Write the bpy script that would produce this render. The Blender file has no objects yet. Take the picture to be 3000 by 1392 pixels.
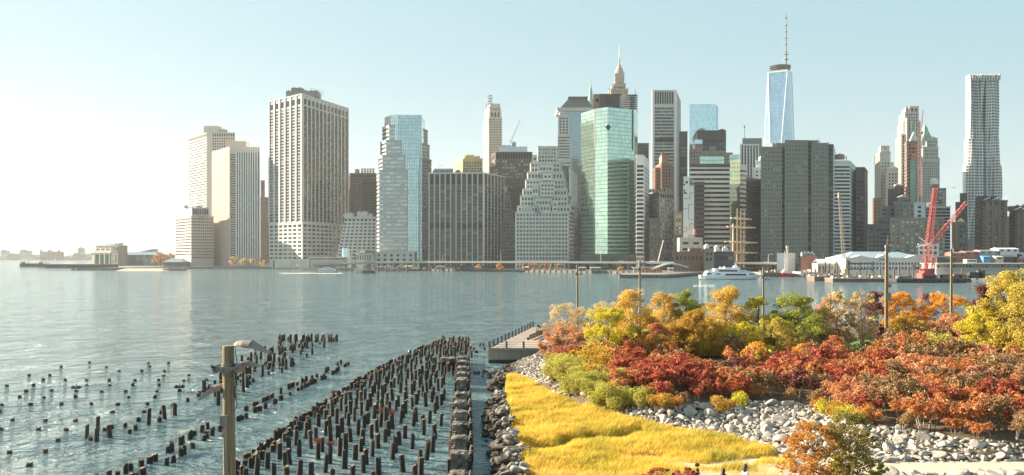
import bpy, math, random
import numpy as np
from mathutils import Vector
from mathutils.bvhtree import BVHTree
R_ = math.radians
S = bpy.context.scene
col = S.collection
# ---------------------------------------------------------------- camera, sky, sun, exposure
F, CX, HY, H = 2600.0, 1500.0, 750.0, 16.0        # focal length (photo px), horizon row, eye height
cam = bpy.data.cameras.new('camera'); cam_o = bpy.data.objects.new('camera', cam); col.objects.link(cam_o)
cam_o.location = (0, 0, H); cam_o.rotation_euler = (R_(90), 0, 0)
cam.sensor_width = 36; cam.lens = F/3000*36; cam.shift_y = (HY-696)/3000
cam.clip_start = 0.5; cam.clip_end = 30000
S.camera = cam_o
SUN_AZ, SUN_EL = R_(-67), R_(21)                   # azimuth from +Y, negative = left
SKY_LO = (.20, (1.24, 1.50, 1.53)); SKY_HI = (.16, (1.04, 1.50, 1.63))
w = bpy.data.worlds.new('World'); S.world = w; w.use_nodes = True
nt = w.node_tree; bg = nt.nodes['Background']
sky = nt.nodes.new('ShaderNodeTexSky'); sky.sky_type = 'NISHITA'; sky.sun_disc = False
sky.sun_elevation = SUN_EL; sky.sun_rotation = SUN_AZ
sky.air_density = 1.1; sky.dust_density = 1.4; sky.ozone_density = 1.0; sky.altitude = 10
# the physical sky, compressed the way a bright exposure does: soft aloft, glowing low beside the sun
tc_ = nt.nodes.new('ShaderNodeTexCoord'); sx_ = nt.nodes.new('ShaderNodeSeparateXYZ'); nt.links.new(tc_.outputs['Generated'], sx_.inputs[0])
def sky_part(gamma, gain, sat):
    g_ = nt.nodes.new('ShaderNodeGamma'); g_.inputs['Gamma'].default_value = gamma; h_ = nt.nodes.new('ShaderNodeHueSaturation'); h_.inputs['Saturation'].default_value = sat
    v_ = nt.nodes.new('ShaderNodeMix'); v_.data_type = 'RGBA'; v_.blend_type = 'MULTIPLY'; v_.inputs['Factor'].default_value = 1; v_.clamp_result = False; v_.inputs['B'].default_value = (*gain, 1)
    nt.links.new(sky.outputs[0], g_.inputs[0]); nt.links.new(g_.outputs[0], h_.inputs['Color']); nt.links.new(h_.outputs[0], v_.inputs['A']); return v_.outputs['Result']
lo_s = sky_part(SKY_LO[0], SKY_LO[1], .7); hi_s = sky_part(SKY_HI[0], SKY_HI[1], 1.0)
rp = nt.nodes.new('ShaderNodeMapRange'); rp.interpolation_type = 'SMOOTHSTEP'; rp.inputs['From Min'].default_value = 0; rp.inputs['From Max'].default_value = .24; nt.links.new(sx_.outputs[2], rp.inputs['Value'])
tint = nt.nodes.new('ShaderNodeMix'); tint.data_type = 'RGBA'; nt.links.new(rp.outputs[0], tint.inputs['Factor']); nt.links.new(lo_s, tint.inputs['A']); nt.links.new(hi_s, tint.inputs['B'])
nt.links.new(tint.outputs['Result'], bg.inputs[0])
bg.inputs[1].default_value = 0.10
sl = bpy.data.lights.new('sun', 'SUN'); sl.energy = 4.9; sl.angle = R_(0.5); sl.color = (1, 0.83, 0.62)
so = bpy.data.objects.new('sun', sl); col.objects.link(so)
sv = Vector((math.sin(SUN_AZ)*math.cos(SUN_EL), math.cos(SUN_AZ)*math.cos(SUN_EL), math.sin(SUN_EL)))
so.rotation_euler = sv.to_track_quat('Z', 'Y').to_euler()
S.view_settings.view_transform = 'Standard'; S.view_settings.look = 'None'
S.view_settings.gamma = 1; S.view_settings.exposure = 1.9
S.cycles.max_bounces = 6; S.cycles.volume_bounces = 1
HAZE = 0.00005
# ---------------------------------------------------------------- helpers
def P(x, y, d):                                     # photo pixel at depth d -> point
    return Vector(((x-CX)/F*d, d, H+(HY-y)/F*d))
def G(x, y, z=0.0):                                 # photo pixel on the level z -> point
    d = (H-z)*F/(y-HY); return Vector(((x-CX)/F*d, d, z))
def shore(x): return 850/(1+.623*(x-CX)/F)
def tag(o, label=None, cat=None, group=None, kind=None):
    if label: o['label'] = label
    if cat: o['category'] = cat
    if group: o['group'] = group
    if kind: o['kind'] = kind
    return o
def empty(name, loc, label=None, cat=None, group=None, rz=0):
    o = bpy.data.objects.new(name, None); col.objects.link(o); o.location = loc; o.rotation_euler[2] = rz
    o.empty_display_size = 1
    return tag(o, label, cat, group)
class MB:
    def __init__(s, org=(0, 0, 0)): s.v = []; s.f = []; s.uv = []; s.o = Vector(org)
    def quad(s, a, b, c, d, uv=None):
        n = len(s.v); s.v += [a, b, c, d]; s.f.append((n, n+1, n+2, n+3)); s.uv.append(uv or ((0, 0), (1, 0), (1, 1), (0, 1)))
    def poly(s, pts):
        n = len(s.v); s.v += [tuple(p) for p in pts]; s.f.append(tuple(range(n, n+len(pts)))); s.uv.append([(0, 0)]*len(pts))
    def prism(s, pts, z0, z1, top=True, top_pts=None):
        tp = top_pts or pts; n = len(pts)
        for i in range(n):
            a, b = pts[i], pts[(i+1) % n]; c, d = tp[(i+1) % n], tp[i]
            L = math.hypot(b[0]-a[0], b[1]-a[1])
            s.quad((a[0], a[1], z0), (b[0], b[1], z0), (c[0], c[1], z1), (d[0], d[1], z1), ((0, z0), (L, z0), (L, z1), (0, z1)))
        if top: s.poly([(p[0], p[1], z1) for p in tp])
        s.poly([(p[0], p[1], z0) for p in reversed(pts)])
    def box(s, x0, x1, y0, y1, z0, z1): s.prism([(x0, y0), (x1, y0), (x1, y1), (x0, y1)], z0, z1)
    def cbox(s, c, sx, sy, sz, rz=0):               # centre x,y; base z
        ca, sa = math.cos(rz), math.sin(rz)
        pts = [(c[0]+x*ca-y*sa, c[1]+x*sa+y*ca) for x, y in ((-sx/2, -sy/2), (sx/2, -sy/2), (sx/2, sy/2), (-sx/2, sy/2))]
        s.prism(pts, c[2], c[2]+sz)
    def fbox(s, P0, t, n, u0, u1, o0, o1, z0, z1, uv=None):
        def q(u, o): return (P0[0]+t[0]*u+n[0]*o, P0[1]+t[1]*u+n[1]*o)
        a, b, c, d = q(u0, o1), q(u1, o1), q(u1, o0), q(u0, o0)
        U = uv or (u0, u1, z0, z1)
        s.quad((*a, z0), (*b, z0), (*b, z1), (*a, z1), ((U[0], U[2]), (U[1], U[2]), (U[1], U[3]), (U[0], U[3])))
        s.quad((*b, z0), (*c, z0), (*c, z1), (*b, z1)); s.quad((*d, z0), (*a, z0), (*a, z1), (*d, z1))
        s.quad((*a, z1), (*b, z1), (*c, z1), (*d, z1)); s.quad((*d, z0), (*c, z0), (*b, z0), (*a, z0))
    def tube(s, p, q, r0, r1=None, n=8, caps=True):
        r1 = r0 if r1 is None else r1
        p, q = Vector(p), Vector(q); ax = (q-p)
        if ax.length < 1e-6: return
        ax.normalize(); a = ax.orthogonal().normalized(); b = ax.cross(a)
        i0 = len(s.v)
        for c, r in ((p, r0), (q, r1)):
            for k in range(n):
                t = 2*math.pi*k/n; s.v.append(tuple(c+a*(r*math.cos(t))+b*(r*math.sin(t))))
        for k in range(n):
            s.f.append((i0+k, i0+(k+1) % n, i0+n+(k+1) % n, i0+n+k)); s.uv.append([(k/n, 0), ((k+1)/n, 0), ((k+1)/n, 1), (k/n, 1)])
        if caps:
            s.f.append(tuple(i0+n+k for k in range(n))); s.uv.append([(0, 0)]*n)
            s.f.append(tuple(i0+k for k in reversed(range(n)))); s.uv.append([(0, 0)]*n)
    def path(s, pts, rs, n=6):
        for i in range(len(pts)-1): s.tube(pts[i], pts[i+1], rs[i], rs[i+1], n)
    def lathe(s, c, prof, n=16):                    # prof: [(r,z)...], z relative to c
        i0 = len(s.v)
        for r, z in prof:
            for k in range(n):
                t = 2*math.pi*k/n; s.v.append((c[0]+r*math.cos(t), c[1]+r*math.sin(t), c[2]+z))
        for j in range(len(prof)-1):
            for k in range(n):
                s.f.append((i0+j*n+k, i0+j*n+(k+1) % n, i0+(j+1)*n+(k+1) % n, i0+(j+1)*n+k)); s.uv.append([(k/n, j), ((k+1)/n, j), ((k+1)/n, j+1), (k/n, j+1)])
        s.f.append(tuple(i0+(len(prof)-1)*n+k for k in range(n))); s.uv.append([(0, 0)]*n)
        s.f.append(tuple(i0+k for k in reversed(range(n)))); s.uv.append([(0, 0)]*n)
    def lattice(s, p, q, w0, w1, r, n=None, rings=True):  # square lattice boom
        p, q = Vector(p), Vector(q); ax = (q-p).normalized(); L = (q-p).length
        a = ax.cross(Vector((0, 1, 0.01))).normalized(); b = ax.cross(a)
        n = n or max(3, int(L/((w0+w1)/2)/1.1))
        def cr(t, k):
            w_ = (w0+(w1-w0)*t)/2; sx, sy = ((-1, -1), (1, -1), (1, 1), (-1, 1))[k]
            return p+ax*(L*t)+a*(sx*w_)+b*(sy*w_)
        for k in range(4): s.tube(cr(0, k), cr(1, k), r, r, 4, False)
        for i in range(n):
            t0, t1 = i/n, (i+1)/n
            for k in range(4):
                k2 = (k+1) % 4
                s.tube(cr(t0, k) if i % 2 else cr(t0, k2), cr(t1, k2) if i % 2 else cr(t1, k), r*.6, r*.6, 3, False)
                if rings: s.tube(cr(t0, k), cr(t0, k2), r*.6, r*.6, 3, False)
    def build(s, name, m, parent=None, smooth=False, loc=None):
        me = bpy.data.meshes.new(name)
        off = Vector(loc) if loc is not None else (parent_world(parent) if parent else Vector((0, 0, 0)))
        me.from_pydata([(v[0]-off[0], v[1]-off[1], v[2]-off[2]) for v in s.v], [], s.f)
        uvl = me.uv_layers.new(name='UVMap'); flat = []
        for u in s.uv:
            for c in u: flat += [c[0], c[1]]
        uvl.data.foreach_set('uv', flat)
        if smooth: me.polygons.foreach_set('use_smooth', [True]*len(me.polygons))
        me.materials.append(m); me.update()
        o = bpy.data.objects.new(name, me); col.objects.link(o)
        if parent: o.parent = parent
        elif loc is not None: o.location = off
        return o
def parent_world(p):
    v = Vector((0, 0, 0))
    while p: v = v+Vector(p.location); p = p.parent
    return v
def copy_tree(o, parent=None):
    c = o.copy(); col.objects.link(c); c.parent = parent
    for ch in o.children: copy_tree(ch, c)
    return c
# ---------------------------------------------------------------- materials
M = {}
def newmat(name):
    m = bpy.data.materials.new(name); m.use_nodes = True; M[name] = m
    return m, m.node_tree, m.node_tree.nodes['Principled BSDF']
def N(t, kind, **kw):
    n = t.nodes.new(kind)
    for k, v in kw.items():
        if k in n.inputs: n.inputs[k].default_value = v
        else: setattr(n, k, v)
    return n
def sc(c, f): return (min(1, c[0]*f), min(1, c[1]*f), min(1, c[2]*f), 1)
def mat(name, c, rough=.8, var=.25, scale=.15, metal=0, bump=0, fine=None):
    m, t, b = newmat(name)
    tc = N(t, 'ShaderNodeTexCoord'); g = N(t, 'ShaderNodeNewGeometry')
    n1 = N(t, 'ShaderNodeTexNoise', Scale=scale, Detail=6.0, Roughness=.65); t.links.new(g.outputs['Position'], n1.inputs['Vector'])
    mx = N(t, 'ShaderNodeMix', data_type='RGBA'); mx.inputs['A'].default_value = sc(c, 1-var); mx.inputs['B'].default_value = sc(c, 1+var)
    cr = N(t, 'ShaderNodeMapRange'); cr.inputs['From Min'].default_value = .3; cr.inputs['From Max'].default_value = .7
    if scale <= .06:                                     # rain streaks on tall walls
        mp = N(t, 'ShaderNodeMapping'); mp.inputs['Scale'].default_value = (.5, .5, .03); t.links.new(g.outputs['Position'], mp.inputs['Vector'])
        n3 = N(t, 'ShaderNodeTexNoise', Scale=1.0, Detail=3.0); t.links.new(mp.outputs[0], n3.inputs['Vector'])
        av = N(t, 'ShaderNodeMath', operation='MULTIPLY_ADD'); av.inputs[1].default_value = .55; t.links.new(n3.outputs[0], av.inputs[0])
        hv = N(t, 'ShaderNodeMath', operation='MULTIPLY'); hv.inputs[1].default_value = .45; t.links.new(n1.outputs[0], hv.inputs[0]); t.links.new(hv.outputs[0], av.inputs[2]); t.links.new(av.outputs[0], cr.inputs['Value'])
    else: t.links.new(n1.outputs[0], cr.inputs['Value'])
    t.links.new(cr.outputs[0], mx.inputs['Factor'])
    t.links.new(mx.outputs['Result'], b.inputs['Base Color'])
    b.inputs['Roughness'].default_value = rough; b.inputs['Metallic'].default_value = metal
    if bump:
        n2 = N(t, 'ShaderNodeTexNoise', Scale=fine or scale*8, Detail=5.0); t.links.new(g.outputs['Position'], n2.inputs['Vector'])
        bp = N(t, 'ShaderNodeBump', Strength=bump, Distance=.1); t.links.new(n2.outputs[0], bp.inputs['Height']); t.links.new(bp.outputs[0], b.inputs['Normal'])
    return m
def brickmat(name, c, c2, rough=.85):
    m = mat(name, c, rough, .18, .05); return m
def windowmat(name, dark, blind, pb=.35, rough=.12, metal=0.0, spec=.5):
    # per-window variation: UV holds bay and storey numbers
    m, t, b = newmat(name)
    uv = N(t, 'ShaderNodeUVMap'); fl = N(t, 'ShaderNodeVectorMath', operation='FLOOR'); t.links.new(uv.outputs[0], fl.inputs[0])
    oi = N(t, 'ShaderNodeObjectInfo'); ad = N(t, 'ShaderNodeVectorMath', operation='ADD')
    wn = N(t, 'ShaderNodeTexWhiteNoise', noise_dimensions='4D')
    t.links.new(fl.outputs[0], wn.inputs['Vector']); t.links.new(oi.outputs['Random'], wn.inputs['W'])
    cr = N(t, 'ShaderNodeValToRGB'); e = cr.color_ramp.elements
    e[0].position = 0; e[0].color = (*dark, 1); e[1].position = 1; e[1].color = (*blind, 1)
    k = e.new(1-pb); k.color = sc(dark, 1.8); k = e.new(min(.99, 1-pb+.08)); k.color = sc(blind, .6)
    g = N(t, 'ShaderNodeNewGeometry'); nz_ = N(t, 'ShaderNodeTexNoise', Scale=.045, Detail=2.0); t.links.new(g.outputs['Position'], nz_.inputs['Vector'])
    am = N(t, 'ShaderNodeMath', operation='MULTIPLY_ADD'); am.inputs[1].default_value = 1.0; am.inputs[2].default_value = -.5; t.links.new(nz_.outputs[0], am.inputs[0])
    aa = N(t, 'ShaderNodeMath', operation='ADD'); t.links.new(am.outputs[0], aa.inputs[0]); t.links.new(wn.outputs['Value'], aa.inputs[1]); t.links.new(aa.outputs[0], cr.inputs[0])
    s1 = N(t, 'ShaderNodeVectorMath', operation='SUBTRACT'); s1.inputs[1].default_value = (.5, .5, .5); s2 = N(t, 'ShaderNodeVectorMath', operation='SCALE'); s2.inputs['Scale'].default_value = .07
    ad2 = N(t, 'ShaderNodeVectorMath', operation='ADD'); nm = N(t, 'ShaderNodeVectorMath', operation='NORMALIZE'); t.links.new(wn.outputs['Color'], s1.inputs[0]); t.links.new(s1.outputs[0], s2.inputs[0])
    t.links.new(g.outputs['Normal'], ad2.inputs[0]); t.links.new(s2.outputs[0], ad2.inputs[1]); t.links.new(ad2.outputs[0], nm.inputs[0]); t.links.new(nm.outputs[0], b.inputs['Normal'])
    t.links.new(cr.outputs[0], b.inputs['Base Color'])
    b.inputs['Roughness'].default_value = rough; b.inputs['Metallic'].default_value = metal; b.inputs['Specular IOR Level'].default_value = spec
    return m
def curtain(name, c, line=(.05, .07, .07), metal=.85, rough=.08, lw=.1, lh=.1, var=.12, tilt=.02):
    # glass curtain wall: UV in panels; mullion lines and slight panel tilt
    m, t, b = newmat(name)
    uv = N(t, 'ShaderNodeUVMap'); fr = N(t, 'ShaderNodeVectorMath', operation='FRACTION'); fl = N(t, 'ShaderNodeVectorMath', operation='FLOOR')
    t.links.new(uv.outputs[0], fr.inputs[0]); t.links.new(uv.outputs[0], fl.inputs[0])
    sp = N(t, 'ShaderNodeSeparateXYZ'); t.links.new(fr.outputs[0], sp.inputs[0])
    a = N(t, 'ShaderNodeMath', operation='LESS_THAN'); a.inputs[1].default_value = lw; t.links.new(sp.outputs[0], a.inputs[0])
    c2 = N(t, 'ShaderNodeMath', operation='LESS_THAN'); c2.inputs[1].default_value = lh; t.links.new(sp.outputs[1], c2.inputs[0])
    mx = N(t, 'ShaderNodeMath', operation='MAXIMUM'); t.links.new(a.outputs[0], mx.inputs[0]); t.links.new(c2.outputs[0], mx.inputs[1])
    wn = N(t, 'ShaderNodeTexWhiteNoise'); t.links.new(fl.outputs[0], wn.inputs['Vector'])
    cv = N(t, 'ShaderNodeMix', data_type='RGBA'); cv.inputs['A'].default_value = sc(c, 1-var); cv.inputs['B'].default_value = sc(c, 1+var)
    t.links.new(wn.outputs['Value'], cv.inputs['Factor'])
    lc = N(t, 'ShaderNodeMix', data_type='RGBA'); lc.inputs['B'].default_value = (*line, 1)
    t.links.new(cv.outputs['Result'], lc.inputs['A']); t.links.new(mx.outputs[0], lc.inputs['Factor'])
    t.links.new(lc.outputs['Result'], b.inputs['Base Color'])
    b.inputs['Metallic'].default_value = metal; b.inputs['Roughness'].default_value = rough
    if tilt:
        g = N(t, 'ShaderNodeNewGeometry'); s1 = N(t, 'ShaderNodeVectorMath', operation='SUBTRACT'); s1.inputs[1].default_value = (.5, .5, .5)
        s2 = N(t, 'ShaderNodeVectorMath', operation='SCALE'); s2.inputs['Scale'].default_value = tilt
        ad = N(t, 'ShaderNodeVectorMath', operation='ADD'); nz = N(t, 'ShaderNodeVectorMath', operation='NORMALIZE')
        t.links.new(wn.outputs['Color'], s1.inputs[0]); t.links.new(s1.outputs[0], s2.inputs[0])
        t.links.new(g.outputs['Normal'], ad.inputs[0]); t.links.new(s2.outputs[0], ad.inputs[1])
        t.links.new(ad.outputs[0], nz.inputs[0]); t.links.new(nz.outputs[0], b.inputs['Normal'])
    return m
# walls
mat('limestone', (.58, .52, .44), .85, .12, .03)
mat('pale_stone', (.54, .54, .51), .85, .10, .03)
mat('white_conc', (.74, .73, .70), .8, .08, .03)
mat('grey_conc', (.30, .31, .31), .85, .12, .03)
mat('dark_stone', (.085, .09, .09), .8, .2, .05)
mat('mid_stone', (.20, .205, .20), .8, .2, .05)
mat('pink_stone', (.62, .47, .40), .8, .08, .03)
mat('warm_conc', (.54, .48, .40), .8, .1, .03)
mat('brown_brick', (.17, .12, .10), .9, .2, .08)
mat('red_brick', (.30, .14, .10), .9, .2, .08)
mat('salmon_brick', (.34, .20, .15), .9, .2, .06)
mat('tan_brick', (.26, .235, .19), .9, .15, .06)
mat('dark_brown', (.08, .06, .055), .7, .2, .06)
mat('black_steel', (.04, .042, .045), .5, .2, .06)
mat('yellow_wrap', (.66, .48, .22), .9, .15, .1)
mat('white_paint', (.80, .80, .78), .5, .06, .1)
mat('copper_green', (.22, .40, .32), .7, .2, .1)
mat('roof_dark', (.07, .075, .08), .8, .2, .1)
mat('roof_blue', (.30, .38, .44), .6, .12, .1)
mat('metal_grey', (.34, .35, .35), .5, .15, .3, .3)
mat('rust_red', (.34, .12, .10), .6, .15, .4)
mat('orange_wood', (.50, .27, .13), .6, .12, .4)
mat('bronze', (.24, .16, .10), .4, .2, .1, .3)
mat('steel_light', (.6, .62, .64), .35, .05, .1, .6)
# glass
windowmat('win', (.014, .018, .020), (.16, .17, .15), .16, spec=.3)
windowmat('win_blue', (.035, .055, .065), (.22, .28, .28), .3)
windowmat('win_light', (.12, .14, .14), (.40, .42, .38), .5)
windowmat('win_black', (.008, .009, .011), (.07, .08, .08), .10, spec=.22)
windowmat('win_white', (.05, .05, .05), (.62, .60, .54), .45)
windowmat('win_grey', (.035, .045, .045), (.20, .22, .20), .3, spec=.35)
curtain('green_glass', (.58, .76, .64), (.10, .16, .15), lw=.09, lh=.12, tilt=.012)
curtain('teal_glass', (.52, .68, .70), (.10, .15, .16), lw=.12, lh=.1, tilt=.015)
curtain('blue_glass', (.48, .64, .76), (.30, .42, .5), lw=.06, lh=.1, tilt=.006, rough=.1)
curtain('pale_glass', (.60, .80, .86), (.40, .56, .62), lw=.07, lh=.09, tilt=.006, rough=.1)
curtain('grey_glass', (.34, .44, .48), (.12, .15, .16), lw=.1, lh=.14, tilt=.02)
curtain('bronze_glass', (.5, .36, .22), (.10, .07, .05), lw=.14, lh=.25, tilt=.03)
curtain('dark_glass', (.10, .13, .13), (.03, .04, .04), lw=.12, lh=.2, tilt=.01)
# ---------------------------------------------------------------- water
m, t, b = newmat('river_water')
g = N(t, 'ShaderNodeNewGeometry')
mp_ = N(t, 'ShaderNodeMapping'); mp_.inputs['Scale'].default_value = (.55, 1, 1); mp_.inputs['Rotation'].default_value = (0, 0, R_(12)); t.links.new(g.outputs['Position'], mp_.inputs['Vector'])
n1 = N(t, 'ShaderNodeTexNoise', Scale=.75, Detail=5.0, Roughness=.6, Distortion=.6); n2 = N(t, 'ShaderNodeTexNoise', Scale=.14, Detail=6.0, Roughness=.6, Distortion=.4); n3 = N(t, 'ShaderNodeTexNoise', Scale=.016, Detail=4.0, Roughness=.6)
for n in (n1, n2, n3): t.links.new(mp_.outputs[0], n.inputs['Vector'])
b1 = N(t, 'ShaderNodeBump', Strength=1.0, Distance=1.1); b2 = N(t, 'ShaderNodeBump', Strength=1.0, Distance=4.5)
gu = N(t, 'ShaderNodeMapRange'); gu.inputs['From Min'].default_value = .38; gu.inputs['From Max'].default_value = .62; gu.inputs['To Min'].default_value = .3; gu.inputs['To Max'].default_value = 1.0
t.links.new(n3.outputs[0], gu.inputs['Value']); t.links.new(gu.outputs[0], b1.inputs['Strength'])
t.links.new(n1.outputs[0], b1.inputs['Height']); t.links.new(n2.outputs[0], b2.inputs['Height']); t.links.new(b2.outputs[0], b1.inputs['Normal']); t.links.new(b1.outputs[0], b.inputs['Normal'])
b.inputs['Base Color'].default_value = (.135, .215, .235, 1); b.inputs['Roughness'].default_value = .09; b.inputs['IOR'].default_value = 1.33
b.inputs['Specular IOR Level'].default_value = .62
m = MB(); m.quad((-3250, -150, 0), (3250, -150, 0), (3250, 6800, 0), (-3250, 6800, 0)); tag(m.build('water', M['river_water']), 'wide rippled blue grey river', kind='structure')
# ---------------------------------------------------------------- city ground with its seawall
mat('seawall', (.20, .19, .17), .9, .25, .15); mat('asphalt', (.07, .07, .07), .9, .2, .1)
front = [G(225, 792), G(460, 789), G(620, 787.5), G(850, 788), G(1150, 791), G(1400, 795), G(1700, 800), G(2050, 806), G(2400, 812), G(2760, 817), G(3060, 822), G(3500, 830)]
m = MB(); fp = [(p.x, p.y) for p in front]; m.prism(fp+[(900, 3000), (-420, 3000)], -2, 2.0)
tag(m.build('city_ground', M['asphalt']), kind='structure')
sw = MB()
for i in range(len(fp)-1):
    a, b_ = Vector(fp[i]), Vector(fp[i+1]); t_ = b_-a; L = t_.length; t_ = t_/L
    sw.fbox(fp[i], t_, (t_[1], -t_[0]), 0, L, -1.5, .25, -1, 2.3)
    for k in range(int(L/7)): sw.fbox(fp[i], t_, (t_[1], -t_[0]), k*7, k*7+.9, .25, .8, -1, 2.5)
o = sw.build('seawall', M['seawall']); tag(o, 'long grey seawall edging the city waterfront', 'seawall')
# promenade railing
rl = MB()
for i in range(2, len(fp)-3):
    a, b_ = Vector(fp[i]), Vector(fp[i+1]); t_ = b_-a; L = t_.length; t_ = t_/L
    rl.fbox(fp[i], t_, (t_[1], -t_[0]), 0, L, -.4, -.3, 3.2, 3.35)
    for k in range(int(L/4)): rl.fbox(fp[i], t_, (t_[1], -t_[0]), k*4, k*4+.15, -.4, -.25, 2.3, 3.3)
tag(rl.build('promenade_railing', M['metal_grey']), 'thin grey railing along the far seawall', 'railing')
# ---------------------------------------------------------------- near land as lofted strips
cols = [((1450, 1087, 0), (1567, 1038, 1.9)), ((1470, 1110, .2), (1600, 1066, 1.9)), ((1541, 1124, .3), (1608, 1122, 1.7)), ((1612, 1168, .3), (1690, 1155, 1.7)), ((1690, 1200, .3), (1780, 1172, 1.7)),
    ((1780, 1222, .3), (1870, 1182, 1.7)), ((1880, 1252, .3), (1965, 1195, 1.7)), ((2000, 1270, .3), (2100, 1180, 1.7)), ((2144, 1302, .3), (2270, 1185, 1.7)), ((2271, 1342, .3), (2420, 1200, 1.7)),
    ((2400, 1356, .5), (2480, 1245, 1.7)), ((2560, 1356, .8), (2700, 1268, 1.7)), ((2760, 1354, .8), (2800, 1288, 1.7)), ((3000, 1352, .8), (3000, 1302, 1.7)), ((3600, 1352, .8), (3600, 1306, 1.7))]
low = [G(*c[0]) for c in cols]; up_ = [G(*c[1]) for c in cols]
mid = [Vector((p.x+3+i*.3, p.y+14, 2.7)) for i, p in enumerate(up_)]
farp = [Vector((max(5+i*6, p.x*1.3), 172-i*.5, 2.9)) for i, p in enumerate(up_)]; fard = [Vector((p.x, p.y+2, -2)) for p in farp]
mat('soil', (.10, .075, .05), .95, .3, .5, 0, .6, 4)
m, t, b = newmat('park_ground')
g = N(t, 'ShaderNodeNewGeometry'); sp = N(t, 'ShaderNodeSeparateXYZ'); t.links.new(g.outputs['Position'], sp.inputs[0])
ns = N(t, 'ShaderNodeTexNoise', Scale=.3, Detail=5.0); t.links.new(g.outputs['Position'], ns.inputs['Vector'])
ds = N(t, 'ShaderNodeVectorMath', operation='DISTANCE'); ds.inputs[1].default_value = (51, 128, 2.9); t.links.new(g.outputs['Position'], ds.inputs[0])   # the lawn patch
ad = N(t, 'ShaderNodeMath', operation='MULTIPLY_ADD'); ad.inputs[1].default_value = 14; t.links.new(ns.outputs[0], ad.inputs[0]); t.links.new(ds.outputs['Value'], ad.inputs[2])
mr = N(t, 'ShaderNodeMapRange'); mr.inputs['From Min'].default_value = 24; mr.inputs['From Max'].default_value = 20; t.links.new(ad.outputs[0], mr.inputs['Value'])
mx = N(t, 'ShaderNodeMix', data_type='RGBA'); mx.inputs['A'].default_value = (.11, .085, .05, 1); mx.inputs['B'].default_value = (.10, .17, .03, 1); t.links.new(mr.outputs[0], mx.inputs['Factor'])
t.links.new(mx.outputs['Result'], b.inputs['Base Color']); b.inputs['Roughness'].default_value = .95
m = MB(); rows_ = [low, up_, mid, farp, fard]
for j in range(4):
    for i in range(len(cols)-1): m.quad(*[tuple(p) for p in (rows_[j][i], rows_[j][i+1], rows_[j+1][i+1], rows_[j+1][i])])
m.quad(*[tuple(p) for p in (low[0], up_[0], Vector((up_[0].x, up_[0].y, -2)), Vector((low[0].x, low[0].y, -2)))])
pg = m.build('park_ground', M['park_ground']); tag(pg, kind='structure')
bvh_v = [Vector(v) for v in m.v]; BV = BVHTree.FromPolygons(bvh_v, m.f)
def gz(x, y, default=2.5):
    h = BV.ray_cast(Vector((x, y, 50)), Vector((0, 0, -1))); return h[0].z if h[0] else default
# marsh bed, near bank and path
marsh = [G(1482, 1112, .3), G(1541, 1122, .3), G(1612, 1168, .3), G(1690, 1200, .3), G(1780, 1222, .3), G(1880, 1252, .3), G(2000, 1270, .3), G(2144, 1302, .3), G(2271, 1342, .3), G(2320, 1368, .3), G(2330, 1430, .3), G(1560, 1450, .3), G(1534, 1392, .3), G(1521, 1341, .3), G(1515, 1295, .3), G(1492, 1230, .3), G(1479, 1157, .3)]
mp2 = [(p.x, p.y) for p in marsh]
m = MB(); m.prism([(p[0]-.3, p[1]) for p in mp2][::-1], -1, .22); tag(m.build('marsh_bed', M['soil']), kind='structure')
m = MB(); pts = [(9, 62, .9), (14, 60.5, 1.0), (24, 59.5, 1.1), (40, 59, 1.1), (80, 58, 1.1)]; lo_ = [(12, 66.5, .75), (19, 66.8, .75), (28, 67, .78), (44, 67, .78), (90, 67, .78)]
mat('path_sand', (.52, .42, .33), .95, .08, .8, 0, .3, 6)
for i in range(4): m.quad(pts[i], pts[i+1], lo_[i+1], lo_[i])
tag(m.build('path', M['path_sand']), kind='structure')
m = MB(); A = [(-60, 44, -1), (-20, 44, -1), (-8, 46, -.5), (3, 55, .25), (9, 60, .6), (24, 59, .9), (80, 58, .9)]; B_ = [(-60, 38, 2.5), (-20, 38, 2.5), (-8, 40, 2.8), (4, 47, 3.0), (11, 50, 3.0), (26, 50, 3.2), (80, 50, 3.2)]; C_ = [(p[0], -60, 4.0) for p in B_]
for i in range(6): m.quad(A[i], A[i+1], B_[i+1], B_[i]); m.quad(B_[i], B_[i+1], C_[i+1], C_[i])
tag(m.build('near_bank', M['soil']), kind='structure')
BV2 = BVHTree.FromPolygons([Vector(v) for v in m.v], m.f)
# ---------------------------------------------------------------- far shore hills
mat('far_wood', (.20, .19, .14), .95, .35, .02)
m = MB(); rnd = random.Random(5); n = 260; dd = 3400
prev = None
for i in range(n+1):
    x = -60+i*1010/n; h = 14+7*math.sin(i*.11)+5*math.sin(i*.37+1)+rnd.uniform(-3, 3)
    if x > 250: h *= .9
    a = P(x, 750, dd)
    cur_ = (a.x, h)
    if prev: m.quad((prev[0], dd, -1), (cur_[0], dd, -1), (cur_[0], dd+25, cur_[1]), (prev[0], dd+25, prev[1])); m.quad((prev[0], dd+25, prev[1]), (cur_[0], dd+25, cur_[1]), (cur_[0], dd+400, cur_[1]*.6), (prev[0], dd+400, prev[1]*.6))
    prev = cur_
tag(m.build('far_shore', M['far_wood']), kind='structure')
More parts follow.
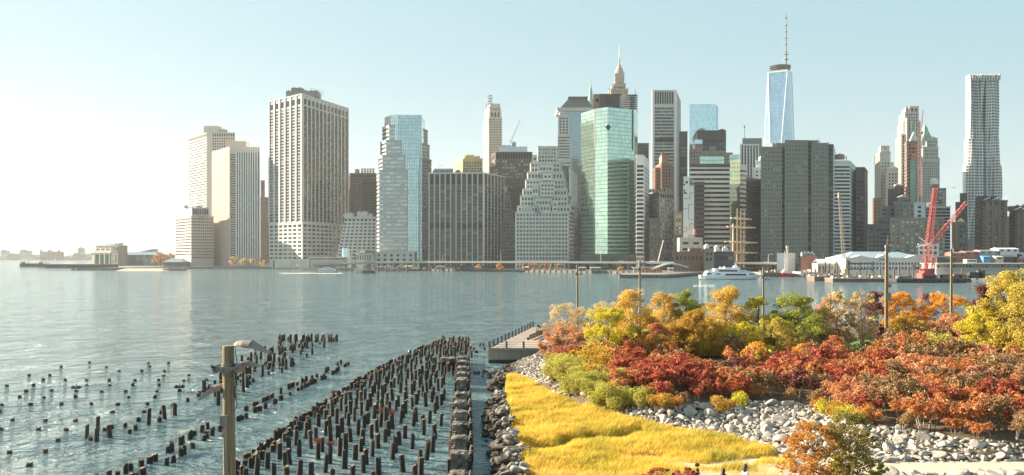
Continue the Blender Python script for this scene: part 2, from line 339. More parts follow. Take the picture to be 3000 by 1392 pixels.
# ---------------------------------------------------------------- building kit
def st(mode='grid', fh=3.9, bay=3.2, wr=.55, pr=.32, out=.35, g='win', top=2.0, bot=5.0, span=None, crown=0, edge=1.0, extra=()):
    return dict(mode=mode, fh=fh, bay=bay, wr=wr, pr=pr, out=out, g=g, top=top, bot=bot, span=span, crown=crown, edge=edge, extra=extra)
def v2(p): return (p[0], p[1])
def facade(root, wall, P0, P1, z0, z1, s, budget):
    dx, dy = P1[0]-P0[0], P1[1]-P0[1]; L = math.hypot(dx, dy)
    if L < 1.0: return
    t = (dx/L, dy/L); n = (t[1], -t[0]); e = min(s['edge'], L*.15)
    nb = max(1, round((L-2*e)/s['bay'])); bw = (L-2*e)/nb; zb = z0+s['bot']; zt = z1-s['top']
    if s['mode'] == 'glass':
        m = MB(); nf = max(1, round((z1-z0)/s['fh'])); nc = max(1, round(L/s['bay']))
        m.fbox(P0, t, n, 0, L, -.05, .12, z0, z1-.3, uv=(0, nc, 0, nf)); m.build('glass_facade', M[s['g']], root); return
    if s['crown']:                                   # a tall louvred or open top storey
        h = s['crown']
        for i in range(nb):
            m = MB(); m.fbox(P0, t, n, e+i*bw+bw*.18, e+(i+1)*bw-bw*.18, -.05, .1, zt-h*.92, zt, uv=(i+.1, i+.9, 999.1, 999.9)); m.build('top_storey_opening', M['win_black'], root)
        zt -= h*1.15
    if s['span']:
        m = MB(); m.fbox(P0, t, n, e, L-e, -.05, .05, zb, zt); m.build('spandrel', M[s['span']], root)
    nf = max(1, int((zt-zb)/s['fh'])); fh = (zt-zb)/nf; rows = []
    for k in range(nf):
        a = zb+k*fh+fh*(1-s['wr'])*.5; b = a+fh*s['wr']
        rows.append((k, a, b))
    rest = MB()
    ground_up = sorted(rows, key=lambda r: -r[0])
    for j, (k, a, b) in enumerate(ground_up):
        if s['mode'] == 'punch' and nb*nf <= 70:
            for i in range(nb): m = MB(); m.fbox(P0, t, n, e+i*bw+bw*s['pr']/2, e+(i+1)*bw-bw*s['pr']/2, -.05, .1, a, b, uv=(i+.1, i+.9, k+.1, k+.9)); m.build('window', M[s['g']], root)
            continue
        one = budget[0] > 0
        m = MB() if one else rest; budget[0] -= 1
        if s['mode'] == 'punch':
            for i in range(nb):
                m.fbox(P0, t, n, e+i*bw+bw*s['pr']/2, e+(i+1)*bw-bw*s['pr']/2, -.05, .1, a, b, uv=(i+.1, i+.9, k+.1, k+.9))
        else: m.fbox(P0, t, n, e, L-e, -.05, .1, a, b, uv=(0, nb, k+.1, k+.9))
        if one: m.build('window_row', M[s['g']], root)
    if rest.v: tag(rest.build('window_row', M[s['g']], root), kind='stuff')
    if s['mode'] in ('grid', 'ribs'):
        for i in range(nb+1):
            u = e+i*bw; wd = bw*s['pr']/2; zr = zt+.3 if s['crown'] == 0 else z1-.5
            wall.fbox(P0, t, n, max(0, u-wd), min(L, u+wd), -.05, s['out'], zb if s['mode'] == 'grid' else z0+1, zr)
    wall.fbox(P0, t, n, -.1, L+.1, -.05, s['out']+.15, z1-.9, z1+.4)
    for (f, h) in s['extra']:                         # louvred mechanical bands
        m = MB(); zc = z0+(z1-z0)*f; m.fbox(P0, t, n, e, L-e, -.02, .16, zc, zc+h); m.build('mechanical_band', M['win_black'], root)
def foot(Lx, Cx, Rx, d, mL, mR, dep=None):
    u = lambda x: (x-CX)/F
    C = (u(Cx)*d, d); Rr = (u(Rx)*d*mR, d*mR)
    if Lx is None or Lx >= Cx-.5:
        dep = dep or math.dist(C, Rr)*.8; Lp = (C[0]+u(Cx)*dep, d+dep)
        if u(Cx) < 0: Lp = (C[0]+u(Cx)*dep*.999, d+dep)
    else: Lp = (u(Lx)*d*mL, d*mL)
    B = (Lp[0]+Rr[0]-C[0], Lp[1]+Rr[1]-C[1])
    return [Lp, C, Rr, B]
def block(root, Lx, Cx, Rx, yt, d, mL=1.05, mR=1.02, fl=None, fr=None, wall='grey_conc', yb=None, dep=None, budget=None, name='wall', z0=2.0, parapet=True):
    fp = foot(Lx, Cx, Rx, d, mL, mR, dep)
    zt = H+(HY-yt)/F*d; zb = z0 if yb is None else H+(HY-yb)/F*d
    w_ = MB(); w_.prism(fp, zb, zt); budget = budget or [50]
    if fl and Lx is not None: facade(root, w_, fp[0], fp[1], zb, zt, fl, budget)
    budget = [max(budget[0], 0)+50] if fl else budget
    if fr: facade(root, w_, fp[1], fp[2], zb, zt, fr, budget)
    w_.build(name, M[wall], root)
    return fp, zt
def roofbox(root, x0, x1, y0, y1, d, dep=8, m='metal_grey', name='rooftop_plant', vents=True):
    """plant room standing on a roof: body, cornice lip, a few ducts"""
    a, b = P(x0, y1, d), P(x1, y0, d); w_ = MB(); w_.box(a.x, b.x, d, d+dep, a.z-.5, b.z)
    w_.box(a.x-.2, b.x+.2, d-.2, d+dep+.2, b.z, b.z+.35)
    if vents:
        k = max(1, int((b.x-a.x)/5))
        for i in range(k):
            x = a.x+(b.x-a.x)*(i+.5)/k; w_.box(x-.8, x+.8, d+1, d+3, b.z+.35, b.z+1.4)
    return w_.build(name, M[m], root)
def tower(label, Lx, Cx, Rx, yt, k, mL=1.05, mR=1.02, fl=None, fr=None, wall='grey_conc', cat='office tower', name='office_tower', dep=None, group=None, d=None):
    d = d or shore(Cx)*k
    root = empty(name, ((Cx-CX)/F*d, d, 2.0), label, cat, group)
    fp, zt = block(root, Lx, Cx, Rx, yt, d, mL, mR, fl, fr, wall, dep=dep)
    root['fd'] = d
    return root, d, fp, zt
def clean(root):
    if 'fd' in root: del root['fd']
def water_tank(root, x, y, d, r=2.2):
    c = P(x, y, d); m = MB(); m.lathe((c.x, c.y+4, c.z-4), [(r, 0), (r*1.02, 4), (r*1.05, 4.05), (.1, 5.6)], 12)
    for a in range(4): m.tube((c.x+r*.7*math.cos(a*1.57+.8), c.y+4+r*.7*math.sin(a*1.57+.8), c.z-4), (c.x+r*.7*math.cos(a*1.57+.8), c.y+4+r*.7*math.sin(a*1.57+.8), c.z-7.5), .18, n=4)
    return m.build('water_tank', M['salmon_brick'], root)
# ---------------------------------------------------------------- left group
t1, d, fp, zt = tower('tall pale banded office tower at the left end, capped by dark square openings', 552, 607, 689, 389, 1.22, 1.05, 1.0,
    st('bands', 3.9, 4, .5, g='win_blue', crown=5, top=1), st('grid', 3.9, 3.4, .55, .35, g='win', crown=5, top=1), 'warm_conc')
w_ = MB(); c = P(607, 389, d); t_ = Vector((fp[2][0]-fp[1][0], fp[2][1]-fp[1][1])).normalized()
w_.fbox(fp[1], t_, (t_[1], -t_[0]), -.5, 7, -.1, 1.0, 2, zt); w_.build('corner_pier', M['warm_conc'], t1)
roofbox(t1, 597, 641, 370, 388, d+6, 14, 'warm_conc'); roofbox(t1, 643, 662, 380, 388, d+6, 8, 'metal_grey')
tl, d, fp, zt = tower('low pale office block with ribbon windows at the foot of the leftmost tower', 514, 560, 626, 632, 1.06, 1.05, 1.02,
    st('bands', 3.9, 4, .5, g='win', bot=14), st('grid', 3.9, 2.9, .55, .4, g='win', bot=10), 'warm_conc', name='office_block', cat='office block')
block(tl, 523, 562, 613, 609, d+5, 1.04, 1.0, None, st('ribs', 9, 3, .8, .2, g='win_black', top=.6, bot=.6), 'warm_conc', yb=632.5, name='penthouse')
roofbox(tl, 540, 548, 604, 609, d+20, 5); roofbox(tl, 575, 590, 604, 609, d+20, 5)
t2, d, fp, zt = tower('slender pinkish tower with close white vertical fins and a pale roof box', 622, 673, 762, 431, 1.10, 1.05, 1.0,
    st('ribs', 4, 3.2, .86, .55, g='win_grey', top=4, bot=8, out=.5, extra=((.52, 4),)), None, 'pink_stone')
t_ = Vector((fp[2][0]-fp[1][0], fp[2][1]-fp[1][1])); Lf = t_.length; t_ = t_/Lf; n_ = (t_[1], -t_[0])
for k in range(46):                                  # glazed corner strip, floor by floor
    m = MB(); z = 6+k*(zt-14)/46; m.fbox(fp[1], t_, n_, .8, 8, -.05, .2, z, z+1.9, uv=(0, 3, k+.1, k+.9)); m.build('corner_window', M['win_grey'], t2)
w_ = MB(); nb = 10
for i in range(nb+1):
    u0 = 9+(Lf-9.5)*i/nb; w_.fbox(fp[1], t_, n_, u0-.75, u0+.65, -.05, 1.2, 3, zt+.4 if i % 2 else zt-1.5)
w_.build('fin', M['white_conc'], t2)
for i in range(nb):
    a = 9+(Lf-9.5)*i/nb+.6; b = 9+(Lf-9.5)*(i+1)/nb-.7; m = MB(); m.fbox(fp[1], t_, n_, a, b, -.05, .15, 5, zt-7, uv=(i, i+1, 0, 46)); m.build('window_strip', M['win'], t2)
m = MB(); zc = 2+(zt-2)*.53; m.fbox(fp[1], t_, n_, 9, Lf-.3, .1, .5, zc, zc+3.6); m.build('mechanical_band', M['black_steel'], t2)
roofbox(t2, 661, 721, 415, 431, d+12, 16, 'pink_stone')
tb, d, fp, zt = tower('plain brown brick slab tucked between the finned tower and the great gridded tower', 763, 764, 800, 577, 1.3, 1.0, 1.02, None, st('punch', 3.8, 4, .4, .6, g='win_black'), 'brown_brick')
block(tb, None, 764, 776, 529, d+8, 1, 1, None, st('grid', 3.8, 3, .5, .3), 'brown_brick', yb=577, name='stair_tower')
# the great gridded tower
up = st('grid', 3.85, 12.5, .62, .26, out=1.0, g='win', crown=8, top=5, bot=3, span='spandrel_grey')
upr = st('grid', 3.85, 9.2, .72, .22, out=1.0, g='win_black', crown=8, top=5, bot=3, span='dark_stone')
mat('spandrel_grey', (.26, .27, .26), .7, .1, .05)
tg, d, fp, zt = tower('massive grey gridded tower, biggest of the left group, square openings under its parapet', 788, 886, 1020, 275, 1.10, 1.05, 1.10, None, None, 'pale_stone')
zc = H+(HY-655)/F*d
w_ = MB(); bud = [55]; facade(tg, w_, fp[0], fp[1], zc, zt, up, bud); bud = [47]; facade(tg, w_, fp[1], fp[2], zc, zt, upr, bud)
lo = st('punch', 4.9, 10.5, .5, .32, g='win', crown=4, top=.5, bot=9)
facade(tg, w_, fp[0], fp[1], 2, zc, lo, [50]); facade(tg, w_, fp[1], fp[2], 2, zc, lo, [50]); w_.build('pier_grid', M['pale_stone'], tg)
roofbox(tg, 838, 930, 267, 282, d+25, 22, 'mid_stone'); roofbox(tg, 853, 885, 258, 270, d+30, 18, 'mid_stone')
m = MB(); a, b = P(909, 277, d+30), P(944, 258, d+30)
for i in range(6):
    x = a.x+(b.x-a.x)*i/5; m.tube((x, a.y, a.z-3), (x, a.y, b.z-i*.6), .22, n=4); m.tube((x, a.y+6, a.z-3), (x, a.y+6, b.z-i*.6), .22, n=4)
for k in range(4):
    z = a.z+(b.z-a.z)*k/3-.5; m.tube((a.x, a.y, z), (b.x, a.y, z-2), .2, n=4)
m.tube((a.x, a.y, b.z), (b.x, a.y, a.z), .2, n=4); m.build('roof_scaffold', M['steel_light'], tg)
clean(tg)
tb, d, fp, zt = tower('brown concrete tower with a row of roof chimneys right of the great gridded tower', 1006, 1026, 1103, 508, 1.32, 1.03, 1.0, st('grid', 3.8, 3, .5, .3), st('grid', 3.8, 3.6, .5, .45, g='win', crown=4), 'brown_brick')
for i in range(5): roofbox(tb, 1058+i*8.2, 1063+i*8.2, 494, 506, d+6, 4, 'warm_conc', 'chimney', False)
roofbox(tb, 1040, 1052, 497, 507, d+6, 5)
tb, d, fp, zt = tower('dark brown small windowed office block in front of the tower with chimneys', None, 1060, 1106, 530, 1.24, 1, 1.0, None, st('grid', 3.6, 2.6, .55, .4, g='win_black', crown=3.5), 'dark_brown', name='office_block', cat='office block')
# sloping-sided block
dd = shore(1040)*1.13; r = empty('sloping_office_block', P(1040, 757, dd), 'grey office block with sloping flared sides and terraced punched windows', 'office block')
w_ = MB(); p = lambda x, y, o=0: (P(x, y, dd).x, dd+o)
zt, zb = P(0, 634, dd).z, 2.0
w_.prism([p(980, 750), p(1112, 750), p(1112, 750, 45), p(980, 750, 45)], zb, zt, top_pts=[p(1007, 0, 9), p(1105, 0, 9), p(1105, 0, 45), p(1007, 0, 45)])
w_.build('wall', M['pale_stone'], r); nrow = 12
for k in range(nrow):
    m = MB(); f = (k+.5)/(nrow+.6); z = zb+8+(zt-zb-9)*f; off = 9*(z-zb)/(zt-zb)
    x0 = P(984+22*f, 0, dd).x; x1 = P(1100-2*f, 0, dd).x; n = 8
    for i in range(n):
        a = x0+(x1-x0)*(i+.22)/n; b = x0+(x1-x0)*(i+.80)/n; hh = 3.2 if k == nrow-1 else 1.9
        m.fbox((a, dd+off), (1, 0), (0, -1), 0, b-a, -1.2, .25, z, z+hh, uv=(i+.1, i+.9, k+.1, k+.9))
    m.build('window_row', M['win'], r)
for x0, x1, y0 in ((1006, 1018, 628), (1018, 1035, 626), (1046, 1058, 622), (1058, 1076, 621), (1078, 1090, 628)): roofbox(r, x0, x1, y0, 635, dd+12, 8, 'pale_stone')
# stepped glass tower
dd = shore(1180)*1.12; r = empty('stepped_glass_tower', P(1180, 757, dd), 'stepped tower with grey banded shoulders and a tall blue glass centre', 'office tower')
gb = st('bands', 4.6, 4, .45, g='win_pale', top=1.5, bot=2, edge=.8); windowmat('win_pale', (.38, .42, .42), (.62, .66, .60), .5)
mat('shoulder_grey', (.38, .40, .40), .6, .1, .05)
gs = st('bands', 4.6, 4, .5, g='win_grey', top=1.5, bot=2, edge=.6)
cur = st('glass', 3.9, 2.6, g='teal_glass')
for i, (x0, xc, x1, yt, off) in enumerate(((1104, 1111, 1195, 498, 0), (1109, 1120, 1186, 455, 3), (1114, 1131, 1176, 411, 6), (1120, 1140, 1167, 367, 9))):
    block(r, x0, xc, x1, yt, dd+off, 1.02, 1.0, gs, gb, 'shoulder_grey', dep=28, name='shoulder', budget=[10])
for i, (x0, x1, yt, off) in enumerate(((1226, 1267, 506, 4), (1227, 1264, 461, 7), (1228, 1258.5, 417, 10), (1231, 1253, 373, 13))):
    block(r, None, x0, x1, yt, dd+off, 1, 1.03, None, st('bands', 3.9, 4, .5, g='win', top=1.5, bot=2, edge=.5), 'mid_stone', dep=30, name='shoulder', budget=[10])
block(r, 1127, 1144, 1167, 337, dd+12, 1.015, .995, cur, cur, 'grey_conc', dep=24, name='glass_core')
block(r, None, 1166, 1236, 337, dd+8.5, 1, 1.0, None, cur, 'grey_conc', dep=26, name='glass_core')
block(r, None, 1235, 1245, 339, dd+9, 1, 1.03, None, cur, 'grey_conc', dep=20, name='glass_core')
block(r, None, 1176, 1232, 411, dd+5.4, 1, 1.0, None, cur, 'grey_conc', dep=26, name='glass_core')
block(r, None, 1186, 1228, 455, dd+2.4, 1, 1.0, None, cur, 'grey_conc', dep=26, name='glass_core')
block(r, None, 1195, 1226, 498, dd-.6, 1, 1.0, None, cur, 'grey_conc', dep=26, name='glass_core')
block(r, None, 1098, 1215, 738, dd-14, 1, 1.0, None, st('punch', 5, 7, .5, .6, g='win', top=1.5, bot=2), 'pale_stone', dep=14, name='podium')
# dark building with long mullions
tm, d, fp, zt = tower('broad dark glass office building with pale vertical mullions and a tall louvred top floor', 1256, 1417, 1476, 506, 1.13, 1.005, 1.05, None, None, 'dark_stone')
w_ = MB()
facade(tm, w_, fp[0], fp[1], 2, zt, st('grid', 3.7, 6.3, .5, .16, out=.9, g='win_grey', crown=11, top=2, bot=3, edge=.5, extra=((.42, 6),), span='dark_stone'), [48])
facade(tm, w_, fp[1], fp[2], 2, zt, st('grid', 3.7, 8.5, .6, .13, out=.9, g='win_black', crown=11, top=2, bot=3, edge=.5, span='black_steel'), [48])
w_.build('mullion', M['pale_stone'], tm)
t_ = Vector((fp[1][0]-fp[0][0], fp[1][1]-fp[0][1])).normalized(); m = MB(); m.fbox(fp[0], t_, (t_[1], -t_[0]), 26.5, 32.2, 0, .8, 4, zt-14); m.build('blank_bay', M['dark_stone'], tm)
for i in range(7): roofbox(tm, 1268+i*22, 1282+i*22, 500, 507, d+10, 7, 'mid_stone')
tb, d, fp, zt = tower('small white ribbed tower peeking above the dark mullioned building, dish on its roof', None, 1272, 1328, 495, 1.35, 1, 1.0, None, st('ribs', 4, 3.2, .9, .35, g='win_black', top=1.5), 'white_conc')
m = MB(); c = P(1290, 490, d+5); m.lathe((c.x, c.y, c.z-2), [(.3, 0), (.3, 2), (2.2, 4), (2.4, 4.3)], 10); m.tube((c.x-2, c.y, c.z-3), (c.x-2, c.y, c.z+5), .15, n=4); m.build('roof_dish', M['steel_light'], tb)
ty, d, fp, zt = tower('building wrapped in yellow orange scaffold netting below the slender stone tower', 1329, 1355, 1414, 470, 1.4, 1.04, 1.0, st('punch', 3.7, 3.6, .5, .4, g='win_grey'), st('punch', 3.7, 3.8, .55, .35, g='win_grey'), 'yellow_wrap')
for a in ((1333, 1356, 1414, 464, 3), (1345, 1360, 1406, 458, 6)): block(ty, a[0], a[1], a[2], a[3], d+a[4], 1.03, 1.0, None, None, 'yellow_wrap', yb=471, name='upper_storey')
roofbox(ty, 1365, 1388, 455, 460, d+12, 8, 'yellow_wrap'); roofbox(ty, 1396, 1404, 459, 463, d+12, 5, 'red_brick')
# slender limestone tower
sl_ = dict(top=1.2, bot=1, edge=1.2)
ts, d, fp, zt = tower('slender cream stone skyscraper with an arched crown and a small lantern cage on top', 1416, 1432, 1471, 345, 1.55, 1.04, 1.0, st('ribs', 3.8, 2.6, .5, .5, g='win', **sl_), st('grid', 3.8, 2.3, .55, .5, g='win_grey', **sl_), 'limestone')
block(ts, 1419, 1433, 1469, 326, d+1.5, 1.03, 1, None, st('punch', 9, 4.6, .75, .45, g='win_black', top=.8, bot=.6, edge=2), 'limestone', yb=345.5, name='arched_storey')
block(ts, 1421, 1434, 1467, 314, d+3, 1.025, 1, None, st('punch', 3.5, 3, .5, .5, g='win', top=.5, bot=.5), 'limestone', yb=326.5, name='setback')
block(ts, 1425, 1436, 1465, 305, d+5, 1.02, 1, None, None, 'limestone', yb=314.5, name='crown')
w_ = MB(); 
for i in range(7):
    c = P(1426+i*6.2, 305, d+4.6); w_.box(c.x-.7, c.x+.7, c.y, c.y+1.5, c.z-6, c.z+1.4)
w_.build('crown_buttress', M['limestone'], ts)
m = MB(); a = P(1435.5, 305, d+12); b = P(1435.5, 281, d+12); R0 = 3.3
for k in range(8):
    an = k*math.pi/4; m.tube((a.x+R0*math.cos(an), a.y+R0*math.sin(an), a.z), (a.x+R0*math.cos(an), a.y+R0*math.sin(an), b.z), .28, n=4)
for f in (0, .33, .66, 1):
    m.lathe((a.x, a.y, a.z+(b.z-a.z)*f), [(R0+.3, 0), (R0+.3, .5), (R0-.3, .5), (R0-.3, 0)], 12)
m.build('lantern_cage', M['metal_grey'], ts)
# brown brick with white windows
tb, d, fp, zt = tower('dark brown brick building full of white windows, with a stepped lower wing', 1440, 1452, 1560, 446, 1.24, 1.03, 1.0, st('punch', 3.7, 3.2, .5, .5, g='win_white', crown=6), st('punch', 3.7, 3.3, .45, .42, g='win_white', crown=7, top=1.2), 'brown_brick')
block(tb, None, 1435, 1470, 489, d-6, 1, 1, None, st('punch', 3.7, 3.2, .5, .5, g='win_white'), 'brown_brick', dep=20, name='wing')
block(tb, None, 1482, 1540, 552, d-8, 1, 1, None, st('punch', 3.7, 3.6, .4, .55, g='win'), 'dark_brown', dep=20, name='wing')
roofbox(tb, 1462, 1545, 431, 447, d+10, 25, 'steel_light'); roofbox(tb, 1500, 1512, 418, 432, d+14, 8, 'metal_grey'); roofbox(tb, 1470, 1498, 427, 440, d+12, 8, 'pale_stone')
cr_ = empty('luffing_crane', P(1494, 431, d+12), 'thin crane raised on the roof of the dark brown brick building', 'crane')
m = MB(); m.lattice(P(1494, 431, d+12), P(1494, 412, d+12), 2.2, 2.2, .16); m.build('mast', M['steel_light'], cr_)
m = MB(); m.lattice(P(1496, 418, d+12), P(1523, 350, d+12), 1.8, .9, .16); m.build('boom', M['steel_light'], cr_)
m = MB(); m.tube(P(1489, 407, d+12), P(1521, 354, d+12), .12, n=3); m.tube(P(1489, 407, d+12), P(1496, 418, d+12), .2, n=4); m.tube(P(1523, 350, d+12), P(1523, 398, d+12), .08, n=3); m.build('cable', M['metal_grey'], cr_)
tb = empty('terraced_block', P(1490, 757, shore(1490)*1.2), 'terraced dark block with white window frames squeezed left of the pale ziggurat', 'office block')
dd = shore(1490)*1.2
for i, (x0, x1, yt) in enumerate(((1471, 1512, 690), (1471, 1508, 650), (1471, 1504, 615), (1471, 1499, 590), (1471, 1495, 562))):
    block(tb, None, x0, x1, yt, dd+i*2.5, 1, 1, None, st('punch', 3.8, 4, .5, .3, g='win_grey', bot=1, top=.8), 'mid_stone', dep=20, name='terrace', budget=[22])
roofbox(tb, 1475, 1486, 548, 563, dd+14, 5, 'limestone')
# ziggurat
dd = shore(1590)*1.12; r = empty('ziggurat_tower', P(1590, 757, dd), 'pale stone ziggurat tower stepping up in many tiers, blue banner on its middle setback', 'office tower')
Z = st('punch', 3.9, 3.3, .5, .45, g='win', top=1.2, bot=1.0, edge=1.0)
tiers = [(1510, 1666, 1682, 621, 0), (1515.5, 1672, 1680, 603, 4), (1524.5, 1664, 1672, 573, 8), (1531, 1662, 1668, 553, 11), (1540, 1655, 1662, 525, 14), (1545.5, 1650, 1656, 503.5, 17), (1554, 1642, 1648, 475, 20), (1575.5, 1632, 1637, 430, 25)]
for i, (x0, xc, x1, yt, off) in enumerate(tiers):
    yb = None if i == 0 else tiers[i-1][3]
    fp = foot(None, x0, xc, dd+off, 1, 1, 55-off*1.6)
    zt = H+(HY-yt)/F*(dd+off); zb = 2.0 if i == 0 else tiers[i-1][5]-1 if len(tiers[i-1]) > 5 else 2
    tiers[i] = (*tiers[i], zt)
    w_ = MB(); sidep = (P(x1, 0, dd+off+(55-off*1.6)*.8).x, dd+off+(55-off*1.6)*.8)
    w_.prism([(P(x0, 0, dd+off+.1).x, fp[0][1]), fp[1], fp[2], sidep, (sidep[0], fp[0][1]+1)], zb, zt)
    facade(r, w_, fp[1], fp[2], zb, zt, Z, [24]); facade(r, w_, fp[2], sidep, zb, zt, Z, [24])
    w_.build('tier', M['pale_stone'], r)
for (x0, x1, yt, yb, off) in ((1580, 1612, 600, 622, -.0), (1567, 1617, 583, 604, 2), (1582, 1625, 535, 575, 5), (1558, 1578, 546, 573, 6), (1590, 1618, 508, 527, 11), (1578, 1620, 484, 505, 14), (1559, 1574, 455, 476, 21), (1618, 1634, 590, 622, 0), (1532, 1560, 612, 622, 0.5)):
    block(r, None, x0, x1, yt, dd+off-.6, 1, 1, None, Z, 'pale_stone', yb=yb, dep=12, name='projecting_bay', budget=[6])
w_ = MB()
for i in range(9):
    c = P(1578+i*6.2, 430, dd+24); w_.box(c.x-.5, c.x+.5, c.y, c.y+1.2, c.z-8, c.z+1.2)
w_.build('crown_buttress', M['pale_stone'], r)
m = MB(); a = P(1568, 625, dd-1.5); b = P(1586, 620, dd-1.5); m.box(a.x, b.x, a.y, a.y+.3, a.z, b.z); mat('banner_blue', (.10, .22, .6), .8, .1, 1); m.build('banner', M['banner_blue'], r)
mat('banner_green', (.12, .4, .28), .8, .1, 1); m = MB(); a = P(1552, 604, dd+1); b = P(1575, 601, dd+1); m.box(a.x, b.x, a.y, a.y+.3, a.z, b.z); m.build('safety_net', M['banner_green'], r)
# bronze block
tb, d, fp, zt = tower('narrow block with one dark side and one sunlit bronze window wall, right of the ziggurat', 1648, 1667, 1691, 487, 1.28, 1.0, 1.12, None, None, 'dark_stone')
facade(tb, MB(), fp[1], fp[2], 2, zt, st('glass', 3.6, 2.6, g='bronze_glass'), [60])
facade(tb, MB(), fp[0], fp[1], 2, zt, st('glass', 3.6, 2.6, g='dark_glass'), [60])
# mansard tower
tm, d, fp, zt = tower('tall blue glass and stone tower capped by a big dark mansard roof', 1635, 1640, 1740, 325, 1.5, 1.02, 1.0, None, st('glass', 4, 3, g='grey_glass'), 'pale_stone')
block(tm, None, 1635, 1668, 337, d-2.5, 1, 1, None, st('punch', 3.9, 4, .55, .4, g='win_black', crown=0, top=3), 'pale_stone', dep=20, name='stone_bay')
block(tm, None, 1634, 1672, 395, d-4.5, 1, 1, None, st('bands', 3.9, 4, .4, g='win_grey'), 'pale_stone', dep=20, name='stone_bay')
block(tm, None, 1633, 1676, 470, d-6.5, 1, 1, None, st('bands', 3.9, 4, .4, g='win_grey'), 'pale_stone', dep=20, name='stone_bay')
a, b = P(1633, 325, d-3), P(1742, 316, d-3); w_ = MB(); w_.box(a.x, b.x, a.y, a.y+55, a.z, b.z-2); w_.box(a.x-1, b.x+1, a.y-1, a.y+56, b.z-2, b.z); w_.build('cornice', M['pale_stone'], tm)
w_ = MB(); q = lambda x, o: (P(x, 0, d).x, d+o); zr = P(0, 281, d).z
w_.prism([q(1641, -2), q(1738, -2), q(1738, 52), q(1641, 52)], b.z, zr, top_pts=[q(1670, 18), q(1722, 18), q(1722, 32), q(1670, 32)])
w_.box(q(1667, 0)[0], q(1725, 0)[0], d+16, d+34, zr, zr+2); w_.build('mansard_roof', M['roof_dark'], tm)
# green spire
dd = shore(1730)*1.75; r = empty('copper_spire_tower', P(1730, 757, dd), 'thin green copper spire rising behind the mansard roof', 'skyscraper')
block(r, None, 1712, 1748, 330, dd-8, 1, 1, None, st('punch', 3.8, 3.5, .5, .5), 'limestone', dep=30, name='shaft')
m = MB(); c = P(1731, 335, dd+5); hh = P(0, 235, dd+5).z-c.z
m.lathe((c.x, c.y, c.z), [(12, 0), (7.5, hh*.25), (4, hh*.42), (2.6, hh*.6), (2.8, hh*.62), (1.5, hh*.78), (.5, hh*.86), (.15, hh)], 8); m.build('spire', M['copper_green'], r)
# crown tower with lit needle
dd = shore(1812)*1.62; r = empty('crowned_stone_tower', P(1812, 757, dd), 'tallest stone skyscraper with a tiered brown and cream crown and a bright needle', 'skyscraper')
CT = st('punch', 3.8, 3, .55, .45, g='win', top=1, bot=.5)
mat('crown_stone', (.40, .34, .27), .85, .3, .12)
for i, (x0, xc, x1, yt) in enumerate(((1783, 1792, 1840, 262), (1790, 1797, 1833, 250), (1793, 1799, 1831, 245), (1800, 1806, 1828, 222), (1803, 1808, 1825, 216))):
    block(r, x0, xc, x1, yt, dd+i*3, 1.015, 1.0, CT, CT, 'crown_stone', name='tier', yb=None if i == 0 else 280, budget=[20])
w_ = MB()
for i in range(11):
    for (xa, xb, yt, o) in ((1786, 1839, 257, -.5), (1794, 1832, 244, 4), (1803, 1828, 214, 8)):
        x = xa+(xb-xa)*i/10; c = P(x, yt+(3 if i % 2 else 0), dd+o); w_.box(c.x-.6, c.x+.6, c.y, c.y+1, c.z-14, c.z)
w_.build('crown_buttress', M['crown_stone'], r)
c = P(1814.5, 216, dd+18); hh = P(0, 183, dd+18).z-c.z; m = MB()
m.lathe((c.x, c.y, c.z), [(6.5, 0), (6.5, hh*.2), (5, hh*.25), (5, hh*.45), (3.6, hh*.55), (2, hh*.75), (1.2, hh*.85), (1.1, hh*1.35), (.8, hh*1.4)], 10); m.build('lantern', M['crown_stone'], r)
m = MB(); tp = P(0, 132, dd+18).z; m.tube((c.x, c.y, c.z+hh*1.3), (c.x, c.y, tp), .75, .25, 6); m.build('needle', M['white_paint'], r)
# green glass tower
dd = shore(1790)*1.13; r = empty('green_glass_tower', P(1790, 757, dd), 'tall faceted green glass tower in the middle of the waterfront', 'office tower')
GG = st('glass', 3.9, 1.9, g='green_glass')
q = lambda x, m_: ((x-CX)/F*dd*m_, dd*m_)
pts = [q(1702.5, 1.045), q(1744, 1.012), q(1780, 1.0), q(1858.5, 1.02), q(1868, 1.05), q(1868, 1.10), q(1745, 1.10)]
zt = P(0, 313, dd).z; zt2 = zt; w_ = MB(); w_.prism(pts, 2, zt-.2)
w_.build('core', M['dark_stone'], r)
for i in range(4):
    facade(r, None, pts[i], pts[i+1], 2 if i != 2 else 2, zt2, GG, [5])
for (i, f) in ((0, .96), (2, .93)):                  # dark corner notches near the top
    a, b = Vector(pts[i]), Vector(pts[i+1]); t_ = (b-a); L = t_.length; t_ = t_/L
    m = MB(); m.fbox(pts[i], t_, (t_[1], -t_[0]), L*f-.9, L*f+.9, .1, .35, zt-42, zt-.5); m.build('corner_notch', M['black_steel'], r)
c = P(1782, 373, dd-1); m = MB(); m.prism([(c.x-3, c.y), (c.x, c.y-.01), (c.x+3, c.y), (c.x, c.y+.5)], c.z-.1, c.z)
dm = MB(); dm.v = [(c.x-3, c.y-.3, c.z), (c.x, c.y-.3, c.z-3.4), (c.x+3, c.y-.3, c.z), (c.x, c.y-.3, c.z+3.4), (c.x-3, c.y+1.2, c.z), (c.x, c.y+1.2, c.z-3.4), (c.x+3, c.y+1.2, c.z), (c.x, c.y+1.2, c.z+3.4)]
dm.f = [(0, 1, 2, 3), (0, 4, 5, 1), (1, 5, 6, 2), (2, 6, 7, 3), (3, 7, 4, 0)]; dm.uv = [[(0, 0)]*4]*5; dm.build('diamond_notch', M['black_steel'], r)
block(r, None, 1738, 1760, 277, dd+22, 1, 1, None, st('punch', 8, 6, .45, .4, g='win_black', top=2, bot=4), 'salmon_brick', yb=316, dep=16, name='penthouse')
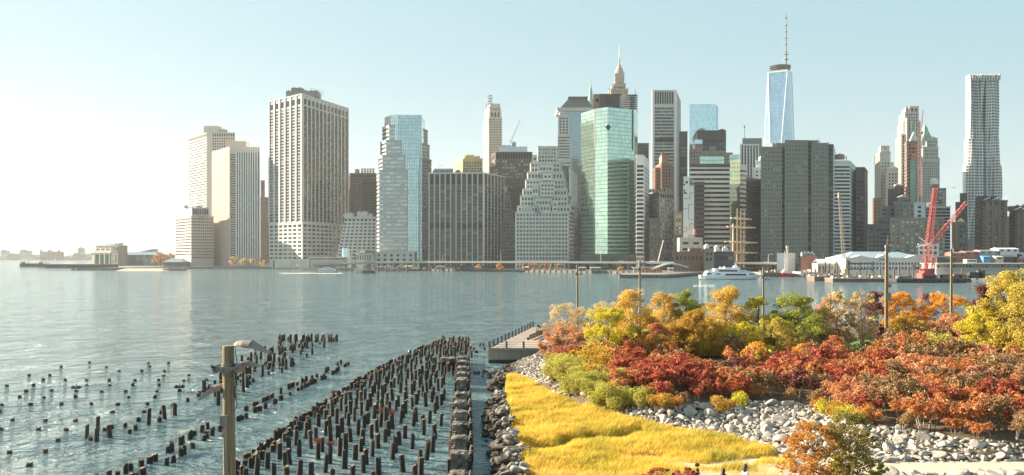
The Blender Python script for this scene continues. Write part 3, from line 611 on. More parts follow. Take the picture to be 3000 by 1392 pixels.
block(r, None, 1757, 1822, 275, dd+20, 1, 1, None, None, 'dark_brown', yb=316, dep=16, name='penthouse')
roofbox(r, 1777, 1791, 283, 297, dd+18.5, 2, 'black_steel', 'louvre', False); roofbox(r, 1816, 1824, 282, 314, dd+18, 12, 'metal_grey')
block(r, None, 1700, 1870, 745, dd-8, 1, 1, None, st('glass', 3.9, 1.9, g='dark_glass'), 'dark_stone', dep=8, name='podium')
sc_ = empty('scaffold_tower', P(1854, 318, dd+30), 'dark open steel scaffold with white tarps behind the green glass tower roof', 'scaffold')
m = MB(); a, b = P(1840, 750, dd+48), P(1867, 277, dd+48)
for x in np.linspace(a.x, b.x, 4):
    for y in (a.y, a.y+8): m.tube((x, y, P(0, 330, dd).z), (x, y, b.z), .3, n=4)
for k in range(7):
    z = P(0, 318-k*6.6, dd+48).z; m.box(a.x, b.x, a.y, a.y+8, z, z+.5)
m.tube((a.x+(b.x-a.x)*.8, a.y, b.z), (a.x+(b.x-a.x)*.8, a.y, P(0, 264, dd+48).z), .3, n=4)
m.tube((a.x, a.y+4, 2), (a.x, a.y+4, P(0, 330, dd).z), .8, n=6)
m.build('frame', M['black_steel'], sc_)
for k in range(6):
    m = MB(); z = P(0, 316-k*6.6, dd+48).z; m.box(a.x+2, a.x+(b.x-a.x)*.75, a.y+3, a.y+3.3, z, z+1.1); m.build('tarp', M['white_paint'], sc_)
# ---------------------------------------------------------------- centre right group
tb, d, fp, zt = tower('small dark ribbed tower right behind the green glass tower', None, 1866, 1901, 420, 1.35, 1, 1.0, None, st('ribs', 4, 2.4, .95, .3, g='win_black', out=.5, top=1, bot=1), 'mid_stone')
tb, d, fp, zt = tower('slim white tower with a blank top and bold white bands between dark windows', 1860, 1864, 1886, 455, 1.13, 1.03, 1.0, st('bands', 4, 3, .5, g='win_black'), st('bands', 4.1, 6, .58, g='win', top=9, edge=.3), 'white_conc')
facade_side = foot(None, 1886, 1902, d, 1, 1.06)
w_ = MB(); w_.prism([fp[2], facade_side[2], (facade_side[2][0], facade_side[2][1]+10), (fp[2][0], fp[2][1]+25)], 2, zt-.5)
facade(tb, w_, fp[2], facade_side[2], 2, zt-.5, st('grid', 4.1, 4.4, .58, .25, g='win', top=9, out=.2, edge=.3), [40]); w_.build('side_wing', M['white_conc'], tb)
t28, d, fp, zt = tower('tall pale banded slab tower with grey louvred top, right of the green glass tower', None, 1912, 1979, 265, 1.5, 1, 1.0, None, st('bands', 4.2, 3, .62, g='win_grey', crown=17, top=2, edge=2.5, extra=((.705, 5),)), 'pale_stone', dep=80)
sd = foot(None, 1979, 1992.5, d, 1, 1.075)
w_ = MB(); w_.prism([fp[2], sd[2], (sd[2][0], sd[2][1]+30), (fp[2][0], fp[2][1]+60)], 2, zt-.2)
facade(t28, w_, fp[2], sd[2], 2, zt-.2, st('ribs', 8, 5.5, .9, .45, g='win_light', out=1.0, top=3), [40]); w_.build('side_wall', M['pale_stone'], t28)
w_ = MB()
for u in (0, 1): 
    a = P(1912 if u == 0 else 1977, 0, d).x; w_.box(a-1, a+2.2, d-1.8, d+.2, 2, zt+.3)
w_.build('corner_column', M['white_conc'], t28)
tb, d, fp, zt = tower('black steel tower with faint bands directly right of the pale banded slab tower', None, 1990, 2014, 386, 1.42, 1, 1.0, None, st('grid', 4, 12, .5, .08, g='win_grey', top=6, out=.2), 'black_steel')
tb, d, fp, zt = tower('salmon brick tower with a stepped top in front of the pale banded slab', 1921, 1938, 1968, 478, 1.3, 1.04, 1.0, st('ribs', 3.7, 3, .5, .5, g='win', top=2), st('ribs', 3.7, 3.2, .5, .45, g='win', top=2), 'salmon_brick')
block(tb, 1931, 1939, 1959, 455, d+4, 1.02, 1, None, st('punch', 3.7, 4, .4, .7, g='win'), 'salmon_brick', yb=479, name='upper_tower')
roofbox(tb, 1938, 1952, 450, 456, d+8, 6, 'brown_brick')
block(tb, 1915, 1920, 1974, 492, d+6, 1.03, 1, st('ribs', 3.7, 3, .5, .5), st('ribs', 3.7, 3.2, .5, .45, g='win'), 'salmon_brick', name='shoulder')
tb, d, fp, zt = tower('old grey stone hotel like block with ornate top floors below the salmon brick tower', 1902, 1932, 1975, 562, 1.14, 1.05, 1.02, st('punch', 3.7, 3.6, .5, .5, g='win_grey', crown=4), st('punch', 3.7, 3.6, .5, .55, g='win_white', crown=4), 'mid_stone')
for i in range(6): roofbox(tb, 1905+i*11, 1911+i*11, 555, 562, d+6, 5, 'mid_stone', vents=False)
block(tb, None, 1902, 1936, 640, d-4, 1, 1, None, st('punch', 3.7, 3.2, .5, .4, g='win_grey'), 'dark_stone', dep=12, name='lower_wing')
tb, d, fp, zt = tower('dark low block with lit windows tucked left of the white building with the line mural', None, 1972, 2001, 690, 1.13, 1, 1.0, None, st('punch', 3.7, 3.2, .5, .4, g='win_grey'), 'dark_stone', name='office_block', cat='office block')
block(tb, None, 1976, 1999, 622, d+14, 1, 1, None, st('punch', 3.7, 3, .5, .45, g='win_white'), 'tan_brick', dep=14, name='rear_tower')
# banded tower (front) with glass strip
dd = shore(2090)*1.15; r = empty('banded_tower', P(2090, 757, dd), 'broad black and white striped tower with green glass corner strip and glass penthouse', 'office tower')
mat('stripe_white', (.66, .64, .58), .6, .06, .05)
BB = st('bands', 4.25, 3.2, .45, g='win_black', top=3.5, bot=2, edge=.2)
block(r, None, 2021, 2138, 481, dd, 1, 1.0, None, BB, 'stripe_white', dep=35)
w_ = MB(); a, b = P(2021, 481, dd), P(2138, 490, dd); w_.box(a.x-.3, b.x+.3, a.y-.8, a.y, b.z, a.z+.3); w_.build('fascia', M['dark_brown'], r)
block(r, None, 2137, 2168, 453, dd+2, 1, 1.0, None, st('glass', 4.2, 2.6, g='green_glass'), 'grey_conc', dep=30, name='glass_strip')
block(r, None, 2166, 2188, 483, dd+6, 1, 1.01, None, BB, 'stripe_white', dep=30, name='right_wing')
block(r, 2041, 2050, 2121, 458, dd+12, 1.02, 1.0, st('glass', 4, 3, g='pale_glass'), st('glass', 4, 3, g='green_glass'), 'grey_conc', yb=482, dep=20, name='glass_penthouse')
block(r, None, 2034, 2063, 534, dd-8, 1, 1, None, st('bands', 4.2, 4, .4, g='win_black', edge=.5), 'dark_brown', dep=12, name='left_wing')
# mural building
dd = shore(2016)*1.08; r = empty('mural_building', P(2016, 757, dd), 'narrow white building painted with a dark stepped line across its blank wall', 'building')
block(r, None, 2001.5, 2033, 545, dd, 1, 1.0, None, None, 'white_conc', dep=14)
block(r, None, 2003, 2020, 519, dd+2, 1, 1.0, None, st('punch', 6, 4, .4, .4, g='win', bot=1), 'white_conc', dep=10, name='tower_room', yb=546)
block(r, None, 2018, 2031, 526, dd+3, 1, 1.0, None, st('punch', 4, 3, .5, .4, g='win', bot=1), 'grey_conc', dep=10, name='tower_room', yb=546)
mp = lambda cx, cy: (1680+cx*.3514, 400+cy*.3514)
m = MB()
def ln(*pts):
    for i in range(len(pts)-1):
        (x0, y0), (x1, y1) = mp(*pts[i]), mp(*pts[i+1]); a, b = P(min(x0, x1)-.7, max(y0, y1)+.7, dd), P(max(x0, x1)+.7, min(y0, y1)-.7, dd)
        m.box(a.x, b.x, dd-.12-.02*i, dd+.1, a.z, b.z)
ln((920, 518), (972, 518), (972, 470), (995, 470)); ln((920, 602), (960, 602), (960, 568), (995, 568)); ln((960, 602), (960, 690), (997, 690))
ln((915, 795), (940, 795), (940, 755), (912, 755)); ln((940, 770), (970, 770), (970, 728), (1000, 728)); ln((958, 850), (958, 828), (990, 828))
m.build('painted_line', M['mid_stone'], r)
for k, (cx, cy) in enumerate(((925, 400), (925, 450), (938, 470), (925, 470))):
    x, y = mp(cx, cy); a, b = P(x-2, y+3, dd), P(x+2.5, y-2, dd); m = MB(); m.box(a.x, b.x, dd-.15, dd+.1, a.z, b.z); m.build('window', M['win'], r)
water_tank(r, 2038, 675, dd-8, 1.6)
tb, d, fp, zt = tower('low cream building with large square windows at the foot of the mural building', 1984, 1990, 2058, 697, 1.03, 1.02, 1.0, None, st('punch', 5, 7.5, .4, .45, g='win', bot=1), 'limestone', name='low_building', cat='building')
tb, d, fp, zt = tower('long low red brown brick warehouse behind the elevated road', None, 1974, 2063, 738, 0.985, 1, 1.0, None, st('punch', 4, 3.4, .5, .5, g='win', bot=9), 'brown_brick', name='brick_warehouse', cat='warehouse')
roofbox(tb, 2020, 2056, 729, 738, d+6, 8, 'brown_brick')
tb, d, fp, zt = tower('small pale corner building with three columns of windows beside the brick warehouse', None, 2063, 2092, 729, 0.985, 1, 1.0, None, st('punch', 4, 3.2, .6, .4, g='win', bot=9), 'tan_brick', name='low_building', cat='building')
roofbox(tb, 2066, 2078, 720, 729, d+3, 5, 'white_paint', 'roof_hut')
tb, d, fp, zt = tower('dark low glazed block with white roof boxes left of the tall ship masts', None, 2092, 2150, 738, 1.0, 1, 1.0, None, st('bands', 4, 3.4, .5, g='win_grey', bot=9), 'dark_stone', name='low_building', cat='building')
roofbox(tb, 2096, 2108, 724, 738, d+3, 5, 'white_paint', 'roof_hut'); roofbox(tb, 2120, 2133, 727, 738, d+3, 5, 'white_paint', 'roof_hut')
tb, d, fp, zt = tower('dark nearly black apartment block standing right of the striped tower', None, 2186, 2230, 520, 1.1, 1, 1.03, None, st('punch', 4, 5, .35, .5, g='win'), 'black_steel')
tb, d, fp, zt = tower('tower with close white vertical ribs and a grey boxed top, thin antenna behind it', None, 2168, 2224, 423, 1.55, 1, 1.0, None, st('ribs', 4, 3.8, .95, .45, g='win_black', out=.8, top=1.5), 'white_conc')
block(tb, None, 2175, 2232, 405, d+14, 1, 1, None, None, 'mid_stone', dep=24, name='boxed_top')
m = MB(); m.tube(P(2181, 405, d+18), P(2181, 366, d+18), .35, .15, 5); m.tube(P(2181, 375, d+18), P(2181, 370, d+18), .9, .9, 6); m.build('antenna', M['rust_red'], tb)
tb, d, fp, zt = tower('small white tower topped with a little dome left of the huge dark slab', None, 2208, 2240, 492, 1.3, 1, 1.0, None, st('punch', 4, 5, .45, .55, g='win'), 'white_conc')
block(tb, None, 2214, 2236, 471, d+4, 1, 1, None, st('punch', 4, 4, .5, .5, g='win'), 'white_conc', yb=493, dep=12, name='upper_tower')
c = P(2228, 471, d+8); m = MB(); m.lathe((c.x, c.y, c.z), [(2.2, 0), (2.2, 2), (1.9, 3.2), (1, 4.1), (.2, 5.2)], 12); m.build('dome', M['white_paint'], tb)
tb, d, fp, zt = tower('black office tower with a solid top band before the pale blue glass tower', 2027, 2043, 2127, 383, 1.6, 1.07, 1.0, st('bands', 4, 4, .5, g='win_light', top=8), st('bands', 4.2, 4, .4, g='win_grey', crown=2.5, top=13), 'black_steel')
roofbox(tb, 2050, 2065, 378, 384, d+8, 8, 'metal_grey'); roofbox(tb, 2108, 2124, 380, 384, d+8, 8, 'dark_stone')
tb, d, fp, zt = tower('pale blue glass tower with a flat mirrored face, nearly the colour of the sky', None, 2020, 2097, 305, 2.1, 1, 1.0, None, st('glass', 4.2, 3.4, g='pale_glass'), 'steel_light')
sd = foot(None, 2097, 2104, d, 1, 1.015); w_ = MB(); w_.prism([fp[2], sd[2], (sd[2][0], sd[2][1]+30), (fp[2][0], fp[2][1]+30)], 2, zt-1); w_.build('side_wall', M['blue_glass'], tb)
tb = empty('tan_stone_tower', P(2050, 757, shore(2050)*1.35), 'cluster of tan stone setbacks with a small glass box top above the striped tower', 'office tower'); d = shore(2050)*1.35
for (x0, x1, yt, o, g_) in ((2019, 2058, 438, 0, 0), (2035, 2058, 409, 3, 1), (2020, 2030, 424, 4, 0), (2055, 2125, 443, 5, 0), (2078, 2097, 430, 7, 0), (2118, 2146, 448, 3, 0)):
    block(tb, None, x0, x1, yt, d+o, 1, 1, None, st('punch', 3.8, 3.4, .5, .5, g='win_grey', bot=2), 'tan_brick', dep=18, name='setback', budget=[14])
block(tb, None, 2035, 2058, 409, d+2.2, 1, 1, None, st('glass', 4, 3, g='pale_glass'), 'tan_brick', yb=422, dep=4, name='glass_top')
# ---------------------------------------------------------------- the tallest tower: chamfered obelisk
dd = 1950; r = empty('tapering_glass_skyscraper', P(2300, 757, dd), 'tallest skyscraper of all, tapering blue glass with sharp triangular facets and a ringed mast', 'skyscraper')
za = P(0, 205, dd).z; xs = lambda x: P(x, 0, dd).x
bl, br = xs(2243), xs(2346); cxm = (xs(2259)+xs(2343))/2; half = (br-bl)/2; cb = (bl+br)/2; z0 = 40
yc = dd+half
B4 = [(cb-half, yc-half), (cb+half, yc-half), (cb+half, yc+half), (cb-half, yc+half)]   # base square
rot = R_(14); hh = half*.80
ca = lambda p, a: (cxm+(p[0])*math.cos(a)-(p[1])*math.sin(a), yc+(p[0])*math.sin(a)+(p[1])*math.cos(a))
B4 = [((cb)+(x*math.cos(rot)-y*math.sin(rot)), yc+(x*math.sin(rot)+y*math.cos(rot))) for x, y in ((-hh, -hh), (hh, -hh), (hh, hh), (-hh, hh))]
rt = hh*.86
T4 = [(cxm+(x*math.cos(rot)-y*math.sin(rot)), yc+(x*math.sin(rot)+y*math.cos(rot))) for x, y in ((0, -rt*1.12), (rt*1.12, 0), (0, rt*1.12), (-rt*1.12, 0))]
def tri(a, b, c):
    m = MB(); n = len(m.v); m.v = [a, b, c]; m.f = [(0, 1, 2)]; L = math.dist(a[:2], b[:2]) or math.dist(a[:2], c[:2])
    def uvp(p): return ((p[0]-a[0]+ (p[1]-a[1])*.3)/4.0, (p[2]-40)/8.0)
    m.uv = [[uvp(a), uvp(b), uvp(c)]]; m.build('glass_facet', M['blue_glass'], r)
for i in range(4):
    j = (i+1) % 4; b0, b1 = (*B4[i], z0), (*B4[j], z0); t0 = (*T4[i], za); t1_ = (*T4[j], za)
    tri(b0, b1, t0); tri(t0, b1, t1_)
w_ = MB(); w_.poly([(*p, za) for p in T4]); w_.prism([(p[0]*1, p[1]) for p in B4], 2, z0-.1); w_.prism(T4, za-1, za+4)
w_.build('base', M['steel_light'], r)
m = MB()
for i in range(4):
    j = (i+1) % 4
    m.tube((*B4[i], z0), (*T4[i], za), 1.0, .8, 5); m.tube((*B4[j], z0), (*T4[i], za), 1.1, .9, 5); m.tube((*T4[i], za), (*T4[j], za), 1, 1, 5)
m.build('steel_edge', M['white_paint'], r)
for i in (0, 3):                                     # darker louvred mechanical floors
    a, b = T4[i], T4[(i+1) % 4]
cm = (cxm, yc, za)
m = MB(); RR = xs(2333)-xs(2302)
for (rr, z) in ((RR*.86, 4), (RR*.95, 8), (RR, 12), (RR, 15)):
    m.lathe((cm[0], cm[1], za+z), [(rr-1, 0), (rr, 0), (rr, 1.1), (rr-1, 1.1), (rr-1, 0)], 28)
for k in range(14):
    an = k*math.pi/7; m.tube((cm[0]+RR*.8*math.cos(an), cm[1]+RR*.8*math.sin(an), za), (cm[0]+RR*math.cos(an), cm[1]+RR*math.sin(an), za+16), .6, n=4)
m.lathe((cm[0], cm[1], za), [(RR*.55, 0), (RR*.55, 9), (RR*.3, 10)], 16); m.build('ring_platform', M['roof_dark'], r)
m = MB(); H2 = P(0, 32, dd+half).z-za; mx = P(2303, 0, dd+half).x
m.lathe((mx, yc, za), [(2.0, 0), (2.0, H2*.28), (1.2, H2*.3), (1.1, H2*.75), (.7, H2*.78), (.7, H2*.92), (.1, H2)], 8)
for f in (.22, .30, .34, .46, .56, .66, .76, .88): m.lathe((mx, yc, za+H2*f), [(.5, 0), (5.2 if f < .34 else 3.3, .3), (5.2 if f < .34 else 3.3, 1.7), (.5, 2)], 10)
m.build('mast', M['mid_stone'], r)
m = MB()
for k in range(4):
    an = k*math.pi/2+.5; m.tube((cm[0]+RR*.6*math.cos(an), cm[1]+RR*.6*math.sin(an), za+10), (mx, yc, za+H2*.3), .25, n=3)
m.build('stay_cable', M['metal_grey'], r)
# ---------------------------------------------------------------- huge dark slab
dd = shore(2340)*1.13; r = empty('dark_slab_block', P(2340, 757, dd), 'huge dark grey slab building with faint rows of lit windows and dark vertical slots', 'office building')
FW = st('punch', 3.75, 2.6, .42, .5, g='slab_win', top=3, bot=4, edge=.8)
mat('slab_stone', (.20, .20, .18), .8, .12, .04)
windowmat('slab_win', (.05, .055, .05), (.34, .33, .28), .16, .3)
for (x0, x1, yt, o) in ((2229, 2291, 431, 2), (2299, 2367, 412, 0), (2377, 2427, 420, 2)):
    block(r, None, x0, x1, yt, dd+o, 1, 1.0, None, FW, 'slab_stone', dep=30, budget=[28])
for (x0, x1, yt, o) in ((2290, 2300, 431, 4), (2366, 2378, 415, 4), (2425, 2441, 424, 4.5)):
    block(r, None, x0, x1, yt, dd+o, 1, 1.0, None, st('bands', 3.75, 2.4, .5, g='win', top=3, bot=4, edge=.2), 'dark_brown', dep=28, name='window_slot', budget=[22])
block(r, None, 2277, 2404, 419, dd+5, 1, 1.0, None, None, 'slab_stone', dep=22, name='upper_block'); block(r, None, 2302, 2398, 411, dd+8, 1, 1.0, None, None, 'slab_stone', dep=18, name='upper_block')
fq = foot(None, 2441, 2447.5, dd+5, 1, 1.09); w_ = MB(); w_.prism([fq[1], fq[2], (fq[2][0], fq[2][1]+2), (fq[1][0], fq[1][1]+25)], 2, P(0, 424, dd).z)
facade(r, w_, fq[1], fq[2], 2, P(0, 424, dd).z, st('bands', 3.75, 3, .45, g='win_light'), [40]); w_.build('side_wall', M['white_conc'], r)
m = MB(); m.tube(P(2402, 417, dd+10), P(2394, 402, dd+10), .2, n=4); m.tube(P(2405, 421, dd+10), P(2432, 418, dd+10), .25, n=4); m.tube(P(2400, 418, dd+10), P(2403, 412, dd+10), .4, n=4); m.build('roof_rig', M['metal_grey'], r)
for x in (2266, 2275): roofbox(r, x-4, x+4, 422, 430, dd+8, 4, 'metal_grey')
tb, d, fp, zt = tower('finely striped tower with a brown roof water tank, right of the huge dark slab', None, 2443, 2490, 472, 1.22, 1, 1.0, None, st('bands', 3.3, 3, .5, g='win', top=4, edge=.2), 'white_conc')
sd = foot(None, 2490, 2507, d, 1, 1.07); w_ = MB(); w_.prism([fp[2], sd[2], (sd[2][0], sd[2][1]+2), (fp[2][0], fp[2][1]+30)], 2, zt)
facade(tb, w_, fp[2], sd[2], 2, zt, st('grid', 3.3, 3.4, .5, .2, g='win_light', top=4, out=.15), [40]); w_.build('side_wall', M['white_conc'], tb)
water_tank(tb, 2465, 453, d+10, 4.2)
m = MB(); 
for x in (2449, 2461, 2473, 2480): m.tube(P(x, 472, d+12), P(x, 458, d+12), .3, n=4)
m.tube(P(2447, 460, d+12), P(2481, 460, d+12), .35, n=4); m.tube(P(2447, 464, d+12), P(2481, 464, d+12), .3, n=4); m.build('roof_frame', M['dark_brown'], tb)
tb, d, fp, zt = tower('dark brown tower with a lighter cap and glinting corner, right of the water tank tower', 2506, 2507, 2533, 491, 1.25, 1.01, 1.0, None, st('bands', 3.9, 4, .45, g='win', crown=0, top=12), 'dark_brown')
sd = foot(None, 2533, 2542, d, 1, 1.05); w_ = MB(); w_.prism([fp[2], sd[2], (sd[2][0], sd[2][1]+2), (fp[2][0], fp[2][1]+30)], 2, zt)
facade(tb, w_, fp[2], sd[2], 2, zt, st('grid', 3.9, 4, .5, .2, g='win_light', top=12, out=.15), [40]); w_.build('side_wall', M['brown_brick'], tb)
# ---------------------------------------------------------------- right group, far
st_ = dict(top=2, bot=2)
t, d, fp, zt = tower('stepped beige tower with a flat crown left of the small pyramid roofed tower', 2563, 2578, 2609, 446, 1.65, 1.04, 1.0, st('grid', 3.9, 3.4, .5, .4, g='win'), st('grid', 3.9, 3.8, .55, .4, g='win_light', top=12), 'limestone')
block(t, 2573, 2580, 2606, 428, d+4, 1.02, 1, None, st('punch', 8, 7, .4, .8, g='win', top=1, bot=3), 'limestone', yb=447, name='crown')
t, d, fp, zt = tower('small stone tower with a pyramid roof right of the beige stepped tower', 2594, 2599, 2632, 494, 1.6, 1.03, 1.0, None, st('punch', 3.8, 3.6, .5, .55, g='win', top=5), 'limestone')
w_ = MB(); zt2 = P(0, 480, d).z; b = [fp[0], fp[1], fp[2], fp[3]]; cc = (sum(p[0] for p in b)/4, sum(p[1] for p in b)/4)
w_.prism(b, zt+.4, zt2, top_pts=[(cc[0]+(p[0]-cc[0])*.15, cc[1]+(p[1]-cc[1])*.15) for p in b]); w_.box(cc[0]-1.6, cc[0]+1.6, cc[1]-1.6, cc[1]+1.6, zt2, zt2+3.4); w_.build('pyramid_roof', M['limestone'], t)
t, d, fp, zt = tower('tall cream stone tower lit orange on its left side with stepped shoulders', 2634, 2651, 2691, 328, 1.85, 1.04, 1.0, st('ribs', 3.9, 3.4, .6, .45, g='win', **st_), st('grid', 3.9, 3.6, .6, .4, g='win', **st_), 'limestone', name='skyscraper', cat='skyscraper')
block(t, 2641, 2653, 2662, 314, d+3, 1.03, 1, None, st('punch', 9, 5, .5, .5, g='win', top=1, bot=1), 'limestone', name='crown', dep=25)
block(t, 2662, 2664, 2692, 312, d+3, 1.01, 1, None, st('punch', 9, 5, .6, .5, g='win', top=1, bot=1), 'limestone', name='crown', dep=25)
block(t, 2630, 2646, 2697, 355, d+2, 1.05, 1, st('ribs', 3.9, 3.4, .6, .45, g='win', **st_), st('grid', 3.9, 4, .6, .4, g='win', **st_), 'limestone', name='shoulder', budget=[30])
block(t, 2625, 2640, 2700, 393, d+1, 1.05, 1, st('ribs', 3.9, 3.4, .6, .45, g='win', **st_), st('grid', 3.9, 4, .6, .4, g='win', **st_), 'limestone', name='shoulder', budget=[30])
for i in range(3):
    m = MB(); x = 2655+i*12; a, b = P(x, 600, d-2), P(x+4.5, 345+i*8, d-2); m.box(a.x, b.x, a.y-.6, a.y+3, a.z, b.z); m.build('bay_strip', M['pale_stone'], t)
t, d, fp, zt = tower('brick tower under construction with an open steel peak, orange hoist lights and green wrapped bay', 2650, 2656, 2685, 415, 1.5, 1.03, 1.0, st('punch', 3.8, 3.5, .5, .5, g='win'), st('punch', 3.8, 3.8, .5, .5, g='win'), 'salmon_brick')
m = MB(); m.prism([(P(2667, 0, d-1).x, d-1.2), (P(2682, 0, d-1).x, d-1.2), (P(2682, 0, d-1).x, d), (P(2667, 0, d-1).x, d)], P(0, 600, d).z, P(0, 468, d).z); m.build('wrapped_bay', M['copper_green'], t)
for (y0, y1) in ((425, 430), (450, 457), (461, 467)):
    mat('hoist_orange', (.85, .22, .08), .7, .1, 1) if 'hoist_orange' not in M else None
    m = MB(); a, b = P(2672, y1, d-2), P(2683, y0, d-2); m.box(a.x, b.x, a.y, a.y+1.6, a.z, b.z); m.build('orange_netting', M['hoist_orange'], t)
m = MB()
for dx_ in (0, 7):
    ap = P(2677, 387, d+2+dx_); m.tube(P(2664, 416, d+2+dx_), ap, 1.0, .8, 5); m.tube(P(2686, 411, d+2+dx_), ap, 1.0, .8, 5); m.tube(P(2671, 411, d+2+dx_), P(2679, 393, d+2+dx_), .7, n=5); m.tube(P(2679, 411, d+2+dx_), P(2679, 393, d+2+dx_), .7, n=5)
m.build('open_peak', M['white_paint'], t)
cr_ = empty('tower_crane', P(2699, 600, d-10), 'thin red tower crane standing between the construction tower and the green roofed gothic tower', 'crane')
m = MB(); m.lattice(P(2698, 600, d-10), P(2698, 388, d-10), 2.0, 2.0, .11); m.build('mast', M['rust_red'], cr_)
m = MB(); m.lattice(P(2698, 390, d-10), P(2704, 321, d-10), 1.4, .8, .11); m.tube(P(2690, 388, d-10), P(2704, 388, d-10), .6, n=4); m.box(P(2696, 0, d-10).x, P(2703, 0, d-10).x, d-12, d-9, P(0, 392, d-10).z, P(0, 386, d-10).z); m.build('jib', M['rust_red'], cr_)
for y in (432, 464, 500, 545): 
    m = MB(); m.tube(P(2688, y, d-8), P(2699, y, d-10), .5, n=4); m.build('tie_beam', M['rust_red'], cr_)
# gothic tower
dd = shore(2726)*1.95; r = empty('gothic_tower', P(2726, 757, dd), 'white gothic skyscraper with a green pointed copper roof and corner pinnacles', 'skyscraper')
GT = st('ribs', 3.9, 2.9, .6, .5, g='win', top=3, bot=1, out=.7)
mat('terracotta', (.52, .51, .45), .8, .1, .04)
block(r, 2698, 2702, 2753, 468, dd, 1.02, 1, None, GT, 'terracotta', dep=40, name='shaft')
block(r, 2700, 2705, 2749, 431, dd+3, 1.02, 1, None, GT, 'terracotta', yb=469, dep=34, name='setback')
block(r, 2713, 2715, 2747, 405, dd+6, 1.01, 1, None, GT, 'terracotta', yb=432, dep=28, name='upper_tower')
w_ = MB(); zz = lambda y: P(0, y, dd).z; q = lambda x, o: (P(x, 0, dd).x, dd+o)
w_.prism([q(2715, 8), q(2741, 8), q(2741, 30), q(2715, 30)], zz(408), zz(378), top_pts=[q(2721, 14), q(2733, 14), q(2733, 24), q(2721, 24)])
w_.prism([q(2722, 14.5), q(2732, 14.5), q(2732, 23.5), q(2722, 23.5)], zz(378), zz(370)); w_.prism([q(2722.5, 15), q(2731.5, 15), q(2731.5, 23), q(2722.5, 23)], zz(370), zz(357), top_pts=[q(2726.6, 19), q(2727, 19), q(2727, 19.4), q(2726.6, 19.4)])
for i in range(3): w_.tube((*q(2718+i*8, 9), zz(404)), (*q(2718+i*8, 11), zz(388)), 1.4, .2, 4)
w_.build('copper_roof', M['copper_green'], r)
for (x, yb_, yt_, o) in ((2701, 431, 412, 6), (2745, 405, 398, 8), (2714, 408, 392, 8), (2752, 468, 458, 3), (2748, 431, 420, 5), (2741, 408, 396, 8), (2702, 468, 455, 2)):
    m = MB(); c = q(x, o); m.lathe((c[0], c[1], zz(yb_)), [(2, -8), (2, (zz(yt_)-zz(yb_))*.4), (1.2, (zz(yt_)-zz(yb_))*.6), (.1, zz(yt_)-zz(yb_))], 8); m.build('pinnacle', M['terracotta'], r)
# rippled tower
dd = shore(2890)*1.72; r = empty('rippled_steel_tower', P(2890, 757, dd), 'tall rippled stainless steel apartment tower with wavy folds, right end of the skyline', 'skyscraper')
mat('ripple_steel', (.62, .62, .60), .38, .06, .05, .45)
def ripple(x0, x1, yt, yb, off, nseg=16, seed=0, dx_l=0):
    rnd = random.Random(seed); nf = int((P(0, yt, dd).z-P(0, yb, dd).z)/3.6); z1_ = P(0, yt, dd).z; z0_ = max(2, P(0, yb, dd).z); fh = (z1_-z0_)/nf
    w_ = MB(); NS = 64; xa, xb = P(x0, 0, dd).x, P(x1, 0, dd).x
    def prof(u, z):
        a = math.sin(u*17+1.3*math.sin(z*.035+seed))*1.7 + math.sin(u*9+z*.03+seed*2)*1.6+math.sin(u*31-z*.05)*.8
        cleft = -5.5*math.exp(-((u-.53-.02*math.sin(z*.02))/.03)**2)
        return a+cleft
    def pt(i, z): 
        u = i/NS; return (xa+(xb-xa)*u, dd+off-prof(u, z), z)
    zs = [z0_+k*fh for k in range(nf+1)]
    for k in range(nf):
        for i in range(NS): w_.quad(pt(i, zs[k]), pt(i+1, zs[k]), pt(i+1, zs[k+1]), pt(i, zs[k+1]))
    w_.prism([(xa, dd+off+5.5), (xb, dd+off+5.5), (xb, dd+off+9), (xa, dd+off+9)], z0_, z1_-.1)
    for a_ in (0, NS): 
        for k in range(nf): 
            p, q_ = pt(a_, zs[k]), pt(a_, zs[k+1]); f = [p, (p[0], dd+off+6, p[2]), (q_[0], dd+off+6, q_[2]), q_]
            w_.quad(*(f if a_ else f[::-1]))
    w_.build('rippled_wall', M['ripple_steel'], r, smooth=False)
    for k in range(nf):
        m = MB(); j = 0
        while j < nseg:
            a, b = (j+.2)/nseg*NS, (j+.82)/nseg*NS; z = zs[k]+fh*.3; zt_ = z+fh*.52
            i0, i1 = a, b; pa, pb = pt(i0, zs[k]), pt(i1, zs[k])
            m.quad((pa[0], pa[1]-.35, z), (pb[0], pb[1]-.35, z), (pb[0], pb[1]-.35, zt_), (pa[0], pa[1]-.35, zt_), ((j+.1, k+.1), (j+.9, k+.1), (j+.9, k+.9), (j+.1, k+.9))); j += 1
        if k >= nf-2 and yt < 230: pass
        m.build('window_row', M['win'], r)
ripple(2845, 2935, 217, 406, 4, seed=1); ripple(2838, 2933.5, 406, 485, 2, seed=1); ripple(2831, 2934, 485, 700, 0, seed=1)
w_ = MB(); a = P(2831, 735, dd); b = P(2934, 700, dd); w_.box(a.x, b.x, dd, dd+32, 2, b.z); w_.build('brick_base', M['tan_brick'], r)
w_ = MB()
for i in range(11):
    a = P(2848+i*8, 223, dd+3); w_.box(a.x-.7, a.x+.7, dd+1, dd+3.5, a.z-5, P(0, 216.5, dd).z)
w_.build('roof_screen', M['ripple_steel'], r)
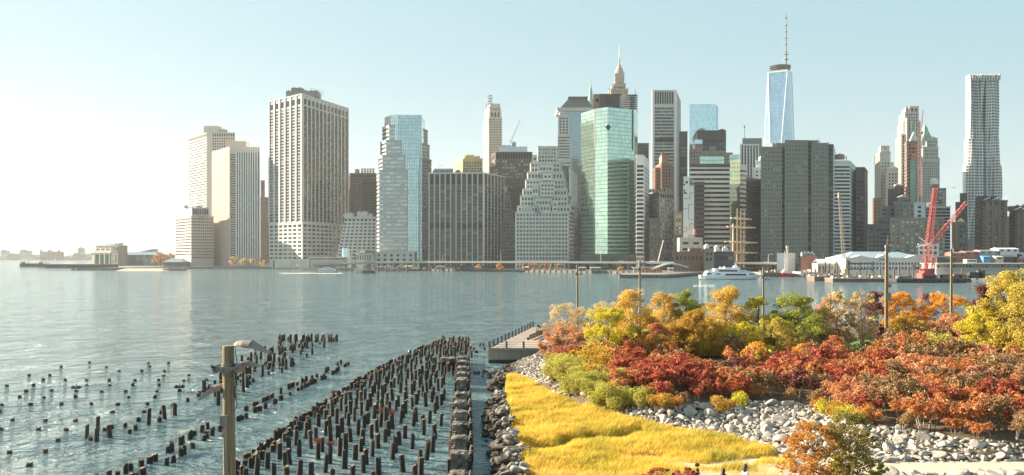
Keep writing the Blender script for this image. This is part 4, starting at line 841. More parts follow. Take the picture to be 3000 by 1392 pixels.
# ---------------------------------------------------------------- right group, near
tower('old red brown brick building with arched top peeking right of the dark brown tower', 2555, 2558, 2582, 581, 1.45, 1.03, 1.0, None, st('punch', 3.7, 3.4, .5, .6, g='win'), 'salmon_brick', name='brick_building', cat='building')
tb, d, fp, zt = tower('big dark grey loft building with stepped wings and a small pediment', None, 2621, 2680, 593, 1.35, 1, 1.0, None, st('punch', 3.9, 3.6, .5, .45, g='win_grey'), 'mid_stone', name='loft_building', cat='building')
for (x0, x1, yt, o) in ((2582, 2622, 604, 5), (2572, 2600, 640, -4), (2568, 2640, 662, -7), (2632, 2663, 578, 6)): block(tb, None, x0, x1, yt, d+o, 1, 1, None, st('bands', 3.9, 3.6, .45, g='win_grey'), 'mid_stone', dep=14, name='wing', budget=[20])
a, b, c = P(2631, 578, d+5), P(2664, 578, d+5), P(2647, 571, d+5); m = MB(); m.v = [tuple(a), tuple(b), tuple(c), (a.x, a.y+4, a.z), (b.x, a.y+4, a.z), (c.x, a.y+4, c.z)]; m.f = [(0, 1, 2), (0, 2, 5, 3), (2, 1, 4, 5)]; m.uv = [[(0, 0)]*3, [(0, 0)]*4, [(0, 0)]*4]; m.build('pediment', M['pale_stone'], tb)
tb2, d2, fp, zt = tower('pair of plain dark rooftop boxes on a building behind the big grey loft', None, 2601, 2632, 553, 1.48, 1, 1.0, None, None, 'dark_stone', name='dark_building', cat='building')
block(tb2, None, 2611, 2648, 570, d2-4, 1, 1, None, None, 'black_steel', dep=12, name='dark_box'); block(tb2, None, 2620, 2650, 545, d2+8, 1, 1, None, st('punch', 4, 4, .5, .5), 'brown_brick', dep=12, name='upper_box'); roofbox(tb2, 2625, 2640, 541, 546, d2+12, 6, 'metal_grey')
tower('wide tan brick apartment house with many paired windows behind the white market hall', None, 2607, 2765, 639, 1.17, 1, 1.0, None, st('punch', 3.3, 4.2, .42, .55, g='win_white', bot=3), 'tan_brick', name='apartment_house', cat='apartment house')
tower('low tan block with a square of windows right of the wide tan apartment house', None, 2745, 2768, 690, 1.14, 1, 1.0, None, st('punch', 3.3, 4.2, .42, .55, g='win_white'), 'tan_brick', name='apartment_house', cat='apartment house')
tower('grey small windowed house below the dark brown glinting tower', None, 2541, 2579, 682, 1.2, 1, 1.0, None, st('punch', 3.6, 3.8, .5, .5, g='win'), 'mid_stone', name='low_building', cat='building')
tower('pale grey block rising above the grey small windowed house', None, 2538, 2568, 658, 1.3, 1, 1.0, None, st('punch', 3.6, 8, .4, .7, g='win'), 'mid_stone', name='low_building', cat='building')
tower('small white building lost among brown blocks left of the red crane', None, 2678, 2709, 595, 1.3, 1, 1.0, None, st('punch', 4, 6, .5, .6, g='win'), 'white_conc', name='white_building', cat='building')
tb, d, fp, zt = tower('dark apartment tower with thin pale floor lines behind the red crane mast', None, 2711, 2784, 606, 1.33, 1, 1.0, None, st('bands', 3.1, 4, .7, g='win_black', top=1, bot=2, edge=.3), 'pale_stone', name='apartment_tower', cat='apartment tower')
roofbox(tb, 2727, 2760, 593, 606, d+6, 10, 'dark_stone'); block(tb, None, 2722, 2772, 598, d+4, 1, 1, None, None, 'salmon_brick', yb=607, dep=12, name='penthouse')
tb, d, fp, zt = tower('grey building with white water tank on top right of the gothic tower', None, 2748, 2772, 552, 1.6, 1, 1.0, None, st('punch', 3.6, 3.8, .5, .5, g='win_white'), 'mid_stone', name='grey_building', cat='building')
block(tb, None, 2729, 2750, 541, d+3, 1, 1, None, st('punch', 3.6, 3.8, .5, .5, g='win'), 'salmon_brick', dep=14, name='wing'); 
c = P(2737, 541, d+8); m = MB(); m.lathe((c.x, c.y, c.z), [(4.2, 0), (4.4, 5), (3.4, 6.5), (.2, 7.5)], 12); m.build('water_tank', M['white_paint'], tb)
tb, d, fp, zt = tower('plain dark stepped block between the red crane boom and the rippled steel tower', None, 2799, 2832, 593, 1.4, 1, 1.0, None, st('punch', 4, 5, .3, .7, g='win'), 'dark_brown', name='dark_building', cat='building')
block(tb, None, 2812, 2834, 566, d+6, 1, 1, None, None, 'dark_brown', dep=14, name='upper_block')
tb, d, fp, zt = tower('narrow grey block with a small yellow dome and a sunlit orange edge', None, 2806, 2832, 652, 1.27, 1, 1.0, None, st('punch', 3.8, 4, .5, .5, g='win_white'), 'mid_stone', name='domed_block', cat='building')
c = P(2815, 652, d+4); m = MB(); m.lathe((c.x, c.y, c.z), [(3.2, 0), (3.2, .8), (2.6, 2.2), (1.2, 3.4), (.2, 3.9)], 14); m.build('dome', M['yellow_wrap'], tb)
m = MB(); a, b = P(2801, 728, d), P(2806, 650, d); m.box(a.x, b.x, a.y, a.y+8, a.z, b.z); m.build('sunlit_edge_column', M['orange_wood'], tb)  # orange sunlight on this edge is put into the column's colour
AP = st('grid', 2.95, 3.3, .5, .42, g='win_white', top=2.5, bot=3, out=.5)
for (xs_, lab) in (((2858, 2878, 2951, 588, 1.18), 'broad dark brick apartment tower with slanted roof fins before the rippled tower'), ((2958, 2972, 3030, 616, 1.22), 'dark brick apartment tower cut by the right edge of the picture')):
    x0, xc, x1, yt, k = xs_
    tb, d, fp, zt = tower(lab, x0, xc, x1, yt, k, 1.02, 1.0, AP, AP, 'dark_brown', name='apartment_tower', cat='apartment tower')
    w_ = MB(); t_ = Vector((fp[2][0]-fp[1][0], fp[2][1]-fp[1][1])); L = t_.length; t_ = t_/L
    nf = int((zt-8)/2.95)
    for k2 in range(nf): w_.fbox(fp[1], t_, (t_[1], -t_[0]), .2, L-.2, -.05, .75, 5+k2*(zt-8)/nf, 5+k2*(zt-8)/nf+.28)
    w_.build('floor_edge', M['pale_stone'], tb)
    for f in (.18, .42, .66, .9):
        m = MB(); m.fbox(fp[1], t_, (t_[1], -t_[0]), L*f-1.6, L*f+1.6, -.05, 1.1, 4, zt-.5); m.build('brick_bay', M['brown_brick'], tb)
    for f in (.1, .45, .8):
        m = MB(); u0 = fp[1][0]+t_[0]*L*f; m.fbox((u0, fp[1][1]+2), t_, (t_[1], -t_[0]), 0, 4.5, -6, 0, zt+.4, zt+1); v = m.v; m.v = [(p[0]+(p[2]-zt)*2, p[1], p[2]+ (p[0]-u0)*.45) for p in v]; m.build('roof_fin', M['steel_light'], tb)
    roofbox(tb, xc+2, xc+40, yt-12, yt-1, d+10, 12, 'dark_brown')
tower('grey far block in the gap between the two dark brick apartment towers', None, 2950, 2962, 635, 1.5, 1, 1, None, st('punch', 3, 3.4, .5, .5, g='win_grey'), 'mid_stone', name='apartment_tower', cat='apartment tower')
tower('salmon tower top behind the apartment tower at the right edge', None, 2993, 3040, 600, 1.5, 1, 1, None, st('punch', 3, 3.4, .5, .5, g='win_grey'), 'salmon_brick', name='apartment_tower', cat='apartment tower')
for x0, x1, yt, k, wl, lab in ((2689, 2751, 715, 1.12, 'white_conc', 'white three storey house with cornice behind the red crane base'), (2276, 2330, 741, 1.02, 'white_conc', 'plain white boxy building behind the red lightship masts'),
        (2347, 2394, 750, 1.02, 'red_brick', 'low red brick building with roof clutter right of the plain white box'), (2700, 2745, 700, 1.2, 'dark_stone', 'dark roofed block behind the white three storey house')):
    tb, d, fp, zt = tower(lab, None, x0, x1, yt, k, 1, 1.0, None, st('punch', 3.6, 3.6, .5, .45, g='win', bot=2, top=1) if 'plain' not in lab else None, wl, name='low_building', cat='building')
    if 'clutter' in lab:
        for i in range(4): roofbox(tb, 2350+i*10, 2357+i*10, 743, 750, d+4, 4, 'metal_grey')
# ---------------------------------------------------------------- far left island buildings
dd = 3380; r = empty('turreted_hall', P(147, 758, dd), 'faint turreted brick hall on the far wooded shore', 'building')
m = MB(); a, b = P(123, 758, dd), P(172, 737, dd); m.box(a.x, b.x, dd, dd+40, 0, b.z); m.build('wall', M['brown_brick'], r)
for x in (120, 143, 150, 173):
    m = MB(); c = P(x, 0, dd); h = P(0, 734, dd).z-(2 if x in (143, 150) else 0); m.lathe((c.x, dd, 0), [(3.4, 0), (3.4, h), (2.6, h+3), (.3, h+6)], 8); m.build('turret', M['brown_brick'], r)
for x0, x1, y, lab in ((2, 13, 734, 'faint grey blocks far off at the left edge'), (57, 78, 734, 'faint low block on the far shore left of the turreted hall'), (228, 236, 727, 'faint square tower just left of the white ferry terminal')):
    r = empty('far_building', P(x0, 755, 3600), lab, 'building'); m = MB(); a, b = P(x0, 760, 3600), P(x1, y, 3600); m.box(a.x, b.x, 3600, 3640, 0, b.z); m.box(a.x+3, (a.x+b.x)/2, 3605, 3625, b.z, b.z+4); m.build('wall', M['mid_stone'], r)
def sailboat(x, yb, yt, lab):
    p = G(x, yb); r = empty('sailboat', p, lab, 'sailboat'); h = (yb-yt)/F*p.y
    m = MB(); m.prism([(p.x-4, p.y), (p.x+4, p.y-1), (p.x+5, p.y), (p.x+4, p.y+1)], 0, 1.2); m.build('hull', M['white_paint'], r)
    m = MB(); m.tube((p.x, p.y, 1), (p.x, p.y, h), .2, n=4); m.build('mast', M['metal_grey'], r)
    m = MB(); m.poly([(p.x+.3, p.y, 2), (p.x+4.5, p.y+.5, 2), (p.x+.3, p.y, h)]); m.poly([(p.x+.3, p.y+.15, h), (p.x+4.5, p.y+.65, 2), (p.x+.3, p.y+.15, 2)]); m.poly([(p.x-.3, p.y, 2), (p.x-.3, p.y, h*.85), (p.x-4, p.y, 2)]); m.build('sail', M['white_paint'], r)
sailboat(160, 766, 752, 'tiny white sailboat beyond the left end piers'); sailboat(13, 761, 754, 'tiny white sailboat near the left edge of the picture')
# piers at far left
for (x0, x1, y, dp, lab) in ((57, 112, 782, 14, 'outermost dark timber pier at far left'), (108, 135, 783, 10, 'short middle dark pier at far left'), (130, 330, 785.5, 18, 'long dark ribbed ferry pier at far left')):
    p0, p1 = G(x0, y), G(x1, y); r = empty('ferry_pier', p0, lab, 'pier')
    m = MB(); m.box(p0.x, p1.x, p0.y, p0.y+dp, 4.4, 5.2); m.build('deck', M['seawall'], r)
    m = MB()
    for k in range(int((p1.x-p0.x)/2.2)): m.tube((p0.x+k*2.2+.4, p0.y+.3, -1), (p0.x+k*2.2+.4, p0.y+.3, 5), .45, n=5)
    m.box(p0.x+.2, p1.x, p0.y+1.2, p0.y+dp-1, 0, 4.4); m.build('timber_fender', M['dark_brown'], r)
    if x0 != 130:
        m = MB(); m.cbox((p0.x+4, p0.y+3, 5.2), 4, 3, 2); m.tube((p0.x+12, p0.y+2, 5), (p0.x+12, p0.y+2, 9), .3); m.build('mooring_post', M['dark_brown'], r)
for (x0, x1, y, lab) in ((208, 216, 792, 'single dark mooring block in the water left of the stone breakwater'), (223, 345, 792, 'low stone breakwater in front of the ferry terminal'), (476, 542, 793, 'low dark stone jetty below the small blue roofed pavilion')):
    p0, p1 = G(x0, y), G(x1, y); m = MB(); n = max(1, int((p1.x-p0.x)/3)); rnd = random.Random(x0)
    for k in range(n): m.cbox((p0.x+(k+.5)*(p1.x-p0.x)/n, p0.y+2, -1), (p1.x-p0.x)/n, 4, 3+rnd.uniform(-.3, .4), 0)
    tag(m.build('breakwater', M['seawall'], loc=p0), lab, 'breakwater')
mat('beach_sand', (.45, .36, .28), .95, .1, .2)
p0, p1 = G(338, 793.5), G(480, 793.5); m = MB(); m.quad((p0.x, p0.y, .05), (p1.x, p1.y, .05), (p1.x+10, p1.y+35, 2.1), (p0.x-4, p0.y+35, 2.1)); tag(m.build('beach', M['beach_sand']), kind='structure')
# ferry terminal with arches
dd = 1240; zt = lambda y: P(0, y, dd).z; X = lambda x: P(x, 0, dd).x
r = empty('ferry_terminal', P(300, 776, dd), 'ornate cream ferry terminal with tall arches and green roof trellis', 'ferry terminal')
w_ = MB(); w_.box(X(270), X(336), dd, dd+14, 2, zt(720)); w_.box(X(246), X(272), dd+3, dd+14, 2, zt(742)); w_.box(X(244), X(272), dd+2, dd+14, zt(744), zt(741.5)); w_.box(X(249), X(270), dd+6, dd+12, zt(742), zt(733)); w_.box(X(245), X(338), dd-1.5, dd+2, zt(742), zt(740)); w_.box(X(268), X(337), dd-1, dd+.1, zt(720.5), zt(719)); w_.build('wall', M['limestone'], r)
w_ = MB(); w_.prism([(X(246), dd+3), (X(272), dd+3), (X(272), dd+14), (X(246), dd+14)], zt(733), zt(726), top_pts=[(X(254), dd+6), (X(268), dd+6), (X(268), dd+10), (X(254), dd+10)]); w_.build('hipped_roof', M['limestone'], r)
for i in range(3):
    x = 281+i*20.5; m = MB(); c = X(x); rr = 6.2/F*dd; zb = 2.5; zs = zt(753-2)
    pts = [(c-rr, zb), (c+rr, zb)]+[(c+rr*math.cos(a), zs+rr*math.sin(a)) for a in np.linspace(0, math.pi, 9)]
    m.poly([(p[0], dd-.2, p[1]) for p in pts]); m.build('arch_opening', M['brown_brick'], r)
    for s in (-1, 1):
        m = MB(); m.box(X(x+s*10.2)-.9, X(x+s*10.2)+.9, dd-1.4, dd+.1, 2, zt(740)) if s < 0 or i == 2 else m.box(X(x+s*10.2)-.2, X(x+s*10.2)+.2, dd-1.1, dd+.1, zt(741), zt(739)); m.build('pilaster', M['copper_green'], r)
    for s in (-4, 4):
        m = MB(); m.lathe((X(x+s), dd+2, zt(722)+(0)), [(1, -4), (1.1, -2), (.4, 1), (.1, 2.2)], 6); m.build('finial', M['copper_green'], r)
    m = MB()
    for k in range(3): m.box(X(x-5+k*4), X(x-5+k*4)+1.1, dd-.15, dd+.1, zt(733), zt(729))
    m.build('attic_window', M['win'], r)
w_ = MB(); w_.box(X(336), X(367), dd-1, dd+14, 2, zt(741)); w_.box(X(338), X(366), dd, dd+14, zt(741), zt(719)); w_.build('end_block', M['tan_brick'], r)
for (x0, x1, y0, y1) in ((340, 357, 747, 766), (341, 365, 722, 728), (341, 365, 733, 739)):
    m = MB(); m.box(X(x0), X(x1), dd-1.3, dd+.1, zt(y1), zt(y0)); m.build('window', M['win_light'], r)
m = MB()
for i in range(12):
    x = 300+i*5.2
    if x < 358: m.box(X(x)-.3, X(x)+.3, dd+5, dd+12, zt(716), zt(713.5)); m.tube((X(x), dd+6, zt(720)), (X(x), dd+6, zt(714)), .25, n=4)
m.box(X(299), X(357), dd+4.5, dd+5, zt(715.5), zt(713.5)); m.box(X(337), X(358), dd+5, dd+10, zt(718), zt(712.5)); m.build('roof_trellis', M['copper_green'], r); r.rotation_euler[2] = R_(-31); r.scale[0] = 1.14
r = empty('terminal_shed', P(410, 778, dd), 'long grey green shed beside the cream ferry terminal, curved roof behind', 'shed')
w_ = MB(); w_.box(X(367), X(456), dd+2, dd+30, 2, zt(747)); w_.build('wall', M['tan_brick'], r)
w_ = MB(); w_.prism([(X(365), dd), (X(460), dd), (X(460), dd+32), (X(365), dd+32)], zt(747), zt(738.5), top_pts=[(X(369), dd+8), (X(449), dd+8), (X(449), dd+25), (X(369), dd+25)]); w_.prism([(X(390), dd+14), (X(440), dd+14), (X(440), dd+28), (X(390), dd+28)], zt(739), zt(729), top_pts=[(X(436), dd+14), (X(440), dd+14), (X(440), dd+28), (X(436), dd+28)]); w_.build('roof', M['roof_blue'], r)
for (x0, x1) in ((372, 386), (396, 416)):
    m = MB(); m.box(X(x0), X(x1), dd+1.7, dd+2.1, zt(763), zt(750)); m.build('window', M['win_light'], r)
m = MB(); m.prism([(X(421), dd-3), (X(466), dd-3), (X(466), dd+1), (X(421), dd+1)], 2.5, zt(753.5)); m.prism([(X(421), dd-3), (X(428), dd-3), (X(428), dd+1), (X(421), dd+1)], zt(753.5), zt(748), top_pts=[(X(424), dd-3), (X(425), dd-3), (X(425), dd+1), (X(424), dd+1)]); m.build('translucent_hall', M['win_light'], r)
dd = 1150; X = lambda x: P(x, 0, dd).x; zt = lambda y: P(0, y, dd).z
r = empty('pavilion', P(508, 783, dd), 'small many windowed pavilion with a blue hipped roof', 'pavilion')
w_ = MB(); w_.box(X(479), X(537), dd, dd+22, 2, zt(768)); w_.build('wall', M['tan_brick'], r)
w_ = MB(); w_.prism([(X(477), dd-1), (X(539), dd-1), (X(539), dd+23), (X(477), dd+23)], zt(768), zt(757), top_pts=[(X(494), dd+8), (X(523), dd+8), (X(523), dd+14), (X(494), dd+14)]); w_.build('hipped_roof', M['roof_blue'], r)
for k in range(2):
    m = MB()
    for i in range(10): m.box(X(482+i*5.4), X(485+i*5.4), dd-.15, dd+.1, zt(775+k*6), zt(772+k*6))
    m.build('window_row', M['win'], r)
# glass cylinder hall, hexagonal brick hall, ramp building
dd = shore(1010)*1.04; X = lambda x: P(x, 0, dd).x; zt = lambda y: P(0, y, dd).z
m = MB(); rr = 11/F*dd; m.lathe((X(1011), dd+rr, 2), [(rr, 0), (rr, zt(727)-2), (rr-.6, zt(727)-2), (rr-.6, 1)], 20); r = empty('glass_drum', P(1011, 760, dd), 'pale glass drum standing before the sloping sided block', 'entrance drum'); m.build('drum_wall', M['pale_glass'], r)
r = empty('hexagonal_hall', P(1067, 765, dd), 'low pale hexagonal hall with a red brown tiled roof', 'hall'); c = X(1067); rr = 30/F*dd
hexp = lambda q_: [(c+q_*rr*math.cos(a), dd+12+q_*rr*.8*math.sin(a)) for a in [k*math.pi/3+.5 for k in range(6)]]
m = MB(); m.prism(hexp(.92), 2, zt(741)); m.build('wall', M['pale_stone'], r); m = MB(); m.prism(hexp(1.0), zt(741), zt(733), top_pts=hexp(.45)); m.build('tiled_roof', M['brown_brick'], r)
m = MB()
for k in range(7): m.box(X(1045+k*7), X(1048+k*7), dd-9.6, dd-8.5, zt(762), zt(748))
m.build('window_row', M['win_grey'], r)
r = empty('ramp_building', P(950, 770, dd-6), 'long low white building with a curved ramp wall under the gridded tower', 'building')
m = MB(); m.box(X(908), X(1020), dd-6, dd+8, 2, zt(753)); m.box(X(880), X(910), dd-8, dd, 2, zt(763)); m.build('wall', M['limestone'], r)
m = MB(); m.box(X(912), X(1016), dd-6.3, dd-6, zt(760), zt(757)); m.build('ribbon_window', M['win_grey'], r)
r = empty('base_wall', P(850, 775, shore(850)*1.03), 'long blank pale wall at the foot of the great gridded tower', 'wall'); d2 = shore(850)*1.03; m = MB(); m.box(P(796, 0, d2).x, P(925, 0, d2).x, d2, d2+4, 2, P(0, 759, d2).z); m.build('panel', M['limestone'], r)
m = MB(); m.box(P(800, 0, d2).x, P(804, 0, d2).x, d2-.2, d2, 2, P(0, 762, d2).z); m.build('doorway', M['win'], r)
# ---------------------------------------------------------------- elevated highway
mat('deck_conc', (.33, .325, .30), .8, .1, .1)
r = empty('elevated_highway', P(1500, 770, 900), 'long elevated highway on dark columns running along the waterfront', 'highway')
cl = [(868, 777, 1.0), (940, 774, 1.0), (1010, 771, 1.01), (1100, 768.5, 1.02), (1250, 767, 1.03), (1600, 767.5, 1.03), (2000, 769.5, 1.03), (2420, 771.5, 1.03), (2640, 772, 1.05), (3020, 772, 1.1)]
pts = []
for x, y, k in cl: d = shore(x)*k+8; pts.append(P(x, y, d))
dk = MB(); pr = MB(); rdm = MB()
for i in range(len(pts)-1):
    a, b = pts[i], pts[i+1]; t_ = Vector((b.x-a.x, b.y-a.y)).normalized(); n_ = Vector((t_[1], -t_[0]))
    def rect(mb, o0, o1, za0, za1):
        A = [(a.x+n_[0]*o, a.y+n_[1]*o) for o in (o1, o0)]; B2 = [(b.x+n_[0]*o, b.y+n_[1]*o) for o in (o1, o0)]
        v = [(*A[0], a.z+za0), (*B2[0], b.z+za0), (*B2[1], b.z+za0), (*A[1], a.z+za0), (*A[0], a.z+za1), (*B2[0], b.z+za1), (*B2[1], b.z+za1), (*A[1], a.z+za1)]
        for f in ((0, 1, 5, 4), (1, 2, 6, 5), (2, 3, 7, 6), (3, 0, 4, 7), (4, 5, 6, 7), (3, 2, 1, 0)): mb.quad(*[v[k] for k in f])
    rect(dk, -18, 0, -1.6, -.2); rect(pr, -.15, .35, -1.0, .75); rect(pr, -18.3, -18, -1.0, .75); rect(rdm, -17.8, -.2, -.2, -.1)
dk.build('deck_beam', M['mid_stone'], r); pr.build('parapet', M['deck_conc'], r); rdm.build('roadway', M['asphalt'], r)
for i in range(2, len(pts)-1):
    a, b = pts[i], pts[i+1]; L = (b-a).length; n = int(L/14)
    for k in range(n):
        p = a.lerp(b, (k+.5)/n)
        for o in (2.5, 15): m = MB(); m.box(p.x-.6, p.x+.6, p.y+o-.6, p.y+o+.6, 2, p.z-1.5); m.build('column', M['dark_stone'], r)
def road_at(x):
    for i in range(len(cl)-1):
        if cl[i][0] <= x <= cl[i+1][0]:
            f = (x-cl[i][0])/(cl[i+1][0]-cl[i][0]); return pts[i].lerp(pts[i+1], f)
    return pts[-1]
# cars
mat('car_white', (.8, .8, .8), .25, .02, 1); mat('car_dark', (.05, .05, .06), .25, .02, 1); mat('car_yellow', (.7, .35, .05), .3, .02, 1); mat('tyre', (.02, .02, .02), .9, .1, 3)
def car(x, c, lab, van=False):
    p = road_at(x)+Vector((0, 3.5, 0)); L, W, hb, hc = (5.4, 2, 1.1, 1.1) if van else (4.7, 1.8, .8, .62)
    r = empty('parked_car' if False else 'car', (p.x, p.y, p.z-.1), lab, 'van' if van else 'car', rz=math.atan2(-.53, .85)*.0-.55)
    o0 = Vector((0, 0, 0))
    def bld(mb, nm, mm): o = mb.build(nm, M[mm]); o.parent = r; return o
    m = MB(); m.prism([(-L/2, -W/2), (L/2, -W/2), (L/2, W/2), (-L/2, W/2)], .3, .3+hb, top_pts=[(-L/2+.1, -W/2+.05), (L/2-.15, -W/2+.05), (L/2-.15, W/2-.05), (-L/2+.1, W/2-.05)])
    bld(m, 'body', c)
    m = MB(); f0, f1 = (-L*.47, L*.34) if van else (-L*.36, L*.22)
    m.prism([(f0, -W*.46), (f1, -W*.46), (f1, W*.46), (f0, W*.46)], .3+hb, .3+hb+hc, top_pts=[(f0+.25, -W*.4), (f1-.55, -W*.4), (f1-.55, W*.4), (f0+.25, W*.4)]); bld(m, 'window', 'win_black')
    m = MB(); m.box(f0+.25, f1-.55, -W*.41, W*.41, .3+hb+hc, .3+hb+hc+.06); bld(m, 'roof', c)
    for sx in (-.3, .3):
        for sy in (-.5, .5):
            m = MB(); m.tube((L*sx, W*sy-.1, .33), (L*sx, W*sy+.1, .33), .33, n=10); bld(m, 'wheel', 'tyre')
for x, c, lab, v in ((1136, 'car_white', 'white car on the highway in front of the stepped glass tower', 0), (1177, 'car_white', 'white car on the highway nearing the dark mullioned building', 0), (1006, 'car_yellow', 'orange yellow van on the highway ramp beside the glass drum', 1), (1801, 'car_dark', 'dark car on the highway before the green glass tower', 0),
    (1832, 'car_white', 'white car on the highway before the right corner of the green glass tower', 0), (1886, 'car_white', 'white car passing the slim white banded tower on the highway', 0), (1919, 'car_white', 'white van on the highway before the old grey stone block', 1), (2258, 'car_white', 'white car on the highway before the huge dark slab', 0), (1340, 'car_dark', 'dark car on the highway before the dark mullioned building', 0)): car(x, c, lab, v)
# highway street lamps
def lamp(x, yt, lab):
    p = road_at(x)+Vector((0, .3, 0)); r = empty('street_lamp', p, lab, 'street lamp'); z = P(0, yt, p.y).z
    m = MB(); m.tube((p.x, p.y, p.z), (p.x, p.y, z-1.5), .3, .2, 6); m.path([(p.x, p.y, z-1.5), (p.x+.5, p.y, z-.4), (p.x+2.6, p.y-.5, z)], [.2, .16, .12]); m.build('pole', M['steel_light'], r)
    m = MB(); m.cbox((p.x+3, p.y-.6, z-.2), 1.4, .5, .25); m.build('lamp_head', M['steel_light'], r)
lamp(1474, 734, 'tall street lamp on the highway left of the pale ziggurat'); lamp(1769, 734, 'tall street lamp on the highway before the green glass tower'); lamp(958, 742, 'street lamp above the white ramp building'); lamp(1300, 748, 'street lamp on the highway before the dark mullioned building'); lamp(2260, 744, 'street lamp on the highway before the huge dark slab')
p = road_at(1936)+Vector((0, 20, 0)); r = empty('leaning_mast', (p.x, p.y, 2), 'tall thin white leaning mast beside the mural building', 'mast'); m = MB(); m.tube((p.x, p.y, 2), P(1943, 706, p.y), .5, .3, 6); m.build('pole', M['white_paint'], r); m = MB(); m.tube(P(1943, 706, p.y), P(1943.6, 703, p.y), .5, .1, 6); m.build('tip', M['white_paint'], r)
# ---------------------------------------------------------------- clutter under the highway: kiosks and shelters
rnd = random.Random(3)
for i, (x, w2, c, lab) in enumerate(((1540, 20, 'white_paint', 'white canopy kiosk under the highway left of the row of autumn trees'), (1706, 26, 'steel_light', 'long white awning under the highway, left one of two'), (1745, 34, 'steel_light', 'long white awning under the highway, right one of two'), (1400, 22, 'metal_grey', 'grey shelter under the highway by a yellow tree'),
     (1290, 30, 'mid_stone', 'dark grey shelter under the highway at its left part'), (1870, 30, 'steel_light', 'white tent before the wooden pier pavilion'), (1195, 24, 'yellow_wrap', 'tan roofed shed behind the ferry docks'), (1970, 26, 'metal_grey', 'grey kiosk behind the two level pier'))):
    d = shore(x)*1.012; a, b = P(x-w2/2, 0, d).x, P(x+w2/2, 0, d).x
    r = empty('kiosk', (a, d, 2), lab, 'kiosk'); m = MB(); m.prism([(a, d), (b, d), (b, d+6), (a, d+6)], 5.0, 5.9, top_pts=[(a+.6, d+2.5), (b-.6, d+2.5), (b-.6, d+3.5), (a+.6, d+3.5)]); m.build('roof', M[c], r)
    m = MB(); m.box(a+1, b-1, d+2, d+5, 2, 5); m.build('wall', M['mid_stone'], r)
    m = MB(); [m.tube((a+(b-a)*f, d+.3, 2), (a+(b-a)*f, d+.3, 5), .12, n=4) for f in (.03, .5, .97)]; m.build('post_row', M['steel_light'], r)
# ---------------------------------------------------------------- two level pier
p0 = G(1815, 815.5); p1 = G(2062, 804); r = empty('leisure_pier', p0, 'two level concrete pier with a sweeping white canopy left of the white ferry', 'pier')
L = (p1-p0).length; t_ = Vector(((p1.x-p0.x)/L, (p1.y-p0.y)/L)); n_ = (t_[1], -t_[0])
p2 = G(1945, 815); q0 = G(1815, 810)
m = MB(); ft = [(p0.x, p0.y), (p2.x, p2.y), (p1.x+8, p1.y+10), (p1.x, p1.y+40), (q0.x, q0.y)]; m.prism(ft, .9, 2.6); m.build('deck', M['seawall'], r)
m = MB()
for i in range(46):
    f = i/45; p = p0.lerp(p2, f*2) if f < .5 else p2.lerp(p1, f*2-1); m.tube((p.x, p.y-.3, -1), (p.x, p.y-.3, 2.2), .5, n=6)
m.build('pile_row', M['seawall'], r)
d = shore(1960)*.93; a, b = P(1860, 0, d), P(2000, 0, d)
m = MB(); n = 18
for i in range(n):
    def cp(f): return (P(1908+115*f, 784-9*math.sin(f*2.4)+4*math.cos(f*6), d)+Vector((0, f*8, 0)))
    a, b = cp(i/n), cp((i+1)/n); m.quad(tuple(a), tuple(b), (b.x, b.y+9, b.z+.4), (a.x, a.y+9, a.z+.4)); m.quad((a.x, a.y, a.z-.9), (b.x, b.y, b.z-.9), tuple(b), tuple(a))
m.build('canopy', M['steel_light'], r)
m = MB(); a, b = P(1855, 784, d), P(1935, 782, d); m.box(a.x, b.x, d+3, d+10, a.z-.3, a.z); [m.tube((a.x+(b.x-a.x)*k/9, d+3.2, a.z), (a.x+(b.x-a.x)*k/9, d+3.2, a.z+1.1), .07, n=3) for k in range(10)]; m.tube((a.x, d+3.2, a.z+1.1), (b.x, d+3.2, a.z+1.1), .07, n=3); m.build('upper_deck', M['steel_light'], r)
m = MB(); a, b = P(1880, 800, d), P(1945, 786, d)
for k in range(8): m.box(a.x+(b.x-a.x)*k/8, a.x+(b.x-a.x)*(k+.6)/8, d+4, d+9, 2.6, b.z)
m.build('wooden_wall', M['orange_wood'], r)
m = MB(); 
for k in range(9): a = P(1965+k*11, 800, d+14); m.tube((a.x, a.y, 2.6), (P(1960+k*11, 785+k*1.6, d+14)), .15, n=4)
m.build('ramp_strut', M['steel_light'], r)
for x, y in ((1814, 806), (1818, 805)):
    q = G(x, 815); m = MB(); m.tube((q.x, q.y, -1), (q.x, q.y, 3.5), .45, n=6); m.build('corner_pile', M['tan_brick'], r)
# ---------------------------------------------------------------- white ferry
zd = 41600/(819-750); X = lambda x: P(x, 0, zd).x; Z = lambda y: P(0, y, zd).z
mat('boat_white', (.86, .88, .90), .3, .03, .3)
r = empty('catamaran_ferry', G(2140, 819), 'white catamaran ferry under way with its name on the side', 'ferry')
def hullsec(x, w0, w1, zb, zt_): return [(x, zd-w1, zt_), (x, zd-w0, zb), (x, zd+w0, zb), (x, zd+w1, zt_)]
hs = [(2050, 2.2, 3.5, 816, 806), (2062, 3.8, 4.6, 819.6, 806), (2110, 4.2, 4.8, 819.8, 806), (2180, 4.0, 4.8, 819.8, 806), (2212, 2.6, 4.4, 819, 805.5), (2229, .2, 2.6, 810, 804.5)]
m = MB(); S_ = [hullsec(X(x), a, b, Z(y0), Z(y1)) for x, a, b, y0, y1 in hs]
for i in range(len(S_)-1):
    for k in range(3): m.quad(S_[i][k+1], S_[i+1][k+1], S_[i+1][k], S_[i][k])
    m.quad(S_[i][0], S_[i+1][0], S_[i+1][3], S_[i][3])
m.poly(S_[0]); m.poly(S_[-1][::-1]); m.build('hull', M['boat_white'], r)
m = MB(); m.box(X(2052), X(2215), zd-4.9, zd-4.4, Z(818.2), Z(817)); m.build('boot_stripe', M['mid_stone'], r)
